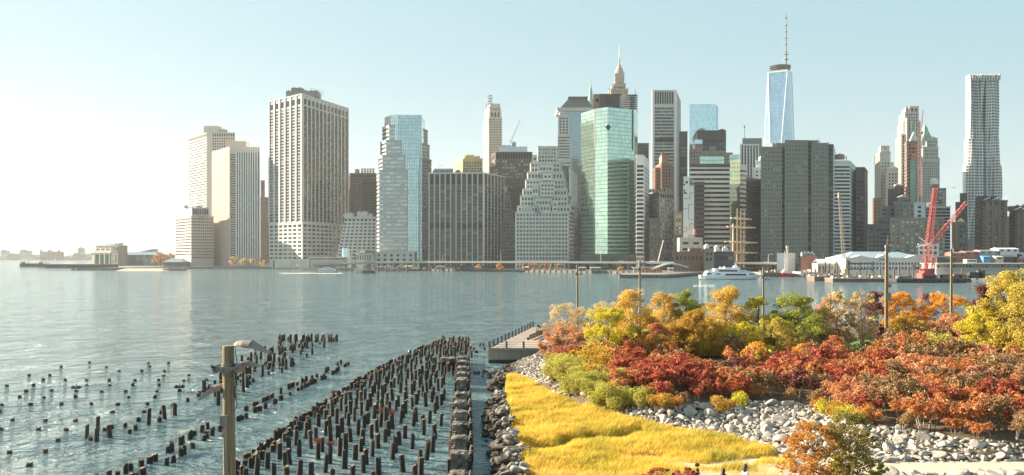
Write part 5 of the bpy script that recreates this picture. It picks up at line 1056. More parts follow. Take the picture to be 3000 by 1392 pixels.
def deckblk(x0, x1, xt0, xt1, y0, y1, w_, nm, mm='boat_white'):
    m = MB(); m.prism([(X(x0), zd-w_), (X(x1), zd-w_), (X(x1), zd+w_), (X(x0), zd+w_)], Z(y0), Z(y1), top_pts=[(X(xt0), zd-w_), (X(xt1), zd-w_+.3), (X(xt1), zd+w_-.3), (X(xt0), zd+w_)]); return m.build(nm, M[mm], r)
deckblk(2064, 2222, 2070, 2192, 806, 794, 4.5, 'main_cabin'); deckblk(2090, 2190, 2090, 2166, 794, 787, 4.0, 'upper_cabin'); deckblk(2118, 2168, 2120, 2160, 787, 784.5, 3.2, 'sun_deck'); deckblk(2148, 2163, 2150, 2160, 784.5, 779, 2, 'wheelhouse')
for (x0, x1, y0, y1, w_) in ((2120, 2181, 807.5, 802.0, 4.75), (2102, 2156, 795.2, 791.2, 4.65), (2190, 2205, 804, 801, 4.75), (2092, 2106, 804, 801.5, 4.75), (2163, 2183, 790.5, 788, 4.08), (2066, 2079, 803.5, 800, 4.75)):
    m = MB(); m.box(X(x0), X(x1), zd-w_-.02, zd-w_+.4, Z(y0), Z(y1)); m.build('window_band', M['win_black'], r)
m = MB(); 
for k in range(12): m.tube((X(2068+k*3), zd-4.4, Z(794)), (X(2068+k*3), zd-4.4, Z(790)), .06, n=3)
m.tube((X(2068), zd-4.4, Z(790)), (X(2102), zd-4.4, Z(790)), .07, n=3); m.build('railing', M['steel_light'], r)
m = MB(); m.lathe((X(2110), zd, Z(787)), [(.7, 0), (.7, 1), (.2, 1.3)], 8); m.lathe((X(2122), zd, Z(787)), [(.8, 0), (.8, 1.2), (.2, 1.5)], 8); m.tube((X(2155), zd, Z(779)), (X(2153), zd, Z(770)), .15, n=4); m.tube((X(2151), zd-1, Z(774)), (X(2158), zd+1, Z(774)), .1, n=4); m.build('radar_mast', M['boat_white'], r)
cu = bpy.data.curves.new('t', 'FONT'); cu.body = 'ZEPHYR'; cu.size = 1.9; cu.extrude = .03; cu.shear = .25
to = bpy.data.objects.new('t', cu); col.objects.link(to); bpy.context.view_layer.update()
me = bpy.data.meshes.new_from_object(to.evaluated_get(bpy.context.evaluated_depsgraph_get())); bpy.data.objects.remove(to)
o = bpy.data.objects.new('boat_name_lettering', me); col.objects.link(o); me.materials.clear(); me.materials.append(M['roof_blue']); o.parent = r
o.location = Vector((X(2160), zd-4.62, Z(798.5)))-r.location; o.rotation_euler = (R_(90), 0, 0)
mat('foam', (.85, .87, .86), .9, .05, .5)
def foam(x0, x1, y, n, seed, spread, lab, w_=1.6):
    rnd = random.Random(seed); m = MB()
    for i in range(n):
        f = rnd.random(); p = G(x0+(x1-x0)*f, y+rnd.gauss(0, spread)); a = rnd.uniform(.5, 1)*w_; b = a*rnd.uniform(.3, .8); k0 = rnd.random()
        m.poly([(p.x+a*math.cos(t)*(1+.3*math.sin(3*t+k0*9)), p.y+b*math.sin(t)*(1+.3*math.cos(2*t+k0*7)), .02+.0006*i) for t in [j*math.pi/4 for j in range(8)]])
    tag(m.build('foam', M['foam']), lab, 'foam', kind='stuff')
foam(2030, 2092, 838, 120, 1, 2.2, 'patch of white foam on the river near the ferry', 1.0); foam(822, 999, 801, 260, 2, .7, 'white wake behind the small ferry', 3.2); foam(2052, 2140, 820.6, 50, 3, .4, 'thin white wash along the catamaran hull', .8); foam(1595, 1640, 807.5, 25, 4, .5, 'faint white streak of foam off the seawall', .9); foam(1660, 1700, 810, 20, 6, 1, 'second faint foam streak nearer the two level pier', .9)
# ---------------------------------------------------------------- tall ship
zd2 = 41600/(802-750); X2 = lambda x: P(x, 0, zd2).x; Z2 = lambda y: P(0, y, zd2).z
r = empty('tall_ship', P(2175, 800, zd2), 'dark hulled tall ship with four orange masts and crossed yards behind the catamaran', 'sailing ship')
m = MB(); m.prism([(X2(2108), zd2+2), (X2(2125), zd2-5), (X2(2240), zd2-5), (X2(2268), zd2), (X2(2240), zd2+5), (X2(2125), zd2+5)], -.5, Z2(786)); m.build('hull', M['black_steel'], r)
m = MB(); m.prism([(X2(2112), zd2+1), (X2(2126), zd2-4.6), (X2(2240), zd2-4.6), (X2(2262), zd2), (X2(2240), zd2+4.6), (X2(2126), zd2+4.6)], Z2(786), Z2(784)); m.build('deck', M['orange_wood'], r)
mat('sunlit_mast_wood', (1.0, .62, .36), .6, .05, .4)  # low sun on the masts and yards is put into this wood colour
mast = [(2145, 656, 2145), (2158.5, 611, 2158), (2171, 616, 2171), (2184, 619, 2181)]
for i, (xt, yt, xb) in enumerate(mast):
    m = MB(); o_ = (i-1.5)*2.5; pb, pm, pt_ = Vector((X2(xb), zd2+o_, Z2(786))), Vector((X2((xb+xt)/2), zd2+o_, Z2(711))), Vector((X2(xt), zd2+o_, Z2(yt)))
    m.tube(pb, pm, 1.15, .95, 8); m.tube(pm, pt_, .8, .5, 6); mo = m.build('mast', M['sunlit_mast_wood'], r)
    if i:
        for (y, hw) in ((642, 19), (667, 30), (711, 36), (741, 36)):
            if y < yt+10: continue
            m = MB(); m.tube((X2(xb-hw-4+i*2), zd2+o_-3-1, Z2(y-2-i*.5)), (X2(xb+hw-8+i*5), zd2+o_+3-1, Z2(y+3-i)), .6, .6, 6); m.build('yard', M['sunlit_mast_wood'], r)
m = MB()
for i, (xt, yt, xb) in enumerate(mast):
    o_ = (i-1.5)*2.5
    for (fy, tx, ty) in ((640 if i else 665, xb-35, 790), (640 if i else 665, xb+38, 790), (700, xb-22, 790), (700, xb+24, 790), (655, xb+60, 786)):
        m.tube((X2(xt), zd2+o_, Z2(fy)), (X2(tx), zd2-4, Z2(ty)), .09, n=3)
m.tube((X2(2184), zd2, Z2(640)), (X2(2270), zd2, Z2(788)), .09, n=3); m.build('rigging', M['tan_brick'], r)
for k, (x, y) in enumerate(((2127, 738), (2138, 745), (2215, 738), (2228, 735), (2240, 748), (2112, 748))):
    m = MB(); m.tube((X2(x), zd2-3, Z2(786)), (X2(x-3), zd2-3, Z2(y)), .13, .08, 4); m.build('thin_spar', M['tan_brick'], r)
# red lightship
zd = 41600/(811-750); X = lambda x: P(x, 0, zd).x; Z = lambda y: P(0, y, zd).z
mat('ship_red', (.55, .03, .04), .4, .1, .4)
r = empty('lightship', P(2302, 811, zd), 'small red hulled lightship with cream masts moored at the quay', 'ship')
m = MB(); s0 = [(2284, .3, 3, 808, 799), (2290, 2.5, 4.6, 811.5, 800), (2305, 4.2, 5, 812, 801), (2322, 3.8, 4.8, 811.5, 801)]; S_ = [hullsec(X(x), a, b, Z(y0), Z(y1)) for x, a, b, y0, y1 in s0]
for i in range(3):
    for k in range(3): m.quad(S_[i][k+1], S_[i+1][k+1], S_[i+1][k], S_[i][k])
    m.quad(S_[i][0], S_[i+1][0], S_[i+1][3], S_[i][3])
m.poly(S_[0]); m.poly(S_[-1][::-1]); m.build('hull', M['ship_red'], r)
m = MB(); m.prism([(X(2289), zd-3), (X(2318), zd-3), (X(2318), zd+3), (X(2289), zd+3)], Z(801), Z(796)); m.prism([(X(2294), zd-2), (X(2306), zd-2), (X(2306), zd+2), (X(2294), zd+2)], Z(796), Z(791)); m.build('deckhouse', M['white_paint'], r)
m = MB(); m.lattice((X(2302), zd, Z(796)), (X(2307), zd, Z(726)), 2.2, 1.0, .14); m.lathe((X(2307), zd, Z(728)), [(1, 0), (1.2, 1), (1, 2)], 8); m.tube((X(2299), zd+1, Z(796)), (X(2300), zd+1, Z(735)), .2, n=4); m.build('mast', M['limestone'], r)
r = empty('small_sailing_ship', P(2338, 806, 41600/56), 'small grey two masted vessel moored right of the red lightship', 'ship'); zd = 41600/57; X = lambda x: P(x, 0, zd).x; Z = lambda y: P(0, y, zd).z
m = MB(); m.prism([(X(2318), zd), (X(2324), zd-3), (X(2350), zd-3), (X(2350), zd+3), (X(2324), zd+3)], -.5, Z(797)); m.build('hull', M['black_steel'], r)
m = MB(); m.tube((X(2332), zd, Z(797)), (X(2333), zd, Z(740)), .28, .12, 5); m.tube((X(2345), zd, Z(797)), (X(2346), zd, Z(755)), .25, .12, 5); m.tube((X(2326), zd, Z(762)), (X(2340), zd, Z(764)), .15, n=4); m.build('mast', M['tan_brick'], r)
m = MB(); [m.tube((X(2333), zd, Z(745)), (X(x), zd, Z(796)), .07, n=3) for x in (2320, 2326, 2341, 2349)]; m.build('rigging', M['metal_grey'], r)
# quays with clutter
rnd = random.Random(9)
for (x0, x1, y, c, lab) in ((2230, 2284, 811, 'seawall', 'cluttered dark quay left of the red lightship'), (2345, 2432, 809, 'pale_stone', 'pale concrete quay right of the red lightship')):
    p0, p1 = G(x0, y), G(x1, y); r = empty('quay', p0, lab, 'quay'); m = MB(); m.box(p0.x, p1.x, p0.y, p0.y+30, -1, 3.2); m.build('deck', M[c], r)
    for i in range(9): m = MB(); x = p0.x+(p1.x-p0.x)*(i+.5)/9; h = rnd.uniform(.8, 2.4); m.cbox((x, p0.y+3+rnd.random()*5, 3.2), rnd.uniform(1, 2.8), 2, h, rnd.random()); m.build('stacked_crate', M[rnd.choice(('tan_brick', 'pale_stone', 'red_brick', 'mid_stone', 'white_paint'))], r)
    for i in range(7): m = MB(); x = p0.x+(p1.x-p0.x)*(i+.5)/7; m.tube((x, p0.y-.4, -1), (x, p0.y-.4, 5+rnd.random()*2), .35, n=6); m.build('pile', M['brown_brick'], r)
# ---------------------------------------------------------------- ferry docks (left centre)
def dolphin(x, y, h, lab='timber mooring pile standing off the ferry docks', m_='brown_brick'):
    p = G(x, y); m = MB(); m.tube((0, 0, -1), (0, 0, h), .9, .8, 8); m.tube((0, 0, h), (0, 0, h+.3), .95, .6, 8); m.tube((0, 0, h*.5), (0, 0, h*.58), 1.0, 1.0, 8)
    o = m.build('mooring_pile', M[m_]); o.location = p; tag(o, lab, 'mooring pile', 'mooring piles off the ferry docks')
for x, y, h in ((1030, 798, 4.5), (1108, 797, 5.5), (1132, 799, 6.5), (1168, 799, 5.8), (1193, 798, 6), (1258, 795, 6), (1253, 794, 6), (1066, 794, 5), (1012, 796, 5), (1000, 794, 4), (1232, 793, 4), (1297, 794, 3.5), (1352, 795, 3.5), (1390, 795, 4)): dolphin(x, y, h)
for (x0, x1, y, h, c, lab) in ((1102, 1160, 795, 3.4, 'pale_stone', 'pale floating dock with sloped gangways, left of two'), (1180, 1250, 793, 3.6, 'pale_stone', 'pale floating dock with sloped gangways, right of two'), (975, 1040, 793, 2.6, 'tan_brick', 'low tan ferry dock beside the small ferry')):
    p0, p1 = G(x0, y), G(x1, y); r = empty('ferry_dock', p0, lab, 'dock'); m = MB(); m.box(p0.x, p1.x, p0.y, p0.y+7, -.5, 1.6); m.build('float', M['seawall'], r)
    m = MB(); L = p1.x-p0.x; m.prism([(p0.x+2, p0.y+1), (p1.x-L*.3, p0.y+1), (p1.x-L*.3, p0.y+5), (p0.x+2, p0.y+5)], h+1, h+1.5); [m.tube((p0.x+2+(L*.7-2)*k/5, p0.y+1.2, 1.6), (p0.x+2+(L*.7-2)*k/5, p0.y+1.2, h+1), .12, n=4) for k in range(6)]; m.build('canopy', M['white_paint'], r)
    m = MB(); m.quad((p1.x-L*.3, p0.y+2, 1.7), (p1.x, p0.y+12, 3.2), (p1.x, p0.y+15, 3.2), (p1.x-L*.3, p0.y+5, 1.7)); m.quad((p1.x-L*.3, p0.y+2, 2.9), (p1.x, p0.y+12, 4.4), (p1.x, p0.y+12, 3.2), (p1.x-L*.3, p0.y+2, 1.7)); m.build('gangway', M['steel_light'], r)
zd = 41600/(799.5-750); X = lambda x: P(x, 0, zd).x; Z = lambda y: P(0, y, zd).z
r = empty('small_ferry', P(958, 799, zd), 'small white double deck ferry trailing a long white wake', 'ferry')
m = MB(); m.prism([(X(928), zd-3.5), (X(984), zd-3.5), (X(990), zd), (X(984), zd+3.5), (X(928), zd+3.5)], -.5, Z(794.5)); m.build('hull', M['metal_grey'], r)
for (x0, x1, y0, y1, w_, nm) in ((934, 982, 794.5, 789, 3.2, 'main_cabin'), (944, 976, 788.6, 785, 2.6, 'upper_cabin'), (955, 966, 785, 782, 2, 'wheelhouse')):
    m = MB(); m.box(X(x0), X(x1), zd-w_, zd+w_, Z(y0), Z(y1)); m.build(nm, M['boat_white'], r); m = MB(); m.box(X(x0+1), X(x1-1), zd-w_-.06, zd-w_+.1, Z(y0-(y0-y1)*.35), Z(y1+(y0-y1)*.2)); m.build('window_band', M['win_black'], r)
m = MB(); m.tube((X(960), zd, Z(782)), (X(960), zd, Z(774)), .15, n=4); m.build('mast', M['metal_grey'], r)
zd = 41600/(801-750); X = lambda x: P(x, 0, zd).x; Z = lambda y: P(0, y, zd).z
r = empty('tugboat', P(1082, 801, zd), 'dark low tugboat beside the white pile landing', 'tugboat'); m = MB(); m.prism([(X(1064), zd-2.8), (X(1094), zd-2.8), (X(1100), zd), (X(1094), zd+2.8), (X(1064), zd+2.8)], -.5, 2.2); m.build('hull', M['black_steel'], r)
m = MB(); m.box(X(1072), X(1086), zd-1.8, zd+1.8, 2.2, 4.6); m.box(X(1075), X(1083), zd-1.5, zd+1.5, 4.6, 6.4); m.build('deckhouse', M['tan_brick'], r); m = MB(); m.box(X(1075.4), X(1082.6), zd-1.56, zd-1.4, 5.2, 6); m.build('window_band', M['win_black'], r)
r = empty('pile_landing', P(1050, 799, zd), 'landing of pale vertical piles left of the tugboat', 'landing'); 
for k in range(7): m = MB(); m.tube((X(1040+k*3.6), zd+2, -1), (X(1040+k*3.6), zd+2, 4.6), .6, .6, 6); m.build('pile', M['limestone'], r)
m = MB(); m.box(X(1038), X(1064), zd+1.6, zd+6, 3.4, 4.0); m.build('cap_beam', M['limestone'], r)
# ---------------------------------------------------------------- market hall (pier)
zd = 690; X = lambda x: P(x, 0, zd).x; Z = lambda y: P(0, y, zd).z
r = empty('market_hall', P(2590, 800, zd), 'long white two storey pier hall with a blue grey roof and gables', 'hall')
w_ = MB(); w_.box(X(2478), X(2712), zd, zd+45, 2, Z(756)); w_.box(X(2476), X(2714), zd-.5, zd+.2, Z(757.5), Z(755)); w_.build('wall', M['white_conc'], r)
w_ = MB(); w_.prism([(X(2478), zd+1), (X(2712), zd+1), (X(2712), zd+45), (X(2478), zd+45)], Z(756), Z(737), top_pts=[(X(2530), zd+22), (X(2665), zd+22), (X(2665), zd+26), (X(2530), zd+26)]); w_.build('roof', M['roof_blue'], r)
for (x0, xc, x1, yt) in ((2488, 2521, 2552, 748), (2565, 2590, 2615, 746), (2650, 2680, 2708, 747)):
    m = MB(); a, b, c = (X(x0), zd-.6, Z(756)), (X(x1), zd-.6, Z(756)), (X(xc), zd-.6, Z(yt)); m.poly([a, b, c]); m.quad(a, c, (c[0], zd+16, c[2]), (a[0], zd+10, a[2])); m.quad(c, b, (b[0], zd+10, b[2]), (c[0], zd+16, c[2])); m.build('gable', M['white_conc'], r)
for row, (y0, y1) in enumerate(((776, 769.5), (790, 782))):
    for i in range(24):
        m = MB(); x = 2484+i*9.3; m.box(X(x), X(x+4.6), zd-.12, zd+.1, Z(y0), Z(y1)); m.build('window', M['win'], r)
r = empty('pier_shed', P(2420, 796, 700), 'small pale gabled shed left of the long white hall', 'shed'); zd = 705; X = lambda x: P(x, 0, zd).x; Z = lambda y: P(0, y, zd).z
m = MB(); m.box(X(2395), X(2444), zd, zd+14, 2, Z(772)); m.build('wall', M['limestone'], r)
m = MB(); m.quad((X(2393), zd-.5, Z(772)), (X(2446), zd-.5, Z(772)), (X(2442), zd+7, Z(759)), (X(2399), zd+7, Z(759))); m.quad((X(2399), zd+7, Z(759)), (X(2442), zd+7, Z(759)), (X(2446), zd+14.5, Z(772)), (X(2393), zd+14.5, Z(772))); m.build('roof', M['white_paint'], r)
for i in range(5): m = MB(); m.box(X(2400+i*9), X(2404+i*9), zd-.12, zd, Z(790), Z(778)); m.build('window', M['win_grey'], r)
r = empty('lattice_crane', P(2466, 781, 680), 'pale lattice boom crane standing among the pier works', 'crane'); zd = 672; X = lambda x: P(x, 0, zd).x; Z = lambda y: P(0, y, zd).z
m = MB(); m.lattice((X(2474), zd, Z(795)), (X(2459), zd, Z(570)), 2.0, 1.2, .15); m.build('boom', M['tan_brick'], r); m = MB(); m.tube((X(2459), zd, Z(580)), (X(2458), zd, Z(564)), 1.2, .8, 6); m.tube((X(2459), zd, Z(570)), (X(2484), zd+2, Z(778)), .12, n=3); m.tube((X(2459), zd, Z(570)), (X(2480), zd+2, Z(700)), .12, n=3); m.build('boom_tip', M['orange_wood'], r)
m = MB(); m.box(X(2466), X(2492), zd-2, zd+3, Z(808), Z(800)); m.box(X(2472), X(2490), zd-1.6, zd+2, Z(800), Z(788)); m.build('cab', M['yellow_wrap'], r); m = MB(); m.lattice((X(2484), zd, Z(800)), (X(2486), zd, Z(762)), 2.2, 1.4, .2); m.build('gantry', M['black_steel'], r)
# platform in front, piles, frames
p0, p1 = G(2386, 826.5), G(2625, 830); 
for (x0, x1, y, h, lab, c) in ((2386, 2460, 824, 2.6, 'rusty brown work platform, left end of the pier works', 'salmon_brick'), (2440, 2626, 827, 2.0, 'long low brown work barge before the white hall', 'tan_brick')):
    p0, p1 = G(x0, y), G(x1, y); r = empty('work_barge', p0, lab, 'barge'); m = MB(); m.box(p0.x, p1.x, p0.y, p0.y+14, -.5, h); m.build('hull', M['brown_brick'], r); m = MB(); m.box(p0.x-.3, p1.x+.3, p0.y-.3, p0.y+14.3, h, h+.4); m.build('deck', M[c], r)
    for i in range(10): m = MB(); x = p0.x+(p1.x-p0.x)*(i+.5)/10; m.cbox((x, p0.y+4+rnd.random()*6, h+.4), rnd.uniform(1, 4), 2, rnd.uniform(.4, 1.6), rnd.random()*.5); m.build('deck_cargo', M[rnd.choice(('tan_brick', 'limestone', 'red_brick', 'mid_stone', 'metal_grey'))], r)
for i, (x, yt, yb) in enumerate(((2418, 768, 812), (2431, 772, 812), (2452, 760, 815), (2487, 765, 812), (2519, 765, 818), (2557, 765, 818), (2579, 780, 822), (2560, 796, 822), (2537, 794, 820), (2619, 785, 828), (2634, 780, 822), (2662, 780, 824), (2688, 796, 822), (2675, 784, 818), (2735, 740, 812), (2818, 785, 818), (2868, 785, 816), (2923, 802, 822), (2839, 802, 822), (2428, 796, 820), (2510, 798, 822), (2595, 790, 825))):
    p = G(x, yb); h = P(0, yt, p.y).z; m = MB(); m.tube((0, 0, -1), (0, 0, h), .5, .45, 8); m.tube((0, 0, h), (0, 0, h+.2), .52, .2, 8); m.tube((0, 0, h*.7), (0, 0, h*.74), .56, .56, 8)
    o = m.build('steel_pile', M['brown_brick']); o.location = p; tag(o, 'brown vertical steel pile of the pier works', 'pile', 'steel piles of the pier works')
r = empty('gantry_frame', G(2520, 818), 'dark steel gantry frame standing over the pier works', 'gantry'); zd = 41600/68
m = MB(); X = lambda x: P(x, 0, zd).x; Z = lambda y: P(0, y, zd).z
for x in (2487, 2519, 2556): m.box(X(x)-.4, X(x)+.4, zd, zd+.8, 1, Z(765))
m.box(X(2484), X(2559), zd, zd+.8, Z(773), Z(770)); m.box(X(2484), X(2559), zd-.1, zd+.9, Z(790), Z(787.5)); m.build('frame', M['black_steel'], r)
# wharf on the right
zd = 41600/(817-750)+6; X = lambda x: P(x, 0, zd).x; Z = lambda y: P(0, y, zd).z
r = empty('wharf_building', P(2880, 812, zd), 'long low grey wharf building with strip windows and stepped ledges', 'wharf building')
m = MB(); m.box(X(2758), X(3060), zd+8, zd+30, 2, Z(774)); m.build('wall', M['warm_conc'], r)
m = MB(); m.box(X(2754), X(3062), zd+4, zd+31, Z(773.8), Z(771.5)); m.box(X(2752), X(3062), zd+5, zd+8, 2, Z(788)); m.box(X(2750), X(3062), zd+3, zd+8, Z(788), Z(786)); m.build('ledge', M['pale_stone'], r)
m = MB(); m.box(X(2750), X(3062), zd, zd+5, -.5, Z(803)); m.build('lower_quay', M['warm_conc'], r); m = MB(); m.box(X(2748), X(3064), zd-.6, zd+5.2, Z(803), Z(801)); m.build('quay_edge', M['limestone'], r)
for i in range(26): m = MB(); x = 2762+i*9.5; m.box(X(x), X(x+6), zd+7.8, zd+8.1, Z(784), Z(778)); m.build('window', M['win_light' if i % 5 else 'win'], r)
for (x0, x1, y0, y1, c, lab) in ((2745, 2800, 768, 750, 'dark_brown', 'dark low shed with a gabled roof right of the red crane'), (2790, 2830, 770, 738, 'red_brick', 'dull red metal shed in the smoke behind the wharf'), (2829, 2872, 770, 735, 'red_brick', 'larger dull red shed next to the blue container'), (2881, 2903, 771, 749, 'banner_bluec', 'bright blue container stack behind the wharf'), (2918, 2940, 771, 749, 'limestone', 'pale lilac container stack between the blue stack and the black shed'), (2940, 2980, 772, 749, 'black_steel', 'black shed behind the wharf near the right edge'), (2972, 3040, 772, 756, 'red_brick', 'red container row at the right edge'),
     (2872, 2930, 752, 732, 'metal_grey', 'grey two storey shed above the blue container stack'), (2926, 2985, 749, 726, 'white_conc', 'white rooftop plant building near the right edge'), (2980, 3040, 752, 740, 'pale_stone', 'pale low roof at the right edge behind the wharf')):
    if c == 'banner_bluec' and c not in M: mat('banner_bluec', (.10, .30, .55), .6, .1, .5)
    z3 = zd+48+(8 if y1 < 745 else 0); a, b = P(x0, y0, z3), P(x1, y1, z3); r = empty('shed', (a.x, z3, 2), lab, 'shed'); m = MB(); m.box(a.x, b.x, z3, z3+12, 2, b.z-1); m.build('wall', M[c], r)
    m = MB(); m.prism([(a.x-.3, z3-.3), (b.x+.3, z3-.3), (b.x+.3, z3+12.3), (a.x-.3, z3+12.3)], b.z-1, b.z, top_pts=[(a.x, z3+5), (b.x, z3+5), (b.x, z3+7), (a.x, z3+7)]); m.build('roof', M['roof_dark' if c in ('dark_brown', 'black_steel') else c], r)
    m = MB(); n = max(1, int((b.x-a.x)/4)); zw = P(0, y1+7, z3).z
    for i in range(n): m = MB(); m.box(a.x+(i+.25)*(b.x-a.x)/n, a.x+(i+.7)*(b.x-a.x)/n, z3-.1, z3+.1, zw-1, zw+.4); m.build('window', M['win_grey'], r)
p = P(2852, 772, zd+25); r = empty('roof_cabin', p, 'small white windowed cabin on top of the wharf building', 'cabin'); a, b = P(2832, 771, zd+20), P(2862, 760, zd+20); m = MB(); m.box(a.x, b.x, a.y, a.y+5, a.z, b.z); m.build('wall', M['white_conc'], r); m = MB(); m.box(a.x+.4, b.x-.4, a.y-.1, a.y+.1, a.z+1, b.z-.5); m.build('window_band', M['win_grey'], r)
# red crawler crane on its barge
p0, p1 = G(2627, 829), G(2893, 832); zc = p0.y+8
r = empty('crane_barge', p0, 'long dark flat barge carrying the big red crane', 'barge'); m = MB(); m.prism([(p0.x, p0.y-.5), (p1.x, p0.y-1), (p1.x+.5, p0.y+16), (p0.x, p0.y+16)], .3, 2.6); m.prism([(p0.x+2, p0.y), (p1.x-3, p0.y-.4), (p1.x-3, p0.y+15), (p0.x+2, p0.y+15)], -.5, .3); m.build('hull', M['black_steel'], r)
m = MB(); [m.tube((p0.x+(p1.x-p0.x)*k/12, p0.y-1.1, 1.2), (p0.x+(p1.x-p0.x)*k/12, p0.y-.6, 1.2), .6, .6, 8) for k in range(13)]; m.build('fender_row', M['tyre'], r)
for i, (x, w2, h, c) in enumerate(((2770, 6, 2.2, 'red_brick'), (2755, 3, 3, 'white_paint'), (2808, 5, 2.5, 'red_brick'), (2822, 4, 2, 'salmon_brick'), (2862, 8, 3.6, 'black_steel'), (2878, 4, 4.6, 'dark_brown'), (2845, 3, 1.6, 'tan_brick'), (2650, 5, 1.2, 'tan_brick'), (2638, 3, 1, 'tan_brick'), (2835, 2, 2, 'yellow_wrap'))):
    a = P(x, 0, zc); m = MB(); m.cbox((a.x, zc+2, 2.6), w2, 3, h); m.box(a.x-w2/2-.1, a.x+w2/2+.1, zc+.4, zc+.6, 2.6+h*.8, 2.6+h*.95); m.build('deck_cargo', M[c], r)
X = lambda x: P(x, 0, zc).x; Z = lambda y: P(0, y, zc).z
r = empty('red_crane', (X(2715), zc, 2.6), 'huge red lattice boom crane with a raised mast and a slanting jib', 'crane')
mat('crane_red', (.46, .09, .08), .5, .12, .3)
m = MB(); m.box(X(2695), X(2735), zc-3, zc+4, 2.6, 5.6); m.box(X(2700), X(2732), zc-2.4, zc+3.4, 5.6, 8.5); m.build('machine_house', M['crane_red'], r)
for s in (-3.4, 4.2): m = MB(); m.tube((X(2697), zc+s, 3.3), (X(2733), zc+s, 3.3), .9, .9, 8); m.build('crawler_track', M['tyre'], r)
m = MB(); m.lattice((X(2712), zc, 6), (X(2722), zc, Z(712)), 4.4, 3.2, .17); m.lattice((X(2722), zc, Z(712)), (X(2740), zc, Z(550)), 3.2, 2.0, .16, n=24); m.build('main_boom', M['crane_red'], r)
m = MB(); m.lattice((X(2731), zc-1, Z(712)), (X(2829), zc-1, Z(592)), 2.4, 1.6, .15, n=22); m.build('slanting_jib', M['crane_red'], r)
m = MB(); m.tube((X(2722), zc, Z(716)), (X(2692), zc, Z(695)), .35, .25, 5); m.tube((X(2722), zc, Z(717)), (X(2684), zc, Z(724)), .35, .25, 5); m.tube((X(2722), zc, Z(716)), (X(2735), zc, Z(706)), .4, n=5); m.build('strut', M['white_paint'], r)
m = MB(); m.tube((X(2702), zc, 8), (X(2696), zc, Z(790)), .3, n=4); m.tube((X(2692), zc, Z(695)), (X(2684), zc, Z(724)), .1, n=3); m.tube((X(2684), zc, Z(724)), (X(2697), zc, Z(800)), .1, n=3); m.tube((X(2740), zc, Z(551)), (X(2739), zc, Z(760)), .1, n=3); m.tube((X(2692), zc, Z(695)), (X(2738), zc, Z(552)), .08, n=3); m.tube((X(2674), zc, Z(778)), (X(2701), zc, Z(793)), .4, n=4); m.build('cable', M['black_steel'], r)
m = MB(); [m.lattice((X(x), zc-2.5, 6), (X(x+4), zc-2, Z(755)), 1.6, 1.2, .2) for x in (2706, 2727)]; m.build('back_mast', M['crane_red'], r)
# ---------------------------------------------------------------- timber piles
mt, t, b = newmat('pile_timber')
g = N(t, 'ShaderNodeTexCoord'); sp = N(t, 'ShaderNodeSeparateXYZ'); t.links.new(g.outputs['Object'], sp.inputs[0])
geo = N(t, 'ShaderNodeNewGeometry'); sn = N(t, 'ShaderNodeSeparateXYZ'); t.links.new(geo.outputs['Normal'], sn.inputs[0])
ns = N(t, 'ShaderNodeTexNoise', Scale=5.0, Detail=5.0); t.links.new(geo.outputs['Position'], ns.inputs['Vector'])
body = N(t, 'ShaderNodeMix', data_type='RGBA'); body.inputs['A'].default_value = (.012, .011, .010, 1); body.inputs['B'].default_value = (.036, .028, .023, 1); zb_ = N(t, 'ShaderNodeMath', operation='MULTIPLY_ADD'); zb_.inputs[1].default_value = .55; t.links.new(sp.outputs[2], zb_.inputs[0]); nf_ = N(t, 'ShaderNodeMath', operation='MULTIPLY_ADD'); nf_.inputs[1].default_value = 1.4; nf_.inputs[2].default_value = -.75; t.links.new(ns.outputs[0], nf_.inputs[0]); t.links.new(nf_.outputs[0], zb_.inputs[2]); t.links.new(zb_.outputs[0], body.inputs['Factor'])
top = N(t, 'ShaderNodeMix', data_type='RGBA'); top.inputs['B'].default_value = (.20, .14, .09, 1); t.links.new(body.outputs['Result'], top.inputs['A'])
cl_ = N(t, 'ShaderNodeMath', operation='GREATER_THAN'); cl_.inputs[1].default_value = .6; t.links.new(sn.outputs[2], cl_.inputs[0]); t.links.new(cl_.outputs[0], top.inputs['Factor'])
t.links.new(top.outputs['Result'], b.inputs['Base Color']); b.inputs['Roughness'].default_value = .75
rnd = random.Random(11)
def pile_mesh(seed, h, r=.19):
    rn = random.Random(seed); m = MB(); n = 9; lx, ly = rn.uniform(-.05, .05), rn.uniform(-.05, .05)
    tl, tp_ = rn.choice((0, 0, .5, 1)), rn.random()*6; rings = [(-1, 1.0), (0, 1.02), (h*.33, 1.0), (h*.7, .97), (h-.07, .98), (h, .84)]
    i0 = 0; ph = [1+rn.uniform(-.09, .09) for _ in range(n)]
    for z, q in rings:
        for k in range(n):
            a = 2*math.pi*k/n; rr = r*q*ph[k]*(1+rn.uniform(-.03, .03)); m.v.append((lx*z+rr*math.cos(a), ly*z+rr*math.sin(a), z+((rn.uniform(-.05, .05)+tl*math.cos(a+tp_)*.12) if z == h else 0)))
    for j in range(len(rings)-1):
        for k in range(n): m.f.append((j*n+k, j*n+(k+1) % n, (j+1)*n+(k+1) % n, (j+1)*n+k)); m.uv.append([(0, 0)]*4)
    m.f.append(tuple((len(rings)-1)*n+k for k in range(n))); m.uv.append([(0, 0)]*n)
    return m
piles = []                                            # (x, y, h, kind)
def lerp_line(pts, y):
    for i in range(len(pts)-1):
        if pts[i][1] <= y <= pts[i+1][1]:
            f = (y-pts[i][1])/(pts[i+1][1]-pts[i][1]); return pts[i][0]+(pts[i+1][0]-pts[i][0])*f
    return pts[-1][0] if y > pts[-1][1] else pts[0][0]
EL = [(-20.6, 60), (-20.4, 82), (-19.8, 98), (-19.2, 112), (-17.4, 134), (-15.6, 148), (-12.9, 163)]
y = 61.0                                              # dense double edge row
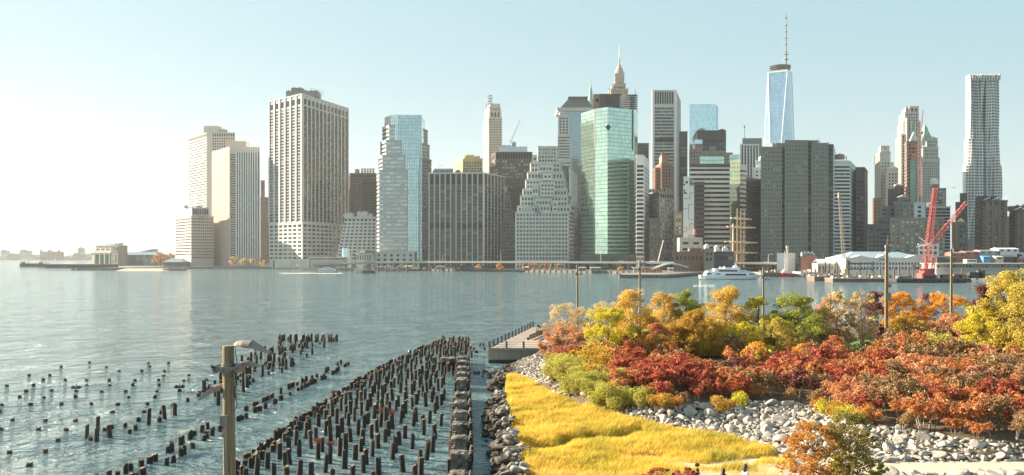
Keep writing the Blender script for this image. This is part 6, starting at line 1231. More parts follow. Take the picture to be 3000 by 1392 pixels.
while y < 163:
    x = lerp_line(EL, y)
    if rnd.random() < .93: piles.append((x+rnd.uniform(-.12, .12), y+rnd.uniform(-.1, .1), rnd.uniform(.5, .9), 'edge'))
    if rnd.random() < .7: piles.append((x+.75+rnd.uniform(-.15, .15), y+.3+rnd.uniform(-.15, .15), rnd.uniform(.4, .85), 'edge'))
    y += .95 if y < 120 else 1.15
y = 61.5; k = 0
while y < 163:
    xl = lerp_line(EL, y)+2.2; xr = -6.2-(y-61)*.012; x = xl+(1.45 if k % 2 else 0)
    while x < xr:
        p_keep = .92 if x < xl+ (xr-xl)*.72 else (.72 if y < 100 else .55)
        if rnd.random() < p_keep and not (x > -8.3 and 95 < y < 140 and rnd.random() < .5): piles.append((x+rnd.uniform(-.2, .2), y+rnd.uniform(-.22, .22), rnd.uniform(1.15, 1.5), 'field'))
        x += 2.9
    y += 1.36; k += 1
for i in range(26): piles.append((rnd.uniform(-13.5, -8.6), rnd.uniform(140, 166), rnd.uniform(.8, 1.5), 'field'))
R2 = [(-28.4, 62), (-27, 70), (-27.6, 79), (-27, 90), (-26.4, 98), (-26, 108.6), (-25, 118), (-24.7, 132)]
for (y0, y1) in ((62, 66), (67.5, 70.5), (72, 73.5), (75, 79), (80.5, 82.5), (87, 89.3), (91.5, 95.2), (97, 100.5), (103, 104), (106.5, 113.5), (115.5, 117.5), (120.5, 124.5), (129, 131.5)):
    y = y0
    while y < y1:
        x = lerp_line(R2, y)
        for dx_ in (-.7, .75):
            if rnd.random() < .82: piles.append((x+dx_+rnd.uniform(-.12, .12), y+rnd.uniform(-.15, .15)+(dx_ > 0)*-1.2, rnd.uniform(.4, .75), 'row'))
        y += .8
R3 = [(-39, 66), (-36.8, 76), (-35.2, 85), (-34.5, 99), (-36.5, 119)]
for y in np.arange(76, 121, 1.9):
    x = lerp_line(R3, y)
    for dx_ in (-1.1, 1.2, 3.2) if y > 95 else (-.9, 1.3):
        if rnd.random() < .68: piles.append((x+dx_+rnd.uniform(-.4, .4), y+rnd.uniform(-.6, .6), rnd.choice((.4, .5, 1.2, 1.4, 1.6)), 'mid'))
for i in range(112):
    y = rnd.uniform(112, 168); f = (y-112)/56; x = rnd.uniform(-38-6*f, -31-1.5*f)
    piles.append((x, y, rnd.choice((.4, .6, .8, 1.1, 1.35)), 'mid'))
for y in (166, 167.5): 
    for x in np.linspace(-43, -33, 9): piles.append((x+rnd.uniform(-.2, .2), y, 1.25, 'mid'))
for j, y in enumerate(np.arange(63, 136, 4.6)):        # low stubs in a loose grid
    for i, x in enumerate(np.arange(-66, -37, 3.05)):
        xx = x+(j % 2)*1.3+y*.012
        if xx < -.62*y+ -0 or rnd.random() < .14+max(0, (y-105))*.012: continue
        piles.append((xx+rnd.uniform(-.3, .3), y+rnd.uniform(-.35, .35), rnd.uniform(.2, .34), 'stub'))
for i in range(14): piles.append((rnd.uniform(-6.5, -2.2), rnd.uniform(146, 164), rnd.uniform(.3, .45), 'stub2'))
for (px_, py_, h) in ((1364, 1038, 1.8), (1377, 1043, 1.7), (1381, 1049, 1.2)):
    p = G(px_, py_); piles.append((p.x, p.y, h, 'field'))
vis = [p for p in piles if abs(p[0]/p[1]) < .60 and H/p[1]*F+HY < 1440+p[2]*F/p[1]]
vis.sort(key=lambda p: -(p[2]+.15)/p[1]**2)
LAB = {'edge': 'short dark pile in the dense left edge row', 'field': 'tall dark pile in the main field', 'row': 'short black pile in the broken double row', 'mid': 'weathered pile in the straggling cluster', 'stub': 'low stub in the scattered left grid', 'stub2': 'tiny low stub by the concrete esplanade'}
protos = {}
for kind, hs in (('edge', (.5, .7, .9)), ('field', (1.0, 1.2, 1.35, 1.5)), ('row', (.4, .6, .75)), ('mid', (.5, .8, 1.2, 1.6)), ('stub', (.2, .28, .34)), ('stub2', (.3, .4))):
    protos[kind] = []
    for i, h in enumerate(hs):
        for s in range(3):
            mm = pile_mesh(i*7+s+len(kind)*31, h, .20 if kind != 'stub' else .22); me = None
            o = mm.build('timber_pile', M['pile_timber'], loc=(0, 0, 0)); protos[kind].append((h, o.data)); bpy.data.objects.remove(o)
rest = MB(); NI = 300
for i, (x, y, h, kind) in enumerate(vis):
    hh, me = min(protos[kind], key=lambda q: abs(q[0]-h)+rnd.random()*.12)
    if i < NI:
        o = bpy.data.objects.new('timber_pile', me); col.objects.link(o); o.location = (x, y, rnd.uniform(-.05, .05)); o.rotation_euler = (rnd.gauss(0, .03), rnd.gauss(0, .03), rnd.uniform(0, 6.28))
        s = rnd.uniform(.92, 1.15); o.scale = (s, s, h/hh); zn = 'near the bottom edge' if y < 72 else 'close in' if y < 84 else 'midway' if y < 104 else 'far out'; sd_ = (' on its left side' if x < -15.5 else ' on its right side' if x < -10 else ' beside the concrete blocks') if kind == 'field' else ''
        tag(o, LAB[kind]+sd_+', '+zn, 'pile', {'edge': 'piles of the dense edge row', 'field': 'tall piles of the main field', 'row': 'piles of the broken double row', 'mid': 'piles of the straggling cluster', 'stub': 'low stubs of the scattered grid', 'stub2': 'low stubs by the esplanade'}[kind]+sd_+', '+zn)
    else:
        n0 = len(rest.v); ca, sa = math.cos(i), math.sin(i)
        for v in me.vertices: rest.v.append((x+v.co.x*ca-v.co.y*sa, y+v.co.x*sa+v.co.y*ca, v.co.z*h/hh))
        for f in me.polygons: rest.f.append(tuple(n0+q for q in f.vertices)); rest.uv.append([(0, 0)]*len(f.vertices))
if rest.v: tag(rest.build('distant_piles', M['pile_timber']), 'remaining farther timber piles of the old pier fields', 'piles', kind='stuff')
print('piles', len(vis))
# dry weeds growing on a few piles
mat('weed_orange', (.35, .12, .05), .9, .3, 2)
for i, (x_, y_, lab) in enumerate(((-19.2, 98, 'tuft of dry orange weed on a pile of the upper edge row'), (-13.2, 83.5, 'tuft of dry orange weed on a middle pile'), (-11.4, 82.5, 'second tuft of dry orange weed right of the middle one'), (-15, 70, 'reddish weed sprouting from a near pile'), (-13.2, 69, 'reddish weed sprouting right of the near pile with weed'))):
    best = min((p for p in vis if p[3] in ('field', 'edge')), key=lambda p: (p[0]-x_)**2+(p[1]-y_)**2); m = MB(); rn = random.Random(i)
    for k in range(60):
        a, rr = rn.random()*6.28, rn.uniform(.1, .5); h = rn.uniform(.15, .5); m.quad((rn.uniform(-.1, .1), rn.uniform(-.1, .1), 0), (.03+rn.uniform(-.1, .1), 0, 0), (rr*math.cos(a)+.03, rr*math.sin(a), h), (rr*math.cos(a), rr*math.sin(a), h))
    o = m.build('weed_tuft', M['weed_orange']); o.location = (best[0], best[1], best[2]-.05); tag(o, lab, 'weed')
# cormorants on piles
mat('bird_black', (.02, .02, .022), .7, .2, 3)
def bird(x, y, z, spread, lab, s=1.0, fly=False):
    # one skinned body: tail - body - neck - head - beak, with wings
    pts = [(-.32, 0, .10, .02), (-.15, 0, .16, .07), (.05, 0, .28, .10), (.14, 0, .42, .06), (.15, 0, .56, .035), (.20, 0, .62, .045), (.33, 0, .62, .012)]
    if fly: pts = [(-.35, 0, .2, .02), (-.12, 0, .2, .06), (.08, 0, .22, .08), (.22, 0, .24, .05), (.34, 0, .26, .04), (.46, 0, .25, .01)]
    m = MB(); n = 8; i0 = 0
    for (px_, py_, pz_, r_) in pts:
        for k in range(n): a = 2*math.pi*k/n; m.v.append((px_*s+0, py_+r_*s*math.cos(a), (pz_+r_*math.sin(a))*s))
    for j in range(len(pts)-1):
        for k in range(n): m.f.append((j*n+k, j*n+(k+1) % n, (j+1)*n+(k+1) % n, (j+1)*n+k)); m.uv.append([(0, 0)]*4)
    if spread:
        for sg in (-1, 1):
            w_ = [(0, .06, .36), (.02, .30, .52), (-.02, .52, .40), (-.05, .62, .22), (-.10, .42, .12), (-.12, .2, .12), (-.10, .06, .16)]
            if fly: w_ = [(.1, .05, .25), (.12, .4, .42), (-.02, .75, .36), (-.06, .4, .32), (-.1, .05, .22)]
            f = [(a*s, sg*b*s, c*s) for a, b, c in w_]; m.poly(f); m.poly([(p[0]-.015*s, p[1], p[2]-.01*s) for p in f][::-1])
    else: m.quad((-.3*s, -.02*s, .08*s), (-.5*s, -.05*s, .02*s), (-.5*s, .05*s, .02*s), (-.3*s, .02*s, .08*s))
    for sg in (-1, 1): m.tube((.02*s, sg*.05*s, 0), (.03*s, sg*.05*s, .2*s), .015*s, n=4)
    o = m.build('cormorant' if not fly else 'seagull', M['bird_black']); o.location = (x, y, z); o.rotation_euler[2] = rnd.uniform(1.0, 1.9) if spread else rnd.uniform(-.5, .5); tag(o, lab, 'bird')
    return o
def on_pile(px_, py_, kinds, spread, lab):
    g_ = G(px_, py_); q = min((p for p in vis if p[3] in kinds), key=lambda p: (p[0]-g_.x)**2+((p[1]-g_.y)*.6)**2); bird(q[0], q[1], q[2], spread, lab)
on_pile(270, 1145, ('stub', 'mid'), True, 'black cormorant drying spread wings on a low stub at left'); on_pile(532, 1155, ('mid', 'stub'), True, 'black cormorant with spread wings left of the near utility pole'); on_pile(694, 1140, ('mid',), False, 'black cormorant perched upright right of the near utility pole')
p = P(2793, 553, 320); b_ = bird(p.x, p.y, p.z, True, 'small dark bird flying beside the rippled tower', 1.5, True)
# ---------------------------------------------------------------- concrete block line
m_, t, b = newmat('old_concrete')
geo = N(t, 'ShaderNodeNewGeometry'); n1 = N(t, 'ShaderNodeTexNoise', Scale=1.2, Detail=8.0, Roughness=.75); t.links.new(geo.outputs['Position'], n1.inputs['Vector'])
cr = N(t, 'ShaderNodeValToRGB'); e = cr.color_ramp.elements; e[0].position = .38; e[0].color = (.04, .035, .03, 1); e[1].position = .66; e[1].color = (.40, .35, .30, 1); k_ = e.new(.52); k_.color = (.15, .125, .105, 1)
t.links.new(n1.outputs[0], cr.inputs[0]); t.links.new(cr.outputs[0], b.inputs['Base Color']); b.inputs['Roughness'].default_value = .9
bp = N(t, 'ShaderNodeBump', Strength=.6, Distance=.06); n2 = N(t, 'ShaderNodeTexNoise', Scale=7.0, Detail=6.0); t.links.new(geo.outputs['Position'], n2.inputs['Vector']); t.links.new(n2.outputs[0], bp.inputs['Height']); t.links.new(bp.outputs[0], b.inputs['Normal'])
def rough_block(m, cx, cy, sx, sy, z0, z1, rn, n=5):
    # subdivided top with chipped edges
    g_ = []
    for j in range(n+1):
        for i in range(n+1):
            u, v = i/n, j/n; ed = (i in (0, n)) + (j in (0, n))
            m.v.append((cx+(u-.5)*sx*(1-.04*(ed > 1))+rn.uniform(-.04, .04), cy+(v-.5)*sy+rn.uniform(-.05, .05), z1-ed*.07+rn.uniform(-.06, .06)))
    b0 = len(m.v)-(n+1)**2
    for j in range(n):
        for i in range(n): a = b0+j*(n+1)+i; m.f.append((a, a+1, a+n+2, a+n+1)); m.uv.append([(0, 0)]*4)
    ring = [b0+i for i in range(n+1)]+[b0+(j+1)*(n+1)-1 for j in range(1, n+1)]+[b0+n*(n+1)+i for i in range(n-1, -1, -1)]+[b0+j*(n+1) for j in range(n-1, 0, -1)]
    c0 = len(m.v)
    for r_ in ring: v = m.v[r_]; m.v.append((v[0]+rn.uniform(-.03, .03), v[1]+rn.uniform(-.03, .03), z0))
    for i in range(len(ring)): j = (i+1) % len(ring); m.f.append((c0+i, c0+j, ring[j], ring[i])); m.uv.append([(0, 0)]*4)
rn = random.Random(4)
for k, ty in enumerate((1392-4, 1331, 1283, 1244, 1210, 1180, 1154, 1110, 1092, 1075, 1059, 1047)):
    dq = (H-1.45)*F/(ty-750); cx_ = P(1342+(1392-ty)*.035, 0, dq).x; wdt, dp, ht = 1.28, 1.5 if k < 7 else 2.2, 1.45+rn.uniform(-.08, .12)
    r = empty('pier_block', (cx_, dq, 0), 'x', 'concrete block', 'concrete blocks of the old pier line')
    m = MB(); rough_block(m, cx_, dq+dp/2, wdt, dp, .12, ht, rn); m.build('concrete_cap', M['old_concrete'], r)
    m = MB(); nt_ = 7 if k not in (0, 7) else 4
    for sx in (-1, 1):
        for i in range(nt_): m.tube((cx_+sx*(wdt/2+.12), dq+.1+i*.72, -1), (cx_+sx*(wdt/2+.12), dq+.1+i*.72, ht-.3-rn.random()*.35), .13, n=7)
        m.box(cx_+sx*(wdt/2+.02)-.05, cx_+sx*(wdt/2+.02)+.05, dq+.1, dq+.1+nt_*.72, -1, ht-.45)
    m.build('timber_cribbing', M['pile_timber'], r)
    r['label'] = ('largest stained concrete block cut by the bottom edge', 'second concrete block from the bottom of the old pier line', 'third concrete block from the bottom, white streaks', 'fourth concrete block from the bottom of the line', 'fifth concrete block, dripping pale stains on its face', 'sixth concrete block from the bottom of the line', 'seventh block, last before the gap in the line', 'first concrete block beyond the gap in the line', 'second concrete block beyond the gap', 'third concrete block beyond the gap', 'fourth concrete block beyond the gap', 'farthest small concrete block of the line')[k]
a = G(1288, 1086); r = empty('concrete_slab', a, 'long pale concrete slab bridging two pile columns', 'slab'); b_ = G(1333, 1086); m = MB(); rough_block(m, (a.x+b_.x)/2, a.y+1, b_.x-a.x, 1.6, 1.15, 1.75, rn); m.build('slab', M['old_concrete'], r)
m = MB(); [m.tube((a.x+f*(b_.x-a.x), a.y+.8, -1), (a.x+f*(b_.x-a.x), a.y+.8, 1.2), .2, n=8) for f in (.15, .3, .7, .9)]; m.build('timber_post', M['pile_timber'], r)
# ---------------------------------------------------------------- concrete esplanade with railing, bench and people
m_, t, b = newmat('esplanade_concrete')
geo = N(t, 'ShaderNodeNewGeometry'); sp = N(t, 'ShaderNodeSeparateXYZ'); t.links.new(geo.outputs['Position'], sp.inputs[0])
mpg = N(t, 'ShaderNodeMapping'); mpg.inputs['Scale'].default_value = (2.5, 2.5, .25); t.links.new(geo.outputs['Position'], mpg.inputs['Vector'])
n1 = N(t, 'ShaderNodeTexNoise', Scale=1.0, Detail=6.0); t.links.new(mpg.outputs[0], n1.inputs['Vector'])
c1 = N(t, 'ShaderNodeMix', data_type='RGBA'); c1.inputs['A'].default_value = (.22, .20, .165, 1); c1.inputs['B'].default_value = (.38, .345, .29, 1); t.links.new(n1.outputs[0], c1.inputs['Factor'])
ad = N(t, 'ShaderNodeMath', operation='MULTIPLY_ADD'); ad.inputs[1].default_value = .35; t.links.new(n1.outputs[0], ad.inputs[0]); t.links.new(sp.outputs[2], ad.inputs[2])
wl = N(t, 'ShaderNodeMapRange'); wl.inputs['From Min'].default_value = .72; wl.inputs['From Max'].default_value = .62; t.links.new(ad.outputs[0], wl.inputs['Value'])
c2 = N(t, 'ShaderNodeMix', data_type='RGBA'); c2.inputs['B'].default_value = (.035, .032, .025, 1); t.links.new(wl.outputs[0], c2.inputs['Factor']); t.links.new(c1.outputs['Result'], c2.inputs['A'])
t.links.new(c2.outputs['Result'], b.inputs['Base Color']); b.inputs['Roughness'].default_value = .85
e0 = G(1431, 1023, 2.1); e1 = G(1575, 1022, 2.1); e2 = G(1560, 962, 2.1); e3 = Vector((22, 171, 2.1)); e4 = Vector((22, e0.y+3, 2.1))
r = empty('esplanade', e0, 'concrete waterfront esplanade jutting into the river with tidal stains', 'esplanade')
fp_ = [(e0.x, e0.y), (e1.x, e1.y+.5), (e4.x, e4.y), (e3.x, e3.y), (e2.x, e2.y+2)]
m = MB(); m.prism(fp_, -1, 2.1); m.build('concrete_wall', M['esplanade_concrete'], r)
m = MB(); m.prism([(p[0]+.15*(1 if i in (0, 4) else -1), p[1]+.1) for i, p in enumerate(fp_)], 2.1, 3.02 if False else 2.13); mat('paving', (.33, .27, .235), .9, .1, .5); m.build('paving', M['paving'], r)
m = MB(); m.fbox((e0.x, e0.y), (1, 0), (0, -1), 0, e1.x-e0.x, -.3, .06, 2.0, 2.28); m.build('kerb', M['esplanade_concrete'], r)
r = empty('guard_rail', (e0.x, e0.y, 2.1), 'dark steel guard rail with broad posts round the esplanade corner', 'railing')
mat('rail_steel', (.12, .14, .16), .5, .1, .5, .6)
L2 = Vector((e2.x-e0.x, e2.y+2-e0.y)); n_l = 13
posts = [(e0.x+.15+L2.x*k/n_l, e0.y+.2+L2.y*k/n_l) for k in range(n_l+1)]+[(e0.x+.15+2.55*k, e0.y+.2) for k in range(1, 6)]
for (x, y) in posts: m = MB(); m.cbox((x, y, 2.1), .09, .34, 1.12) if False else m.cbox((x, y, 2.1), .30, .10, 1.12, rnd.choice((0, .1))); m.cbox((x, y, 3.22), .34, .14, .03); m.build('post', M['rail_steel'], r)
m = MB()
for z in (3.1, 2.75, 2.45):
    m.tube((posts[0][0], posts[0][1], z), (posts[n_l][0], posts[n_l][1], z), .025, n=4); m.tube((posts[0][0], posts[0][1], z), (posts[-1][0], posts[-1][1], z), .025, n=4)
m.build('rail', M['rail_steel'], r)
mat('bench_wood', (.20, .13, .09), .8, .2, 2)
bA, bB = G(1546, 992, 2.4), G(1590, 974, 2.4); bd = (bB-bA).normalized(); bn = Vector((bd.y, -bd.x, 0))
r = empty('long_bench', (bA.x, bA.y, 2.12), 'long wooden bench on the esplanade with people sitting on it', 'bench'); Lb = 11.5
m = MB(); m.fbox((bA.x, bA.y), (bd.x, bd.y), (bn.x, bn.y), 0, Lb, -.25, .25, 2.5, 2.57); m.build('seat', M['bench_wood'], r)
m = MB(); m.fbox((bA.x, bA.y), (bd.x, bd.y), (bn.x, bn.y), 0, Lb, .25, .31, 2.65, 3.0); m.build('backrest', M['bench_wood'], r)
for k in range(6): m = MB(); m.fbox((bA.x, bA.y), (bd.x, bd.y), (bn.x, bn.y), .3+k*2.1, .45+k*2.1, -.22, .28, 2.12, 2.5); m.build('leg', M['rail_steel'], r)
def person(name_label, loc, rz, h=1.7, sit=False, top=(.05, .05, .07), hairc=(.05, .03, .02), longhair=False, legs=(.03, .035, .06), stride=.1):
    """continuous skinned body; clothing and hair are children"""
    s = h/1.75; r = None
    V = {}; E = []; Rr = {}
    def j(n, x, y, z, r0): V[n] = (x*s, y*s, z*s); Rr[n] = r0*s
    hip = .95
    if sit: hip = .50
    j('pelvis', 0, 0, hip, .145); j('waist', 0, .0, hip+.17, .125); j('chest', 0, .0, hip+.38, .155); j('neckb', 0, 0, hip+.53, .07); j('neck', 0, -.01, hip+.58, .052); j('head0', 0, -.015, hip+.66, .085); j('head1', 0, -.01, hip+.76, .095); j('head2', 0, 0, hip+.82, .06)
    for sg, q in ((-1, 'l'), (1, 'r')):
        st_ = stride*sg
        j(q+'hip', sg*.09, 0, hip-.05, .095)
        if sit: j(q+'knee', sg*.11, -.42, hip-.02, .062); j(q+'ank', sg*.11, -.40, .09, .042); j(q+'toe', sg*.12, -.56, .04, .035)
        else: j(q+'knee', sg*.10, -st_-.02, hip-.48, .062); j(q+'ank', sg*.10, st_*.6+.03, .09, .042); j(q+'toe', sg*.11, st_*.6-.13, .04, .035)
        j(q+'sho', sg*.18, 0, hip+.47, .06); j(q+'elb', sg*.24, .02, hip+.20, .042); j(q+'wri', sg*.22, -.16 if sit else -.08, hip+(.06 if sit else -.03), .028); j(q+'palm', sg*.21, -.22 if sit else -.10, hip+(.03 if sit else -.11), .032)
        for f in range(5):
            ox = (f-2)*.017; ln_ = (.06, .075, .085, .078, .06)[f]
            if f == 0: j(q+'f0', sg*.21-sg*.05, (-.24 if sit else -.13), hip+(.02 if sit else -.12), .010)
            else: j(q+'f%d' % f, sg*.21+ox*.4, (-.22-ln_ if sit else -.10+ox), hip+(.01 if sit else -.11-ln_), .009)
            E.append((q+'palm', q+'f%d' % f))
        E += [('pelvis', q+'hip'), (q+'hip', q+'knee'), (q+'knee', q+'ank'), (q+'ank', q+'toe'), ('chest', q+'sho'), (q+'sho', q+'elb'), (q+'elb', q+'wri'), (q+'wri', q+'palm')]
    E += [('pelvis', 'waist'), ('waist', 'chest'), ('chest', 'neckb'), ('neckb', 'neck'), ('neck', 'head0'), ('head0', 'head1'), ('head1', 'head2')]
    names = list(V); idx = {n: i for i, n in enumerate(names)}
    me = bpy.data.meshes.new('person'); me.from_pydata([V[n] for n in names], [(idx[a], idx[b]) for a, b in E], [])
    tmp = bpy.data.objects.new('tmp_person', me); col.objects.link(tmp)
    sk = tmp.modifiers.new('s', 'SKIN'); sk.use_smooth_shade = True; tmp.modifiers.new('ss', 'SUBSURF').levels = 1
    for i, n in enumerate(names): me.skin_vertices[0].data[i].radius = (Rr[n], Rr[n])
    me.skin_vertices[0].data[0].use_root = True
    bpy.context.view_layer.update(); dg = bpy.context.evaluated_depsgraph_get()
    bm_ = bpy.data.meshes.new_from_object(tmp.evaluated_get(dg)); bpy.data.objects.remove(tmp)
    o = bpy.data.objects.new('person', bm_); col.objects.link(o); bm_.materials.clear()
    if 'skin' not in M: mat('skin', (.52, .33, .24), .6, .05, 5)
    bm_.materials.append(M['skin']); tag(o, name_label, 'person')
    # clothing shells
    def shell(nm, test, c, off=.014):
        vs = {}; m = MB(); mm = 'cloth_%02x%02x%02x' % tuple(int(q*255) for q in c)
        if mm not in M: mat(mm, c, .9, .15, 6)
        for f in bm_.polygons:
            cc = f.center/s
            if test(cc): m.poly([tuple(bm_.vertices[i].co+bm_.vertices[i].normal*off) for i in f.vertices])
        if m.v: q = m.build(nm, M[mm]); q.parent = o
    shell('shirt', lambda c: (hip-.06 < c.z < hip+.54 and abs(c.x) < .28 and not (abs(c.x) > .17 and c.z < hip+.02)), top)
    shell('trousers', lambda c: c.z < hip+.0 and c.z > .1 and abs(c.x) < .185, legs)
    shell('shoes', lambda c: c.z <= .11, (.03, .03, .03))
    m = MB(); hz_ = hip+.76; mm = 'hair_%02x' % int(hairc[0]*255)
    if mm not in M: mat(mm, hairc, .7, .3, 20)
    n = 12; R0 = .115*s
    for jx in range(7):
        ph = math.pi*.62*jx/6
        for k in range(n):
            a = 2*math.pi*k/n; x, y, z = R0*math.sin(ph)*math.cos(a), R0*math.sin(ph)*math.sin(a)+.012, R0*1.15*math.cos(ph)
            if y < -.03 and z < .02: y = -.03
            if longhair and jx >= 5 and y > 0: z -= .22*s*(jx-4)/2; y += .03
            m.v.append((x, y, z+hz_*s+.01))
    for jx in range(6):
        for k in range(n): m.f.append((jx*n+k, (jx+1)*n+k, (jx+1)*n+(k+1) % n, jx*n+(k+1) % n)); m.uv.append([(0, 0)]*4)
    q = m.build('hair', M[mm], smooth=True); q.parent = o
    if 'eye_dark' not in M: mat('eye_dark', (.02, .015, .01), .3, .05, 3); mat('lip', (.42, .16, .14), .6, .05, 3)
    fy = -.012-.093
    for sg in (-1, 1):
        m = MB(); m.lathe((sg*.034*s, fy*s, (hip+.745)*s), [(.004, -.007), (.012, 0), (.004, .007)], 6); q = m.build('eye', M['eye_dark']); q.parent = o
        m = MB(); m.lathe((sg*.098*s, 0, (hip+.725)*s), [(.006, -.03), (.017, 0), (.006, .03)], 6); q = m.build('ear', M['skin']); q.parent = o
    m = MB(); m.tube((0, (fy-.0)*s, (hip+.745)*s), (0, (fy-.022)*s, (hip+.705)*s), .008*s, .016*s, 6); q = m.build('nose', M['skin']); q.parent = o
    m = MB(); m.box(-.024*s, .024*s, (fy+.002)*s-.004, (fy+.002)*s+.01, (hip+.672)*s, (hip+.683)*s); q = m.build('mouth', M['lip']); q.parent = o
    o.location = loc; o.rotation_euler[2] = rz
    return o
ang = math.atan2(bn.y, bn.x)
for k, (u, c, lab) in enumerate(((7.0, (.04, .04, .05), 'person in black sitting nearest on the long esplanade bench'), (7.9, (.30, .28, .27), 'person in grey sitting on the bench between two in dark clothes'), (8.9, (.05, .05, .08), 'person in navy sitting third on the long bench'), (10.1, (.45, .40, .36), 'person in beige sitting farthest on the long bench'))):
    p = bA+bd*u; person(lab, (p.x-bn.x*.05, p.y-bn.y*.05, 2.11), ang-math.pi/2, 1.7, True, c)
g1 = BV2.ray_cast(Vector((P(2120, 0, 46).x, 46, 50)), Vector((0, 0, -1)))[0]
def near_person(px_, pyh, d, **k):
    x = P(px_, 0, d).x; z = BV2.ray_cast(Vector((x, d, 50)), Vector((0, 0, -1)))[0].z; ht = P(0, pyh, d).z-z; print('near person height', ht); return person(k.pop('lab'), (x, d, z), k.pop('rz'), ht, **k)
near_person(2120, 1376, 47.6, lab='dark haired person walking, only the head visible at the bottom edge', rz=2.4, hairc=(.04, .025, .018), longhair=True, top=(.10, .09, .10))
near_person(2184, 1364, 47.0, lab='long haired person in a pale top walking beside the big rock', rz=1.9, hairc=(.09, .05, .03), longhair=True, top=(.62, .60, .66))
# ---------------------------------------------------------------- utility poles with floodlights
m_, t, b = newmat('pole_wood')
tc = N(t, 'ShaderNodeNewGeometry'); mpg = N(t, 'ShaderNodeMapping'); mpg.inputs['Scale'].default_value = (14, 14, .9); t.links.new(tc.outputs['Position'], mpg.inputs['Vector'])
n1 = N(t, 'ShaderNodeTexNoise', Scale=1.0, Detail=6.0, Roughness=.7); t.links.new(mpg.outputs[0], n1.inputs['Vector'])
cr = N(t, 'ShaderNodeValToRGB'); e = cr.color_ramp.elements; e[0].position = .3; e[0].color = (.13, .10, .055, 1); e[1].position = .7; e[1].color = (.36, .28, .165, 1); t.links.new(n1.outputs[0], cr.inputs[0]); t.links.new(cr.outputs[0], b.inputs['Base Color']); b.inputs['Roughness'].default_value = .85
bp = N(t, 'ShaderNodeBump', Strength=.4, Distance=.02); t.links.new(n1.outputs[0], bp.inputs['Height']); t.links.new(bp.outputs[0], b.inputs['Normal'])
mat('galv', (.24, .235, .22), .45, .15, 6, .5); mat('lamp_shell', (.24, .20, .17), .6, .15, 5); mat('cable_black', (.03, .03, .03), .6, .1, 3)
def floodlight(r, c, ax, tilt, s, nm='floodlight'):
    """half-cylinder housing with a flared visor, on a bracket"""
    ax = Vector(ax).normalized(); up = Vector((0, 0, 1)); fw = ax.cross(up).normalized()
    m = MB(); n = 10; L = .62*s
    def arc(u, r_, a): return c+ax*u+(fw*math.cos(a)+up*math.sin(a))*r_
    sec = [(-.05*s, .06*s), (.05*s, .13*s), (.22*s, .17*s), (.45*s, .19*s)]
    for i in range(len(sec)-1):
        for k in range(n):
            a0, a1 = math.pi*k/n*1.0, math.pi*(k+1)/n
            m.quad(*[tuple(p) for p in (arc(sec[i][0], sec[i][1], a0), arc(sec[i][0], sec[i][1], a1), arc(sec[i+1][0], sec[i+1][1], a1), arc(sec[i+1][0], sec[i+1][1], a0))])
    m.poly([tuple(arc(sec[0][0], sec[0][1], math.pi*k/n)) for k in range(n+1)]); 
    m.quad(*[tuple(q) for q in (arc(-.05*s, .06*s, 0), arc(.45*s, .19*s, 0), arc(.45*s, .19*s, math.pi), arc(-.05*s, .06*s, math.pi))])
    h = m.build('housing', M['lamp_shell'], r)
    m = MB(); a_ = arc(.45*s, .20*s, .1); b_ = arc(.45*s, .20*s, math.pi-.1); tp = arc(.45*s, .22*s, math.pi/2); tipp = c+ax*(.95*s)-up*(.08*s)
    for q0, q1 in ((a_, tp), (tp, b_)):
        m.poly([tuple(q0), tuple(q1), tuple(tipp+(q1-c-ax*.45*s)*.25), tuple(tipp+(q0-c-ax*.45*s)*.25)])
    m.poly([tuple(a_), tuple(b_), tuple(tipp+(b_-c-ax*.45*s)*.25), tuple(tipp+(a_-c-ax*.45*s)*.25)]); m.build('visor', M['lamp_shell'], r)
def upole(px_, ytop, d, rtop, lab, lamps=(), zb=None, near=False, lean=0):
    tp = P(px_, ytop, d); zb = gz(tp.x, tp.y, 0) if zb is None else zb; r = empty('utility_pole', (tp.x, tp.y, zb), lab, 'utility pole')
    m = MB(); nseg = 10
    pts = [Vector((tp.x-lean*(1-i/nseg)*(tp.z-zb), tp.y, zb+(tp.z-zb)*i/nseg)) for i in range(nseg+1)]; rs = [rtop*(1.28-.28*i/nseg) for i in range(nseg+1)]
    n = 16 if near else 8; rn = random.Random(int(px_))
    m.path(pts, rs, n); m.build('wooden_shaft', M['pole_wood'], r)
    return r, tp
r, tp = upole(668.5, 1018, 24, .152, 'near weathered wooden utility pole with three grey floodlights and a grey junction box', zb=-1, near=True, lean=-.012)
T = tp
m = MB(); m.tube(T, T+Vector((0, 0, .05)), .15, .135, 16); m.build('cut_top', M['pole_wood'], r)
ppx = 24/F                                             # metres per photo px at the pole
def q(x, y, dy=0): return P(x, y, 24+dy)
for y0, y1 in ((1064, 1070), (1082, 1092)): m = MB(); m.tube(q(670, y1), q(670, y0), .185, .185, 16); m.build('clamp_band', M['galv'], r)
m = MB(); c0 = q(670, 1078); m.box(c0.x-.34, c0.x+.30, 24-.26, 24-.20, c0.z-.04, c0.z+.06); m.box(c0.x-.34, c0.x-.28, 24-.26, 24+.2, c0.z-.12, c0.z+.10); m.box(c0.x+.24, c0.x+.38, 24-.24, 24+.1, c0.z-.1, c0.z+.14)
[m.tube((c0.x+dx_, 23.6, c0.z+.01), (c0.x+dx_, 24.3, c0.z+.01), .015, n=6) for dx_ in (-.31, -.2, .2, .27)]; m.build('bracket', M['galv'], r)
floodlight(r, q(694, 1012, -.05), (1, -.25, -.12), 0, 1.05); m = MB(); m.path([q(684, 1016), q(690, 1012), q(696, 1014)], [.03, .03, .03]); m.build('lamp_arm', M['galv'], r)
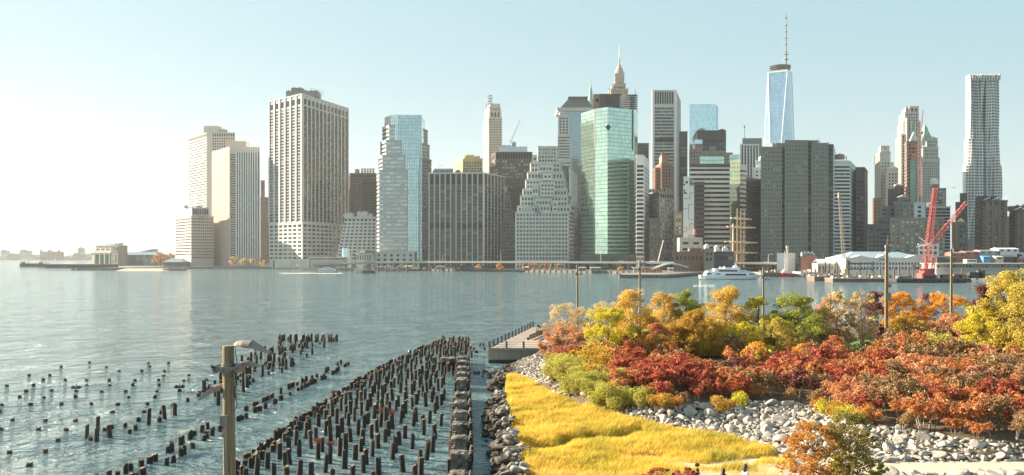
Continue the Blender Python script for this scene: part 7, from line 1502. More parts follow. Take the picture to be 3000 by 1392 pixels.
floodlight(r, q(690, 1074, .1), (.9, .5, 0), 0, .75); floodlight(r, q(658, 1132, .15), (-.75, -.55, -.35), 0, .8); floodlight(r, q(655, 1078, .2), (-.8, .5, 0), 0, .22)
m = MB(); pts = [q(694, 1018), q(697, 1040), q(699, 1060), q(694, 1070), q(697, 1100), q(700, 1122), q(693, 1135), q(692, 1150), q(700, 1180), q(697, 1195), q(687, 1201)]; m.path([p_+Vector((0, -.16, 0)) for p_ in pts], [.011]*len(pts), 5); m.build('drooping_cable', M['cable_black'], r)
m = MB(); c0 = q(665, 1228); m.box(c0.x-.085, c0.x+.095, 24-.30, 24-.17, c0.z-.12, c0.z+.13); m.box(c0.x-.095, c0.x+.105, 24-.31, 24-.298, c0.z-.13, c0.z+.14); m.build('junction_box', M['galv'], r)
m = MB(); m.tube(q(665, 1241)+Vector((-.02, -.2, 0)), q(668, 1400)+Vector((-.02, -.2, 0)), .022, n=8); m.tube(q(670, 1241)+Vector((0, -.2, 0)), q(673, 1400)+Vector((0, -.2, 0)), .03, n=8); m.path([q(662, 1241)+Vector((0, -.22, 0)), q(659, 1258)+Vector((0, -.22, 0)), q(661, 1276)+Vector((0, -.22, 0)), q(664, 1262)+Vector((0, -.22, 0))], [.012]*4, 5); m.build('conduit', M['galv'], r)
m = MB(); m.tube(q(687, 1120)+Vector((.0, -.02, 0)), q(690, 1165)+Vector((.02, -.02, 0)), .035, n=8); m.build('side_tube', M['galv'], r)
for (px_, yt, d, rt, lab, yl) in ((1691.5, 776, 160, .17, 'slim wooden utility pole farthest left among the autumn trees', ((1, 792), (1, 804))), (1874.5, 764, 132, .155, 'wooden utility pole left of the white ferry', ((1, 772), )), (2236, 785, 165, .17, 'slim wooden utility pole just right of the white ferry', ((1, 818), )), (2597, 719, 118, .19, 'tallest wooden utility pole with floodlights before the white hall', ((1, 721), (1, 738), (-1, 762))), (2787, 729, 135, .155, 'wooden utility pole with floodlights right of the red crane', ((-1, 732), (1, 745), (-1, 757)))):
    r, tp = upole(px_, yt, d, rt, lab, lean=.004 if px_ > 2500 else 0)
    for sg, y in yl:
        c = P(px_, y, d); floodlight(r, c+Vector((sg*(rt+.15), -.1, 0)), (sg, -.4, 0), 0, .95)
        m = MB(); m.tube(c+Vector((0, -.05, -.1)), c+Vector((sg*.5, -.1, -.05)), .05, n=5); m.tube(c+Vector((0, 0, -.2)), c+Vector((0, 0, .05)), rt+.05, n=8); m.build('bracket', M['galv'], r)
    m = MB(); c = P(px_, yt+80, d); m.tube(c+Vector((rt*.6, -rt, -8)), c+Vector((rt*.6, -rt, 5)), .04, n=5); m.build('conduit', M['galv'], r)
    if px_ == 2597:
        m = MB(); m.tube(P(2597, 719, d), P(2597, 702, d), .03, n=4); m.build('lightning_rod', M['galv'], r)
        c = P(2603, 862, d); m = MB(); m.cbox((c.x, c.y-.1, c.z-.9), .5, .3, 1.1); m.cbox((c.x+.1, c.y-.1, c.z+.9), .4, .3, .5); m.build('junction_box', M['galv'], r)
    if px_ in (1691.5, 1874.5, 2236):
        m = MB(); c = P(px_-3, yt+30, d); m.cbox((c.x, c.y, c.z), .35, .25, .5); m.build('junction_box', M['galv'], r)
# ---------------------------------------------------------------- rocks
mr, t, b = newmat('rock')
geo = N(t, 'ShaderNodeNewGeometry'); oi = N(t, 'ShaderNodeObjectInfo')
n1 = N(t, 'ShaderNodeTexNoise', Scale=1.1, Detail=7.0, Roughness=.65); t.links.new(geo.outputs['Position'], n1.inputs['Vector'])
cr = N(t, 'ShaderNodeValToRGB'); e = cr.color_ramp.elements; e[0].position = .3; e[0].color = (.17, .15, .13, 1); e[1].position = .72; e[1].color = (.54, .49, .43, 1)
ad = N(t, 'ShaderNodeMath', operation='MULTIPLY_ADD'); ad.inputs[1].default_value = .30; t.links.new(geo.outputs['Random Per Island'], ad.inputs[0]); 
s_ = N(t, 'ShaderNodeMath', operation='SUBTRACT'); s_.inputs[1].default_value = .15; t.links.new(n1.outputs[0], s_.inputs[0]); t.links.new(s_.outputs[0], ad.inputs[2]); t.links.new(ad.outputs[0], cr.inputs[0])
sp = N(t, 'ShaderNodeSeparateXYZ'); t.links.new(geo.outputs['Position'], sp.inputs[0])
sx = N(t, 'ShaderNodeMapRange'); sx.inputs['From Min'].default_value = 1.7; sx.inputs['From Max'].default_value = .7; t.links.new(sp.outputs[2], sx.inputs['Value'])  # tide-stained below high water
xl = N(t, 'ShaderNodeMapRange'); xl.inputs['From Min'].default_value = 1.2; xl.inputs['From Max'].default_value = .2; t.links.new(sp.outputs[0], xl.inputs['Value'])
wm = N(t, 'ShaderNodeMath', operation='MULTIPLY'); t.links.new(sx.outputs[0], wm.inputs[0]); t.links.new(xl.outputs[0], wm.inputs[1])
wet = N(t, 'ShaderNodeMix', data_type='RGBA'); wet.inputs['B'].default_value = (.035, .027, .02, 1); t.links.new(cr.outputs[0], wet.inputs['A']); t.links.new(wm.outputs[0], wet.inputs['Factor'])
t.links.new(wet.outputs['Result'], b.inputs['Base Color']); b.inputs['Roughness'].default_value = .85
bp = N(t, 'ShaderNodeBump', Strength=.5, Distance=.05); n2 = N(t, 'ShaderNodeTexNoise', Scale=9.0, Detail=5.0); t.links.new(geo.outputs['Position'], n2.inputs['Vector']); t.links.new(n2.outputs[0], bp.inputs['Height']); t.links.new(bp.outputs[0], b.inputs['Normal'])
import bmesh
def rock_mesh(seed, sub=2):
    rn = random.Random(seed); bm = bmesh.new(); bmesh.ops.create_icosphere(bm, subdivisions=sub, radius=.5)
    sxx, syy, szz = rn.uniform(.85, 1.25), rn.uniform(.75, 1.1), rn.uniform(.55, .8)
    pl = [(Vector((rn.gauss(0, 1), rn.gauss(0, 1), rn.gauss(0, 1))).normalized(), rn.uniform(.20, .36)) for _ in range(9)]
    for v in bm.verts:
        c = v.co.copy()
        for n, d in pl:
            k = c.dot(n)
            if k > d: c -= n*(k-d)
        v.co = Vector((c.x*sxx, c.y*syy, c.z*szz))*1.2
    me = bpy.data.meshes.new('boulder'); bm.to_mesh(me); bm.free(); me.materials.append(M['rock']); return me
RM = [rock_mesh(i, 3) for i in range(14)]; RML = [rock_mesh(i, 2) for i in range(14)]
rocks = []
rn = random.Random(21)
def on_slope():
    i = rn.randrange(len(cols)-1); a, b_, c, d = low[i], low[i+1], up_[i], up_[i+1]
    u, v = rn.random(), rn.random(); p = a.lerp(b_, u).lerp(c.lerp(d, u), v*1.08-.08); return i, u, v, p
segL = [((low[i]+up_[i])/2-(low[i+1]+up_[i+1])/2).length*((low[i]-up_[i]).length+(low[i+1]-up_[i+1]).length)/2 for i in range(len(cols)-1)]
grid = {}
def ok(x, y, s):
    gx, gy = int(x/1.5), int(y/1.5)
    for i in (-1, 0, 1):
        for j in (-1, 0, 1):
            for (X_, Y_, S2) in grid.get((gx+i, gy+j), ()):
                if (X_-x)**2+(Y_-y)**2 < ((S2+s)*.36)**2: return False
    grid.setdefault((gx, gy), []).append((x, y, s)); return True
def addrocks(sampler, sizes, tries):
    for s0, s1, n in sizes:
        k = 0
        for _ in range(tries):
            if k >= n: break
            x, y, z, q = sampler(); s = rn.uniform(s0, s1)*q
            if ok(x, y, s): rocks.append((x, y, z+s*.12, s)); k += 1
for i in range(len(cols)-2):
    A = segL[i]
    def samp(i=i):
        u, v = rn.random(), rn.uniform(-.1, 1.04); p = low[i].lerp(low[i+1], u).lerp(up_[i].lerp(up_[i+1], u), v); return p.x, p.y, p.z, (.75 if i < 4 else 1)
    addrocks(samp, ((.95, 1.45, int(A*.10)), (.6, .95, int(A*.7)), (.36, .6, int(A*2.4)), (.22, .36, int(A*2.6))), int(A*22)+60)
# right of the frame, between bank and path, and the near row below the path
def band(x0, x1, y0, y1, z): 
    def f(): return rn.uniform(x0, x1), rn.uniform(y0, y1), z, 1
    return f
addrocks(band(20, 60, 67.2, 70, .9), ((.7, 1.2, 45), (.4, .7, 120), (.2, .4, 150)), 900)
addrocks(band(24, 62, 57.0, 60.3, 1.15), ((.9, 1.4, 40), (.5, .9, 90), (.3, .5, 120)), 900)
# jetty mounds in the water: (left px, right px, top row, bottom row)
mounds = [((1431, 1138), (1480, 1125), 1.3), ((1428, 1190), (1478, 1182), 1.6), ((1418, 1240), (1490, 1232), 1.7), ((1420, 1268), (1500, 1262), 1.5), ((1434, 1330), (1512, 1315), 1.9), ((1440, 1378), (1525, 1368), 1.9), ((1440, 1425), (1540, 1420), 1.7), ((1420, 1215), (1485, 1206), 1.0), ((1450, 1300), (1510, 1290), 1.1)]
m = MB()
for (a, b_, hgt) in mounds:
    p0, p1 = G(a[0], a[1]), G(b_[0], b_[1]); L = (p1-p0).length
    def samp(p0=p0, p1=p1, hgt=hgt):
        u = rn.betavariate(1.6, 1.1); p = p0.lerp(p1, u); o = rn.gauss(0, .9); return p.x, p.y+o+rn.uniform(-1, 1), max(.05, hgt*.75*math.sin(min(1, u*1.3)*math.pi*.5)*math.exp(-(o/1.6)**2)), 1
    addrocks(samp, ((.6, .85, 30), (.35, .6, 110), (.22, .35, 90)), 500)
    c = p0.lerp(p1, .6); m.lathe((c.x, c.y, -.5), [(L*.42, 0), (L*.36, .5), (L*.2, .5+hgt*.35), (.1, .5+hgt*.5)], 10)
tag(m.build('jetty_core', M['soil']), kind='structure')
for i in range(60):                                    # left shore tip toward the esplanade
    f = rn.random(); p = low[0].lerp(low[2], f); x, y = p.x-rn.uniform(0, 3.5), p.y-rn.uniform(-1, 2); s = rn.uniform(.35, .8)
    if ok(x, y, s): rocks.append((x, y, .1, s))
rocks = [r_ for r_ in rocks if r_[1] > 40 and abs(r_[0]/r_[1]) < .62]
rocks.sort(key=lambda r_: -r_[3]/r_[1]); rest = MB(); stuff_f = []
zlab = lambda x, y: ('dark wet boulder in the jetty mounds beside the grass' if x < .4 else 'pale angular boulder on the right bank below the red shrubs' if x > 19 else 'pale angular boulder on the bank between grass and shrubs')
for i, (x, y, z, s) in enumerate(rocks):
    me = RM[i % 14]; rz, rx = rn.uniform(0, 6.28), rn.uniform(-.5, .5)
    if i < 300:
        o = bpy.data.objects.new('boulder', me); col.objects.link(o); o.location = (x, y, z); o.rotation_euler = (rx, rn.uniform(-.4, .4), rz); o.scale = (s, s, s)
        pxx = CX+F*x/y; sz = 'very large' if s > 1.15 else 'large' if s > .85 else 'medium' if s > .62 else 'smaller'
        if y < 61: lb = sz+' pale boulder in the near row below the sandy path'
        elif x < .4: lb = sz+(' dark wet boulder in the nearest jetty mounds beside the grass' if y < 76 else ' dark wet boulder in the farther jetty mounds beside the grass')
        else:
            ref = min(((1600, 'below the salmon shrubs'), (1700, 'below the olive bushes'), (1850, 'right of the olive bushes'), (1980, 'below the left low yellow bushes'), (2080, 'left of the middle yellow bushes'), (2180, 'below the middle yellow bushes'), (2290, 'in the widest part of the bank'), (2400, 'behind the rusty maple'), (2520, 'behind the green and gold maple'), (2650, 'by the squared curb stones'), (2780, 'above the sandy path'), (2930, 'above the path at far right')), key=lambda q_: abs(q_[0]-pxx))[1]
            lb = sz+' pale boulder on the stone bank '+ref
        tag(o, lb, 'boulder', lb.replace('boulder', 'boulders', 1))
    else:
        me = RML[i % 14]; n0 = len(rest.v); ca, sa, cb, sb = math.cos(rz), math.sin(rz), math.cos(rx), math.sin(rx)
        for v in me.vertices:
            X_, Y_, Z_ = v.co.x*s, v.co.y*s, v.co.z*s; Y_, Z_ = Y_*cb-Z_*sb, Y_*sb+Z_*cb
            rest.v.append((x+X_*ca-Y_*sa, y+X_*sa+Y_*ca, z+Z_))
        for f in me.polygons: rest.f.append(tuple(n0+q_ for q_ in f.vertices)); rest.uv.append([(0, 0)]*len(f.vertices))
tag(rest.build('riprap', M['rock']), 'pale riprap of smaller stones covering the banks and jetties', 'stones', kind='stuff'); print('rocks', len(rocks))
# big slab rock near the walkers and a stone kerb by the path
m = MB(); rn2 = random.Random(8); c = Vector((P(2275, 0, 53).x, 53.5, 2.4)); bm = bmesh.new(); bmesh.ops.create_icosphere(bm, subdivisions=3, radius=1)
for v in bm.verts:
    n_ = v.co.copy(); k = 1+.1*math.sin(n_.x*5+1)+.08*math.sin(n_.y*7); v.co = Vector((n_.x*1.9*k, n_.y*1.0*k, max(-.5, min(.42+.05*math.sin(n_.x*9), n_.z*.7))))
me = bpy.data.meshes.new('flat_boulder'); bm.to_mesh(me); bm.free(); me.materials.append(M['rock']); o = bpy.data.objects.new('flat_boulder', me); col.objects.link(o); o.location = (c.x, c.y, 1.45); tag(o, 'broad flat pale boulder at the bottom edge beside the walkers', 'boulder')
for k, (x, lab) in enumerate(((2568, 'left squared stone curb block by the sandy path'), (2618, 'long middle squared stone curb block by the sandy path'), (2650, 'right squared stone curb block by the sandy path'))):
    p = G(x, 1350, .85); w2 = (1.0, 1.9, 1.1)[k]; m = MB(); rough_block(m, p.x, p.y+.2, w2*.95, .6, .7, 1.15, rn2, 3); tag(m.build('curb_stone', M['rock'], loc=(p.x, p.y, .7)), lab, 'stone block')
# ---------------------------------------------------------------- driftwood
m = MB(); p = G(1500, 1318, 1.2)
for k in range(6): a = rn2.uniform(-.5, .3); m.path([(p.x-1.6+k*.3, p.y+rn2.uniform(-.6, .6), 1.3), (p.x+.3+k*.2, p.y+a*1.2, 1.45), (p.x+1.4, p.y+a*2, 1.3)], [.05, .06, .03], 5)
o = m.build('driftwood', M['tan_brick'], loc=p); tag(o, 'pale driftwood sticks caught between jetty stones and grass', 'driftwood')
# ---------------------------------------------------------------- leaf materials
def leafmat(name, ramp, trans=.35):
    m, t, b = newmat(name); geo = N(t, 'ShaderNodeNewGeometry'); oi = N(t, 'ShaderNodeObjectInfo')
    ns = N(t, 'ShaderNodeTexNoise', Scale=.9, Detail=3.0); t.links.new(geo.outputs['Position'], ns.inputs['Vector'])
    a = N(t, 'ShaderNodeMath', operation='MULTIPLY_ADD'); a.inputs[1].default_value = .55; t.links.new(geo.outputs['Random Per Island'], a.inputs[0])
    s1 = N(t, 'ShaderNodeMath', operation='MULTIPLY_ADD'); s1.inputs[1].default_value = 1.3; s1.inputs[2].default_value = -.42; t.links.new(ns.outputs[0], s1.inputs[0]); t.links.new(s1.outputs[0], a.inputs[2])
    cr = N(t, 'ShaderNodeValToRGB'); e = cr.color_ramp.elements; n = len(ramp)
    e[0].position = 0; e[0].color = (*ramp[0], 1); e[1].position = 1; e[1].color = (*ramp[-1], 1)
    for i, c in enumerate(ramp[1:-1]): k = e.new((i+1)/(n-1)); k.color = (*c, 1)
    t.links.new(a.outputs[0], cr.inputs[0]); t.links.new(cr.outputs[0], b.inputs['Base Color']); b.inputs['Roughness'].default_value = .6
    tr = N(t, 'ShaderNodeBsdfTranslucent'); t.links.new(cr.outputs[0], tr.inputs[0]); mx = N(t, 'ShaderNodeMixShader'); mx.inputs[0].default_value = trans
    t.links.new(b.outputs[0], mx.inputs[1]); t.links.new(tr.outputs[0], mx.inputs[2]); t.links.new(mx.outputs[0], t.nodes['Material Output'].inputs[0])
leafmat('leaf_yellow', [(.42, .20, .05), (.62, .40, .06), (.72, .52, .10), (.80, .66, .22)])
leafmat('leaf_lime', [(.26, .24, .03), (.52, .46, .03), (.70, .60, .04), (.76, .66, .08)])
leafmat('leaf_gold', [(.22, .18, .03), (.46, .36, .05), (.62, .50, .09), (.70, .56, .16)])
leafmat('leaf_orange', [(.40, .14, .02), (.66, .30, .03), (.82, .42, .04), (.85, .52, .08)])
leafmat('leaf_pale', [(.38, .24, .12), (.58, .42, .22), (.70, .56, .30), (.60, .50, .12)])
leafmat('leaf_green', [(.08, .12, .02), (.20, .26, .03), (.36, .38, .04), (.52, .40, .05)])
leafmat('leaf_amber', [(.24, .12, .02), (.46, .28, .03), (.62, .38, .04), (.50, .36, .03)])
leafmat('leaf_red', [(.14, .03, .02), (.36, .07, .04), (.54, .14, .07), (.60, .27, .12)])
leafmat('leaf_rust', [(.20, .07, .03), (.50, .17, .06), (.64, .28, .10), (.58, .38, .12)])
leafmat('leaf_salmon', [(.40, .16, .10), (.58, .26, .14), (.70, .38, .18), (.62, .44, .20)])
leafmat('leaf_purple', [(.05, .02, .02), (.13, .04, .04), (.24, .07, .06), (.20, .09, .04)])
leafmat('leaf_olive', [(.20, .20, .03), (.40, .38, .06), (.56, .52, .10), (.62, .52, .10)])
leafmat('leaf_brown', [(.14, .09, .04), (.30, .18, .08), (.42, .27, .12), (.42, .34, .12)])
leafmat('leaf_mixed', [(.06, .07, .015), (.16, .16, .03), (.34, .26, .04), (.52, .36, .05)])
leafmat('leaf_maple', [(.30, .10, .02), (.52, .22, .04), (.60, .32, .07), (.40, .30, .04)])
mat('bark', (.16, .12, .09), .9, .3, 2); mat('bark_pale', (.42, .37, .31), .85, .25, 2)
def leaves(pts, nrm, size, asp, seed, name, mname, parent, flat=.0):
    rs = np.random.RandomState(seed); n = len(pts); a = rs.normal(size=(n, 3)); a[:, 2] *= .6
    a /= np.linalg.norm(a, axis=1)[:, None]; b_ = rs.normal(size=(n, 3)); b_ = np.cross(a, b_); b_ /= np.linalg.norm(b_, axis=1)[:, None]
    s = size*rs.uniform(.6, 1.25, size=(n, 1)); a = a*s*asp; b_ = b_*s
    V = np.stack([pts-a-b_*.15, pts-b_*.5, pts+a, pts+b_*.5], 1).reshape(-1, 3)
    me = bpy.data.meshes.new(name); me.vertices.add(4*n); me.vertices.foreach_set('co', V.astype(np.float32).ravel())
    me.loops.add(4*n); me.loops.foreach_set('vertex_index', np.arange(4*n, dtype=np.int32)); me.polygons.add(n); me.polygons.foreach_set('loop_start', np.arange(0, 4*n, 4, dtype=np.int32)); me.polygons.foreach_set('loop_total', np.full(n, 4, dtype=np.int32))
    me.update(calc_edges=True); me.validate(); me.materials.append(M[mname]); o = bpy.data.objects.new(name, me); col.objects.link(o); o.parent = parent; return o
def tree(nm, lab, cat, loc, h, w, mname, seed, n=5200, size=.17, base=.18, dens=1.0, bark='bark', nstem=1, shape='oval', group=None, clump=.16, nc=34, asp=.55, up=0.0):
    """local coordinates: trunk with limbs reaching each leaf clump"""
    r = empty(nm, loc, lab, cat, group); rn = random.Random(seed); rs = np.random.RandomState(seed)
    cs = []
    for i in range(nc):
        f = rn.random()**1.15; z = base+(1-base)*f
        prof = {'oval': math.sin(math.pi*min(1, .20+.72*f))**.6, 'cone': (1-f)**.7*.95+.12, 'round': math.sqrt(max(.05, 1-(2*f-1)**2)), 'vase': .35+.65*math.sin(math.pi*(.1+.75*f)), 'column': .6+.4*math.sin(math.pi*f)}[shape]
        a = rn.random()*6.283; rr = w/2*prof*math.sqrt(rn.uniform(.12, 1))*rn.choice((1, 1, 1, 1.18, .85))
        cs.append((rr*math.cos(a), rr*math.sin(a), h*z*rn.uniform(.93, 1.0)))
    cs.append((rn.uniform(-.1, .1)*w, 0, h*.97))
    k = len(cs); per = n//k; P_ = []
    for (x, y, z) in cs:
        cr_ = h*clump*rn.uniform(.55, 1.2)*min(1, w/h+.25); m_ = int(per*rn.uniform(.5, 1.5)); d = rs.normal(size=(m_, 3)); d /= np.linalg.norm(d, axis=1)[:, None]; d *= (rs.uniform(.25, 1, size=(m_, 1))**.5)*cr_; d[:, 2] *= .72
        P_.append(d+np.array([x, y, z]))
    P_ = np.concatenate(P_); P_ = P_[P_[:, 2] > .15]
    cro = leaves(P_, None, size, asp, seed, 'crown', mname, r)
    m = MB(); stems = []
    for s in range(nstem):
        a = rn.random()*6.28; bx, by = (rn.uniform(-.25, .25)*(nstem > 1)*w*.4, rn.uniform(-.25, .25)*(nstem > 1)*w*.4); tx, ty = bx*2+rn.uniform(-.08, .08)*w, by*2+rn.uniform(-.08, .08)*w
        r0 = h*.016/math.sqrt(nstem)+.02; pts = [Vector((bx*.4, by*.4, -.3)), Vector((bx, by, h*.25)), Vector(((bx+tx)/2+rn.uniform(-.1, .1), (by+ty)/2, h*.55)), Vector((tx, ty, h*.92))]
        m.path(pts, [r0, r0*.8, r0*.5, r0*.15], 7); stems.append(pts)
    for i, c in enumerate(cs[::2] if k > 20 else cs):
        st = stems[i % nstem]; f = max(.15, min(.8, c[2]/h-.22)); a_ = st[1].lerp(st[2], min(1, max(0, (f-.25)/.3))); mid_ = a_.lerp(Vector(c), .55)+Vector((0, 0, -h*.03)); r1 = h*.006+.008
        m.path([a_, mid_, Vector(c)], [r1, r1*.7, r1*.25], 4)
    tr_ = m.build('trunk', M[bark]); tr_.parent = r
    return r
# main trees: label, px centre, base row, top row, width px, species
def place(px_, d, ytop, wpx, nm, lab, mname, seed, cat='tree', sink=0, **k):
    x = P(px_, 0, d).x; z = gz(x, d); h = P(0, ytop, d).z-z; k['n'] = int(k['n']*2.4); k['size'] = k.get('size', .17)*.98; k['base'] = max(0, k.get('base', .15)*.4) if nm != 'birch_tree' else .08; k['clump'] = k.get('clump', .16)*.80; k['nc'] = int(k.get('nc', 34)*1.9)
    return tree(nm, lab, cat, (x, d, z), h, wpx/F*d*1.22, mname, seed, **k)
TR = [(1655, 150, 893, 95, 'autumn_tree', 'sparse pale blond tree at the left end of the grove', 'leaf_pale', 1, dict(n=2600, shape='vase', bark='bark_pale', size=.15)),
 (1712, 152, 903, 80, 'autumn_tree', 'second sparse pale tree, thin twigs, left of the lime tree', 'leaf_pale', 2, dict(n=2200, shape='vase', bark='bark_pale', size=.15)),
 (1772, 148, 888, 70, 'autumn_tree', 'pale peach sparse tree rising behind the lime yellow tree', 'leaf_pale', 3, dict(n=2000, shape='vase', bark='bark_pale', size=.15)),
 (1782, 112, 905, 118, 'autumn_tree', 'large lime yellow leafy tree nearest the left shrubs', 'leaf_lime', 4, dict(n=9000, shape='oval', size=.15, base=.08, nc=50)),
 (1733, 108, 1010, 100, 'autumn_tree', 'low lime yellow tree crown below the large lime one', 'leaf_lime', 41, dict(n=5000, shape='round', size=.14, base=.05)),
 (1848, 124, 850, 88, 'autumn_tree', 'tall amber orange tree behind the second utility pole', 'leaf_yellow', 5, dict(n=7000, shape='oval', base=.1, nc=44)),
 (1900, 126, 925, 60, 'autumn_tree', 'amber brown narrow tree right of the tall amber one', 'leaf_amber', 51, dict(n=3500, base=.1)),
 (1943, 138, 862, 80, 'autumn_tree', 'pale yellow tree with salmon tips left of the olive green tree', 'leaf_yellow', 6, dict(n=5200, base=.12)),
 (2015, 138, 853, 84, 'autumn_tree', 'olive green and yellow bushy tree', 'leaf_green', 7, dict(n=6000, base=.1, shape='round')),
 (2037, 116, 912, 98, 'autumn_tree', 'round golden orange tree in front of the olive green tree', 'leaf_amber', 8, dict(n=8500, shape='round', base=.08, size=.14, nc=46)),
 (2130, 128, 848, 112, 'autumn_tree', 'tall pale yellow tree in the middle of the grove', 'leaf_yellow', 9, dict(n=8500, base=.08, nc=48)),
 (2225, 126, 872, 98, 'autumn_tree', 'bright yellow layered tree with dark gaps below the fourth utility pole', 'leaf_lime', 10, dict(n=6500, base=.1, clump=.11, nc=40)),
 (2330, 124, 860, 118, 'autumn_tree', 'dense green yellow tree with orange top, right of the layered yellow tree', 'leaf_green', 11, dict(n=9500, base=.05, nc=52)),
 (2425, 150, 888, 70, 'autumn_tree', 'salmon pink low tree behind the pale stemmed trees', 'leaf_salmon', 12, dict(n=3500, shape='round')),
 (2452, 122, 856, 82, 'birch_tree', 'left pale stemmed tree with thin cream leaves', 'leaf_pale', 13, dict(n=3600, base=.12, bark='bark_pale', clump=.10, nc=46)),
 (2528, 122, 855, 84, 'birch_tree', 'right pale stemmed tree with thin cream leaves beside the tall pole', 'leaf_pale', 14, dict(n=3600, base=.12, bark='bark_pale', clump=.10, nc=46)),
 (2562, 140, 856, 52, 'autumn_tree', 'dark purple red tree peeking behind the tall pole', 'leaf_purple', 15, dict(n=3500)),
 (2640, 140, 858, 104, 'honey_locust', 'left of two glowing orange feathery trees', 'leaf_orange', 16, dict(n=8500, shape='round', size=.15, base=.18, nc=46, clump=.13)),
 (2765, 140, 858, 140, 'honey_locust', 'wider right one of two glowing orange feathery trees', 'leaf_orange', 17, dict(n=11000, shape='round', size=.15, base=.18, nc=60, clump=.13)),
 (2718, 148, 862, 40, 'autumn_tree', 'dark purple tree tip between the two glowing orange trees', 'leaf_purple', 171, dict(n=2000)),
 (2880, 130, 835, 52, 'autumn_tree', 'dark plum coloured tree left of the big yellow tree', 'leaf_purple', 18, dict(n=4000, base=.1)),
 (2965, 104, 800, 140, 'autumn_tree', 'biggest yellow green tree filling the right edge', 'leaf_gold', 19, dict(n=17000, base=.05, nc=80, clump=.12, size=.16)),
 (2880, 106, 905, 110, 'autumn_tree', 'yellow green lower tree joined to the left of the biggest one', 'leaf_lime', 191, dict(n=8000, base=.05, nc=40)),
 (1990, 116, 940, 80, 'autumn_tree', 'low amber tree filling the gap left of the round golden one', 'leaf_amber', 201, dict(n=5000, base=.0, shape='round', size=.14)),
 (2092, 117, 935, 90, 'autumn_tree', 'low dense yellow tree right of the round golden one', 'leaf_yellow', 202, dict(n=5500, base=.0, shape='round', size=.14)),
 (2175, 116, 945, 90, 'autumn_tree', 'low olive gold tree below the tall pale yellow one', 'leaf_lime', 203, dict(n=5500, base=.0, shape='round', size=.14)),
 (2272, 116, 935, 90, 'autumn_tree', 'low gold green tree between the layered and the dense green tree', 'leaf_gold', 204, dict(n=5500, base=.0, shape='round', size=.14)),
 (2385, 117, 925, 80, 'autumn_tree', 'low green yellow tree right below the dense green one', 'leaf_green', 205, dict(n=5000, base=.0, shape='round', size=.14)),
 (1860, 112, 960, 90, 'autumn_tree', 'low brownish gold tree below the tall amber one', 'leaf_amber', 206, dict(n=5500, base=.0, shape='round', size=.14)),
 (1925, 113, 950, 80, 'autumn_tree', 'low mixed russet tree left of the gap filling amber one', 'leaf_rust', 207, dict(n=5000, base=.0, shape='round', size=.14)),
 (2660, 122, 925, 130, 'autumn_tree', 'wide low ochre tree beneath the left glowing orange one', 'leaf_amber', 208, dict(n=6500, base=.0, shape='round', size=.14)),
 (2790, 118, 925, 150, 'autumn_tree', 'wide low rust tree beneath the right glowing orange one', 'leaf_salmon', 209, dict(n=6500, base=.0, shape='round', size=.14)),
 (2450, 108, 985, 60, 'autumn_tree', 'small russet tree at the left foot of the pale stemmed trees', 'leaf_rust', 210, dict(n=3000, base=.0, shape='round', size=.13)),
 (3170, 104, 840, 150, 'autumn_tree', 'tree just outside the right edge of the picture', 'leaf_gold', 193, dict(n=5000, base=.05, nc=40)),
 (3040, 100, 815, 130, 'autumn_tree', 'yellow tree cut off by the right edge', 'leaf_gold', 192, dict(n=8000, base=.05, nc=40))]
for (px_, d, yt, wpx, nm, lab, mn, sd, kw) in TR: place(px_, d, yt, wpx, nm, lab, mn, sd, **kw)
# near trees at the bottom right
def nplace(px_, d, ytop, wpx, nm, lab, mname, seed, cat='tree', **k):
    x = P(px_, 0, d).x; hit = BV2.ray_cast(Vector((x, d, 50)), Vector((0, 0, -1)))[0]; z = hit.z if hit else .3; h = P(0, ytop, d).z-z; return tree(nm, lab, cat, (x, d, z), h, wpx/F*d, mname, seed, **k)
nplace(2375, 53, 1240, 200, 'maple_tree', 'rusty orange maple at the bottom edge in front of the stones', 'leaf_maple', 31, n=13000, size=.08, shape='oval', base=.0, nc=90, clump=.10, asp=.7)
nplace(2487, 53.5, 1205, 185, 'maple_tree', 'olive green and gold maple at the bottom edge right of the rusty one', 'leaf_mixed', 32, n=15000, size=.075, shape='oval', base=.0, nc=100, clump=.10, asp=.7)
nplace(2470, 50, 1330, 90, 'maple_tree', 'small bright green gold sapling at the very bottom edge', 'leaf_mixed', 33, n=4200, size=.085, base=.0, nc=30, clump=.12, asp=.7)
nplace(2575, 51, 1350, 60, 'maple_tree', 'sparse green twigs at the bottom edge over the sandy path', 'leaf_green', 34, n=1300, size=.09, base=.1, nc=20, clump=.10, asp=.7)
nplace(1930, 51.5, 1374, 130, 'red_shrub', 'low bright red shrub at the bottom edge left part', 'leaf_red', 35, cat='shrub', n=3600, size=.08, shape='round', base=.0, nc=30); nplace(2010, 51.5, 1372, 90, 'red_shrub', 'low bright red shrub at the bottom edge before the walkers', 'leaf_red', 36, cat='shrub', n=3000, size=.08, shape='round', base=.0, nc=26)
nplace(2042, 50.5, 1360, 26, 'red_shrub', 'thin brown pointed shrub tip at the bottom edge', 'leaf_purple', 37, cat='shrub', n=900, size=.07, shape='cone', base=.0, nc=14)
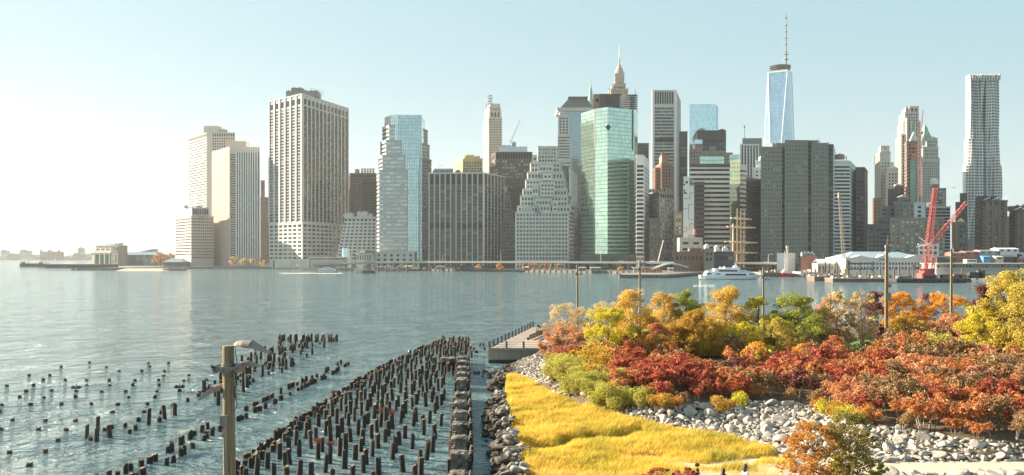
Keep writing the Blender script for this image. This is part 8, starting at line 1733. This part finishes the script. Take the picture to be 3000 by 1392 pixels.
# ---------------------------------------------------------------- shrubs on the bank (copied kinds)
KIN = {}
def sumac(seed, mname, h, w, n, nm='sumac_shrub'):
    r = empty(nm, (0, 0, 0), 'x', 'shrub'); rn = random.Random(seed); rs = np.random.RandomState(seed); m = MB(); P_ = []
    for s in range(rn.randint(6, 9)):
        a = rn.random()*6.28; rr = w*.5*math.sqrt(rn.random()); bx, by = rr*.35*math.cos(a), rr*.35*math.sin(a); hh = h*rn.uniform(.62, 1); tx, ty = rr*math.cos(a), rr*math.sin(a)
        mid_ = Vector(((bx+tx)/2, (by+ty)/2, hh*.6)); tip = Vector((tx, ty, hh)); m.path([Vector((bx, by, -.2)), mid_, tip], [.035, .025, .012], 5)
        for q_ in range(rn.randint(10, 14)):              # drooping compound leaves radiating from the stem tip
            an = rn.random()*6.28; ln_ = rn.uniform(.35, .7); o_ = tip.lerp(mid_, rn.random()*1.25); k = int(n/85)
            tt = np.linspace(.12, 1, k)[:, None]; d = np.array([[math.cos(an), math.sin(an), .45]]); pt_ = np.array(o_)[None]+d*tt*ln_-np.array([[0, 0, 1]])*(tt**2)*ln_*.75
            P_.append(pt_+rs.normal(size=pt_.shape)*.045)
    P_ = np.concatenate(P_); leaves(P_, None, .105, .95, seed, 'foliage', mname, r); st_ = m.build('stem', M['bark_pale'] if seed % 5 == 0 else M['bark']); st_.parent = r; return r
def bush(seed, mname, h, w, n, nm='olive_bush', size=.09):
    r = empty(nm, (0, 0, 0), 'x', 'bush'); rn = random.Random(seed); rs = np.random.RandomState(seed); P_ = []; m = MB()
    for c in range(16):
        a = rn.random()*6.28; rr = w*.38*math.sqrt(rn.random()); z = h*rn.uniform(.3, .75); cr_ = h*.26; k = n//16; d = rs.normal(size=(k, 3)); d /= np.linalg.norm(d, axis=1)[:, None]; d *= rs.uniform(.5, 1, size=(k, 1))**.4*cr_
        P_.append(d+np.array([[rr*math.cos(a), rr*math.sin(a), z]])); m.path([(0, 0, -.2), (rr*.4*math.cos(a), rr*.4*math.sin(a), z*.5), (rr*math.cos(a), rr*math.sin(a), z)], [.04, .025, .01], 4)
    leaves(np.concatenate(P_), None, size, .9, seed, 'foliage', mname, r); st_ = m.build('stem', M['bark']); st_.parent = r; return r
kinds = {'red': [sumac(100+i, 'leaf_red', 2.4, 2.6, 1900) for i in range(4)], 'rust': [sumac(110+i, 'leaf_rust', 2.3, 2.7, 1800) for i in range(4)], 'brown': [sumac(120+i, 'leaf_brown', 2.2, 2.6, 1500, 'thicket_shrub') for i in range(3)], 'salmon': [sumac(130+i, 'leaf_salmon', 2.2, 2.4, 1700, 'smoke_shrub') for i in range(2)],
    'purple': [sumac(140+i, 'leaf_purple', 2.4, 2.5, 1700, 'maroon_shrub') for i in range(3)], 'orange': [bush(150, 'leaf_orange', 1.6, 1.8, 1400, 'low_bush'), bush(151, 'leaf_maple', 1.5, 1.9, 1400, 'low_bush')], 'olive': [bush(160+i, 'leaf_olive', 2.3, 2.6, 4200, 'olive_bush', .07) for i in range(3)], 'yellow': [bush(170, 'leaf_lime', 1.5, 1.9, 1500, 'low_bush'), bush(171, 'leaf_amber', 1.7, 2.0, 1500, 'low_bush')]}
DESC = {'red': 'crimson leaved sumac shrub', 'rust': 'rust coloured sumac shrub', 'brown': 'brown half bare shrub', 'salmon': 'salmon coloured shrub', 'purple': 'dark maroon shrub', 'orange': 'low orange bush', 'olive': 'round olive green bush', 'yellow': 'low yellow green bush'}
used = set()
def zone(x, y):
    pxx = CX+F*x/y
    fr = 'far left' if pxx < 1700 else 'left' if pxx < 1950 else 'middle' if pxx < 2300 else 'right' if pxx < 2700 else 'far right'
    dd_ = 'at the stony edge' if y < 84 else 'in the front thicket' if y < 92 else 'in the middle thicket' if y < 98 else 'in the rear thicket' if y < 107 else 'at the foot of the trees'
    return fr, dd_
def put(kind, x, y, s, rz, ztop=None):
    ks = kinds[kind]; k = rn.randrange(len(ks)); src = ks[k]; o = copy_tree(src); z = gz(x, y, 1.7)
    o.location = (x, y, z-.05); o.scale = (s, s, s*rn.uniform(.9, 1.12)); o.rotation_euler[2] = rz
    fr, dd_ = zone(x, y); o['label'] = '%s %s, %s of the bank' % (DESC[kind], dd_, fr); o['category'] = 'shrub' if 'shrub' in DESC[kind] else 'bush'; o['group'] = '%s %s, %s' % (DESC[kind].replace('shrub', 'shrubs').replace('bush', 'bushes'), dd_, fr)
    return o
sh = []
# olive bushes, front left (ground rows)
for (px_, py_, s) in ((1625, 1120, 1.15), (1648, 1125, 1.0), (1672, 1150, 1.0), (1700, 1155, .95), (1722, 1160, .9), (1755, 1172, 1.0), (1780, 1175, 1.05), (1815, 1182, .95), (1842, 1182, .95), (1868, 1186, .85), (1888, 1182, .8), (1800, 1150, 1.1), (1765, 1135, .9), (1860, 1150, .9)):
    p = G(px_, py_, 1.8); put('olive', p.x, p.y+.8, s, rn.random()*6)
for (px_, py_, k, s) in ((1920, 1192, 'yellow', .9), (1950, 1196, 'yellow', .95), (1985, 1193, 'orange', .8), (1935, 1178, 'orange', 1.2), (2000, 1190, 'brown', .7), (2110, 1198, 'yellow', .95), (2135, 1192, 'orange', .7), (2165, 1186, 'yellow', 1.0), (2175, 1172, 'orange', 1.2), (2420, 1212, 'yellow', 1.0), (2450, 1225, 'yellow', 1.0), (2480, 1236, 'yellow', 1.1), (2510, 1245, 'yellow', .95), (2545, 1240, 'orange', 1.0), (2400, 1198, 'orange', .9)):
    p = G(px_, py_, 1.7); put(k, p.x, p.y, s, rn.random()*6)
# far-left red and salmon
for (px_, py_, k, s) in ((1598, 1045, 'salmon', .9), (1622, 1040, 'salmon', 1.1), (1650, 1040, 'salmon', 1.1), (1685, 1035, 'salmon', 1.1), (1640, 1070, 'red', 1.0), (1668, 1078, 'red', 1.0), (1700, 1082, 'red', 1.1), (1725, 1075, 'red', 1.0), (1612, 1062, 'rust', .8), (1615, 1020, 'salmon', 1.0), (1660, 1010, 'salmon', 1.2), (1705, 1015, 'salmon', 1.2), (1640, 1000, 'salmon', .9)):
    p = G(px_, py_, 2.0); put(k, p.x, p.y+1, s, rn.random()*6)
# main thicket, jittered rows over the bank
def up_y(x):                                            # distance of the bank's top edge at x
    best = min(range(len(up_)-1), key=lambda i: 0 if up_[i].x <= x <= up_[i+1].x else 1); a, b_ = up_[best], up_[best+1]
    if a.x <= x <= b_.x: f = (x-a.x)/(b_.x-a.x); return a.y+(b_.y-a.y)*f
    return up_[-2].y
cnt = 0
for xw in np.arange(9.0, 66, 2.15):
    y = up_y(xw)+1.0+rn.random()
    while y < (100 if CX+F*xw/105 < 2480 else 128):
        x = xw+rn.uniform(-.7, .7); pxx = CX+F*x/y
        if pxx < 3140 and pxx > 1790:
            ny = y-up_y(xw); t_ = math.sin(x*.31+y*.17)+math.sin(x*.13-y*.23+1.3)+rn.uniform(-.9, .9)
            if pxx < 2420: k = 'red' if t_ > .55 else 'rust' if t_ > -.6 else rn.choice(('brown', 'brown', 'purple', 'salmon'))
            elif pxx < 2620: k = 'rust' if t_ > .1 else 'red' if t_ > -.5 else rn.choice(('brown', 'brown', 'salmon', 'rust'))
            else: k = rn.choice(('rust', 'brown', 'brown', 'salmon')) if y > 84 else rn.choice(('rust', 'brown', 'brown', 'purple', 'red', 'rust'))
            if (pxx > 2440 and pxx < 2610 and y > 103): y += 2; continue
            put(k, x, y, rn.uniform(.85, 1.45)*(.75 if ny < 2 else 1)*(1.25 if y > 100 else 1), rn.random()*6.28); cnt += 1
        y += rn.uniform(2.1, 3.0)
print('shrubs', cnt)
for i in range(80):                                     # understorey between and behind the trees
    x, y = rn.uniform(11, 72), rn.uniform(105, 134); pxx = CX+F*x/y
    if pxx > 3040 or pxx < 1720 or 2470 < pxx < 2600 or (2590 < pxx and y > 128): continue
    put(rn.choice(('olive', 'yellow', 'yellow', 'orange', 'brown')), x, y, rn.uniform(1.3, 2.0), rn.random()*6.28)
for (px_, py_, k, s) in ((1735, 1130, 'yellow', 1.5), (1760, 1105, 'yellow', 1.6), (1700, 1110, 'yellow', 1.3), (1820, 1125, 'red', 1.3), (1850, 1115, 'red', 1.4), (1800, 1095, 'rust', 1.4), (1840, 1085, 'red', 1.4), (1730, 1090, 'yellow', 1.7), (1780, 1075, 'yellow', 1.6), (1690, 1130, 'olive', 1.1), (1720, 1140, 'olive', 1.15), (1870, 1130, 'rust', 1.2), (1835, 1145, 'olive', 1.0), (1890, 1150, 'brown', 1.0), (1650, 1100, 'olive', 1.2), (1675, 1115, 'olive', 1.25), (1630, 1095, 'olive', 1.1)):
    p = G(px_, py_, 2.0); put(k, p.x, p.y, s, rn.random()*6)
for ks in kinds.values():
    for r in ks:
        for ch in list(r.children): bpy.data.objects.remove(ch)
        bpy.data.objects.remove(r)
# autumn trees along the far promenade
for i, (px_, w2, hp, mn, lab) in enumerate(((1403, 22, 12, 'leaf_orange', 'small yellow tree on the far promenade, leftmost of the line'), (1463, 22, 14, 'leaf_orange', 'small yellow tree on the far promenade below the left street lamp'), (1537, 12, 14, 'leaf_rust', 'small russet tree, left one of a close row on the far promenade'), (1551, 16, 15, 'leaf_rust', 'russet tree second in the close row'), (1568, 12, 15, 'leaf_salmon', 'salmon tree third in the close row'), (1585, 9, 13, 'leaf_amber', 'small ochre tree before the ziggurat'), (1601, 12, 15, 'leaf_rust', 'rust tree before the right part of the ziggurat'), (1615, 10, 14, 'leaf_yellow', 'small yellow tree right of the rust one'), (1637, 28, 14, 'leaf_amber', 'wide golden tree before the dark narrow block'), (1817, 28, 11, 'leaf_yellow', 'low wide yellow tree by the two level pier'), (2050, 22, 13, 'leaf_amber', 'ochre green tree behind the stern of the white ferry'), (2032, 16, 10, 'leaf_green', 'small green tree behind the two level pier'))):
    d = shore(px_)*1.0+3; x = P(px_, 0, d).x; tree('promenade_tree', lab, 'tree', (x, d, 2), hp/F*d*1.35, w2/F*d, mn, 300+i, n=900, size=.8, shape='round', base=.25, nc=14, group='small autumn trees on the far promenade')
for i, x in enumerate((682, 697, 712, 727, 742, 758, 772)):
    d = shore(x)*1.02; tree('park_tree', ('leftmost', 'second', 'third', 'middle', 'fifth', 'sixth', 'rightmost')[i]+' brownish park tree at the foot of the finned tower', 'tree', (P(x, 0, d).x, d, 2), 12.5-i*.6, 10, 'leaf_brown' if i % 2 else 'leaf_pale', 330+i, n=900, size=.7, base=.35, nc=14, group='park trees at the foot of the finned tower')
for i, x in enumerate((458, 470, 484, 498, 512)):
    tree('park_tree', ('leftmost', 'second', 'middle', 'fourth', 'rightmost')[i]+' orange tree behind the blue roofed pavilion', 'tree', (P(x, 0, 1230).x, 1230, 2), 15+3*(i % 2), 13, 'leaf_maple', 350+i, n=900, size=.9, base=.15, nc=14, group='orange trees behind the pavilion')
# ---------------------------------------------------------------- marsh grass
m_, t, b = newmat('marsh_grass')
geo = N(t, 'ShaderNodeNewGeometry'); ns = N(t, 'ShaderNodeTexNoise', Scale=.22, Detail=4.0, Roughness=.6); t.links.new(geo.outputs['Position'], ns.inputs['Vector'])
a = N(t, 'ShaderNodeMath', operation='MULTIPLY_ADD'); a.inputs[1].default_value = .6; t.links.new(geo.outputs['Random Per Island'], a.inputs[0])
s1 = N(t, 'ShaderNodeMath', operation='MULTIPLY_ADD'); s1.inputs[1].default_value = 1.9; s1.inputs[2].default_value = -.72; t.links.new(ns.outputs[0], s1.inputs[0]); t.links.new(s1.outputs[0], a.inputs[2])
cr = N(t, 'ShaderNodeValToRGB'); e = cr.color_ramp.elements; e[0].position = 0; e[0].color = (.24, .25, .04, 1); e[1].position = 1; e[1].color = (.84, .56, .15, 1)
for p_, c_ in ((.3, (.48, .41, .05, 1)), (.65, (.74, .53, .07, 1))): k = e.new(p_); k.color = c_
t.links.new(a.outputs[0], cr.inputs[0]); t.links.new(cr.outputs[0], b.inputs['Base Color']); b.inputs['Roughness'].default_value = .7
tr = N(t, 'ShaderNodeBsdfTranslucent'); t.links.new(cr.outputs[0], tr.inputs[0]); mx = N(t, 'ShaderNodeMixShader'); mx.inputs[0].default_value = .45; t.links.new(b.outputs[0], mx.inputs[1]); t.links.new(tr.outputs[0], mx.inputs[2]); t.links.new(mx.outputs[0], t.nodes['Material Output'].inputs[0])
rs = np.random.RandomState(7); poly = np.array(mp2); n = 210000
X_ = rs.uniform(poly[:, 0].min(), poly[:, 0].max(), n); Y_ = rs.uniform(60, poly[:, 1].max(), n); ins = np.zeros(n, bool); j = len(poly)-1
for i in range(len(poly)):
    c = ((poly[i, 1] > Y_) != (poly[j, 1] > Y_)) & (X_ < (poly[j, 0]-poly[i, 0])*(Y_-poly[i, 1])/(poly[j, 1]-poly[i, 1]+1e-9)+poly[i, 0]); ins ^= c; j = i
X_, Y_ = X_[ins], Y_[ins]; n = len(X_); print('grass', n)
hgt = rs.uniform(.74, 1.12, n)*(1+.12*np.sin(X_*.9+Y_*.3)+.10*np.sin(Y_*.7-X_*.4))
for q_ in range(14):                                    # tussocks
    a_, f_ = rs.uniform(0, 6.28), rs.uniform(1.6, 5.5); hgt = hgt*(1+.024*np.sin(f_*(X_*math.cos(a_)+Y_*math.sin(a_))+rs.uniform(0, 6.28)))
def crease(pa, pb, w_, k, wob=.5):
    global hgt
    pa, pb = np.array(pa), np.array(pb); d = pb-pa; L = np.linalg.norm(d); d = d/L; u = (X_-pa[0])*d[0]+(Y_-pa[1])*d[1]; v = -(X_-pa[0])*d[1]+(Y_-pa[1])*d[0]+wob*np.sin(u*.7)+.3*np.sin(u*2.1)
    hgt = hgt*(1-k*np.exp(-(v/w_)**2)*(u > -1)*(u < L+1))
ga = lambda x, y: tuple(G(x, y, .6))[:2]
crease(ga(1480, 1215), ga(1690, 1205), .8, .55); crease(ga(1515, 1318), ga(1850, 1268), .9, .72); crease(ga(1480, 1148), ga(1560, 1140), .7, .5); crease(ga(2040, 1372), ga(2290, 1345), .7, .75); crease(ga(1700, 1330), ga(1900, 1345), .5, .3)
wd = rs.uniform(.018, .034, n); ang = rs.uniform(0, math.pi, n); lx = hgt*(.22+rs.normal(0, .14, n)); ly = hgt*rs.normal(-.05, .12, n)
ca, sa = np.cos(ang)*wd, np.sin(ang)*wd; z0 = .2
V = np.zeros((n, 5, 3)); V[:, 0] = np.stack([X_-ca, Y_-sa, np.full(n, z0)], 1); V[:, 1] = np.stack([X_+ca, Y_+sa, np.full(n, z0)], 1)
V[:, 2] = np.stack([X_+ca*.8+lx*.35, Y_+sa*.8+ly*.35, z0+hgt*.6], 1); V[:, 3] = np.stack([X_-ca*.8+lx*.35, Y_-sa*.8+ly*.35, z0+hgt*.6], 1); V[:, 4] = np.stack([X_+lx, Y_+ly, z0+hgt], 1)
me = bpy.data.meshes.new('marsh_grass'); me.vertices.add(5*n); me.vertices.foreach_set('co', V.astype(np.float32).ravel())
bi = np.arange(n)*5; li = np.stack([bi, bi+1, bi+2, bi+3, bi+3, bi+2, bi+4], 1).astype(np.int32).ravel(); me.loops.add(7*n); me.loops.foreach_set('vertex_index', li)
me.polygons.add(2*n); ls = np.stack([np.arange(n)*7, np.arange(n)*7+4], 1).astype(np.int32).ravel(); lt = np.tile(np.array([4, 3], np.int32), n); me.polygons.foreach_set('loop_start', ls); me.polygons.foreach_set('loop_total', lt)
me.update(calc_edges=True); me.validate(); me.materials.append(M['marsh_grass']); o = bpy.data.objects.new('marsh_grass', me); col.objects.link(o); tag(o, 'bright golden marsh grass leaning in the wind', 'grass', kind='stuff')
# ---------------------------------------------------------------- haze
hz = bpy.data.materials.new('haze'); hz.use_nodes = True; t = hz.node_tree
for n in list(t.nodes):
    if n.type != 'OUTPUT_MATERIAL': t.nodes.remove(n)
pv = t.nodes.new('ShaderNodeVolumePrincipled'); pv.inputs['Density'].default_value = HAZE
pv.inputs['Color'].default_value = (.93, .96, 1, 1); pv.inputs['Anisotropy'].default_value = .35
t.links.new(pv.outputs[0], t.nodes['Material Output'].inputs['Volume'])
m_ = MB(); m_.box(-3300, 3300, -200, 6900, -6, 560)
tag(m_.build('haze', hz), 'thin pale haze over the river and the far towers', 'haze', kind='stuff')
for o in list(bpy.data.objects):
    if 'fd' in o: del o['fd']
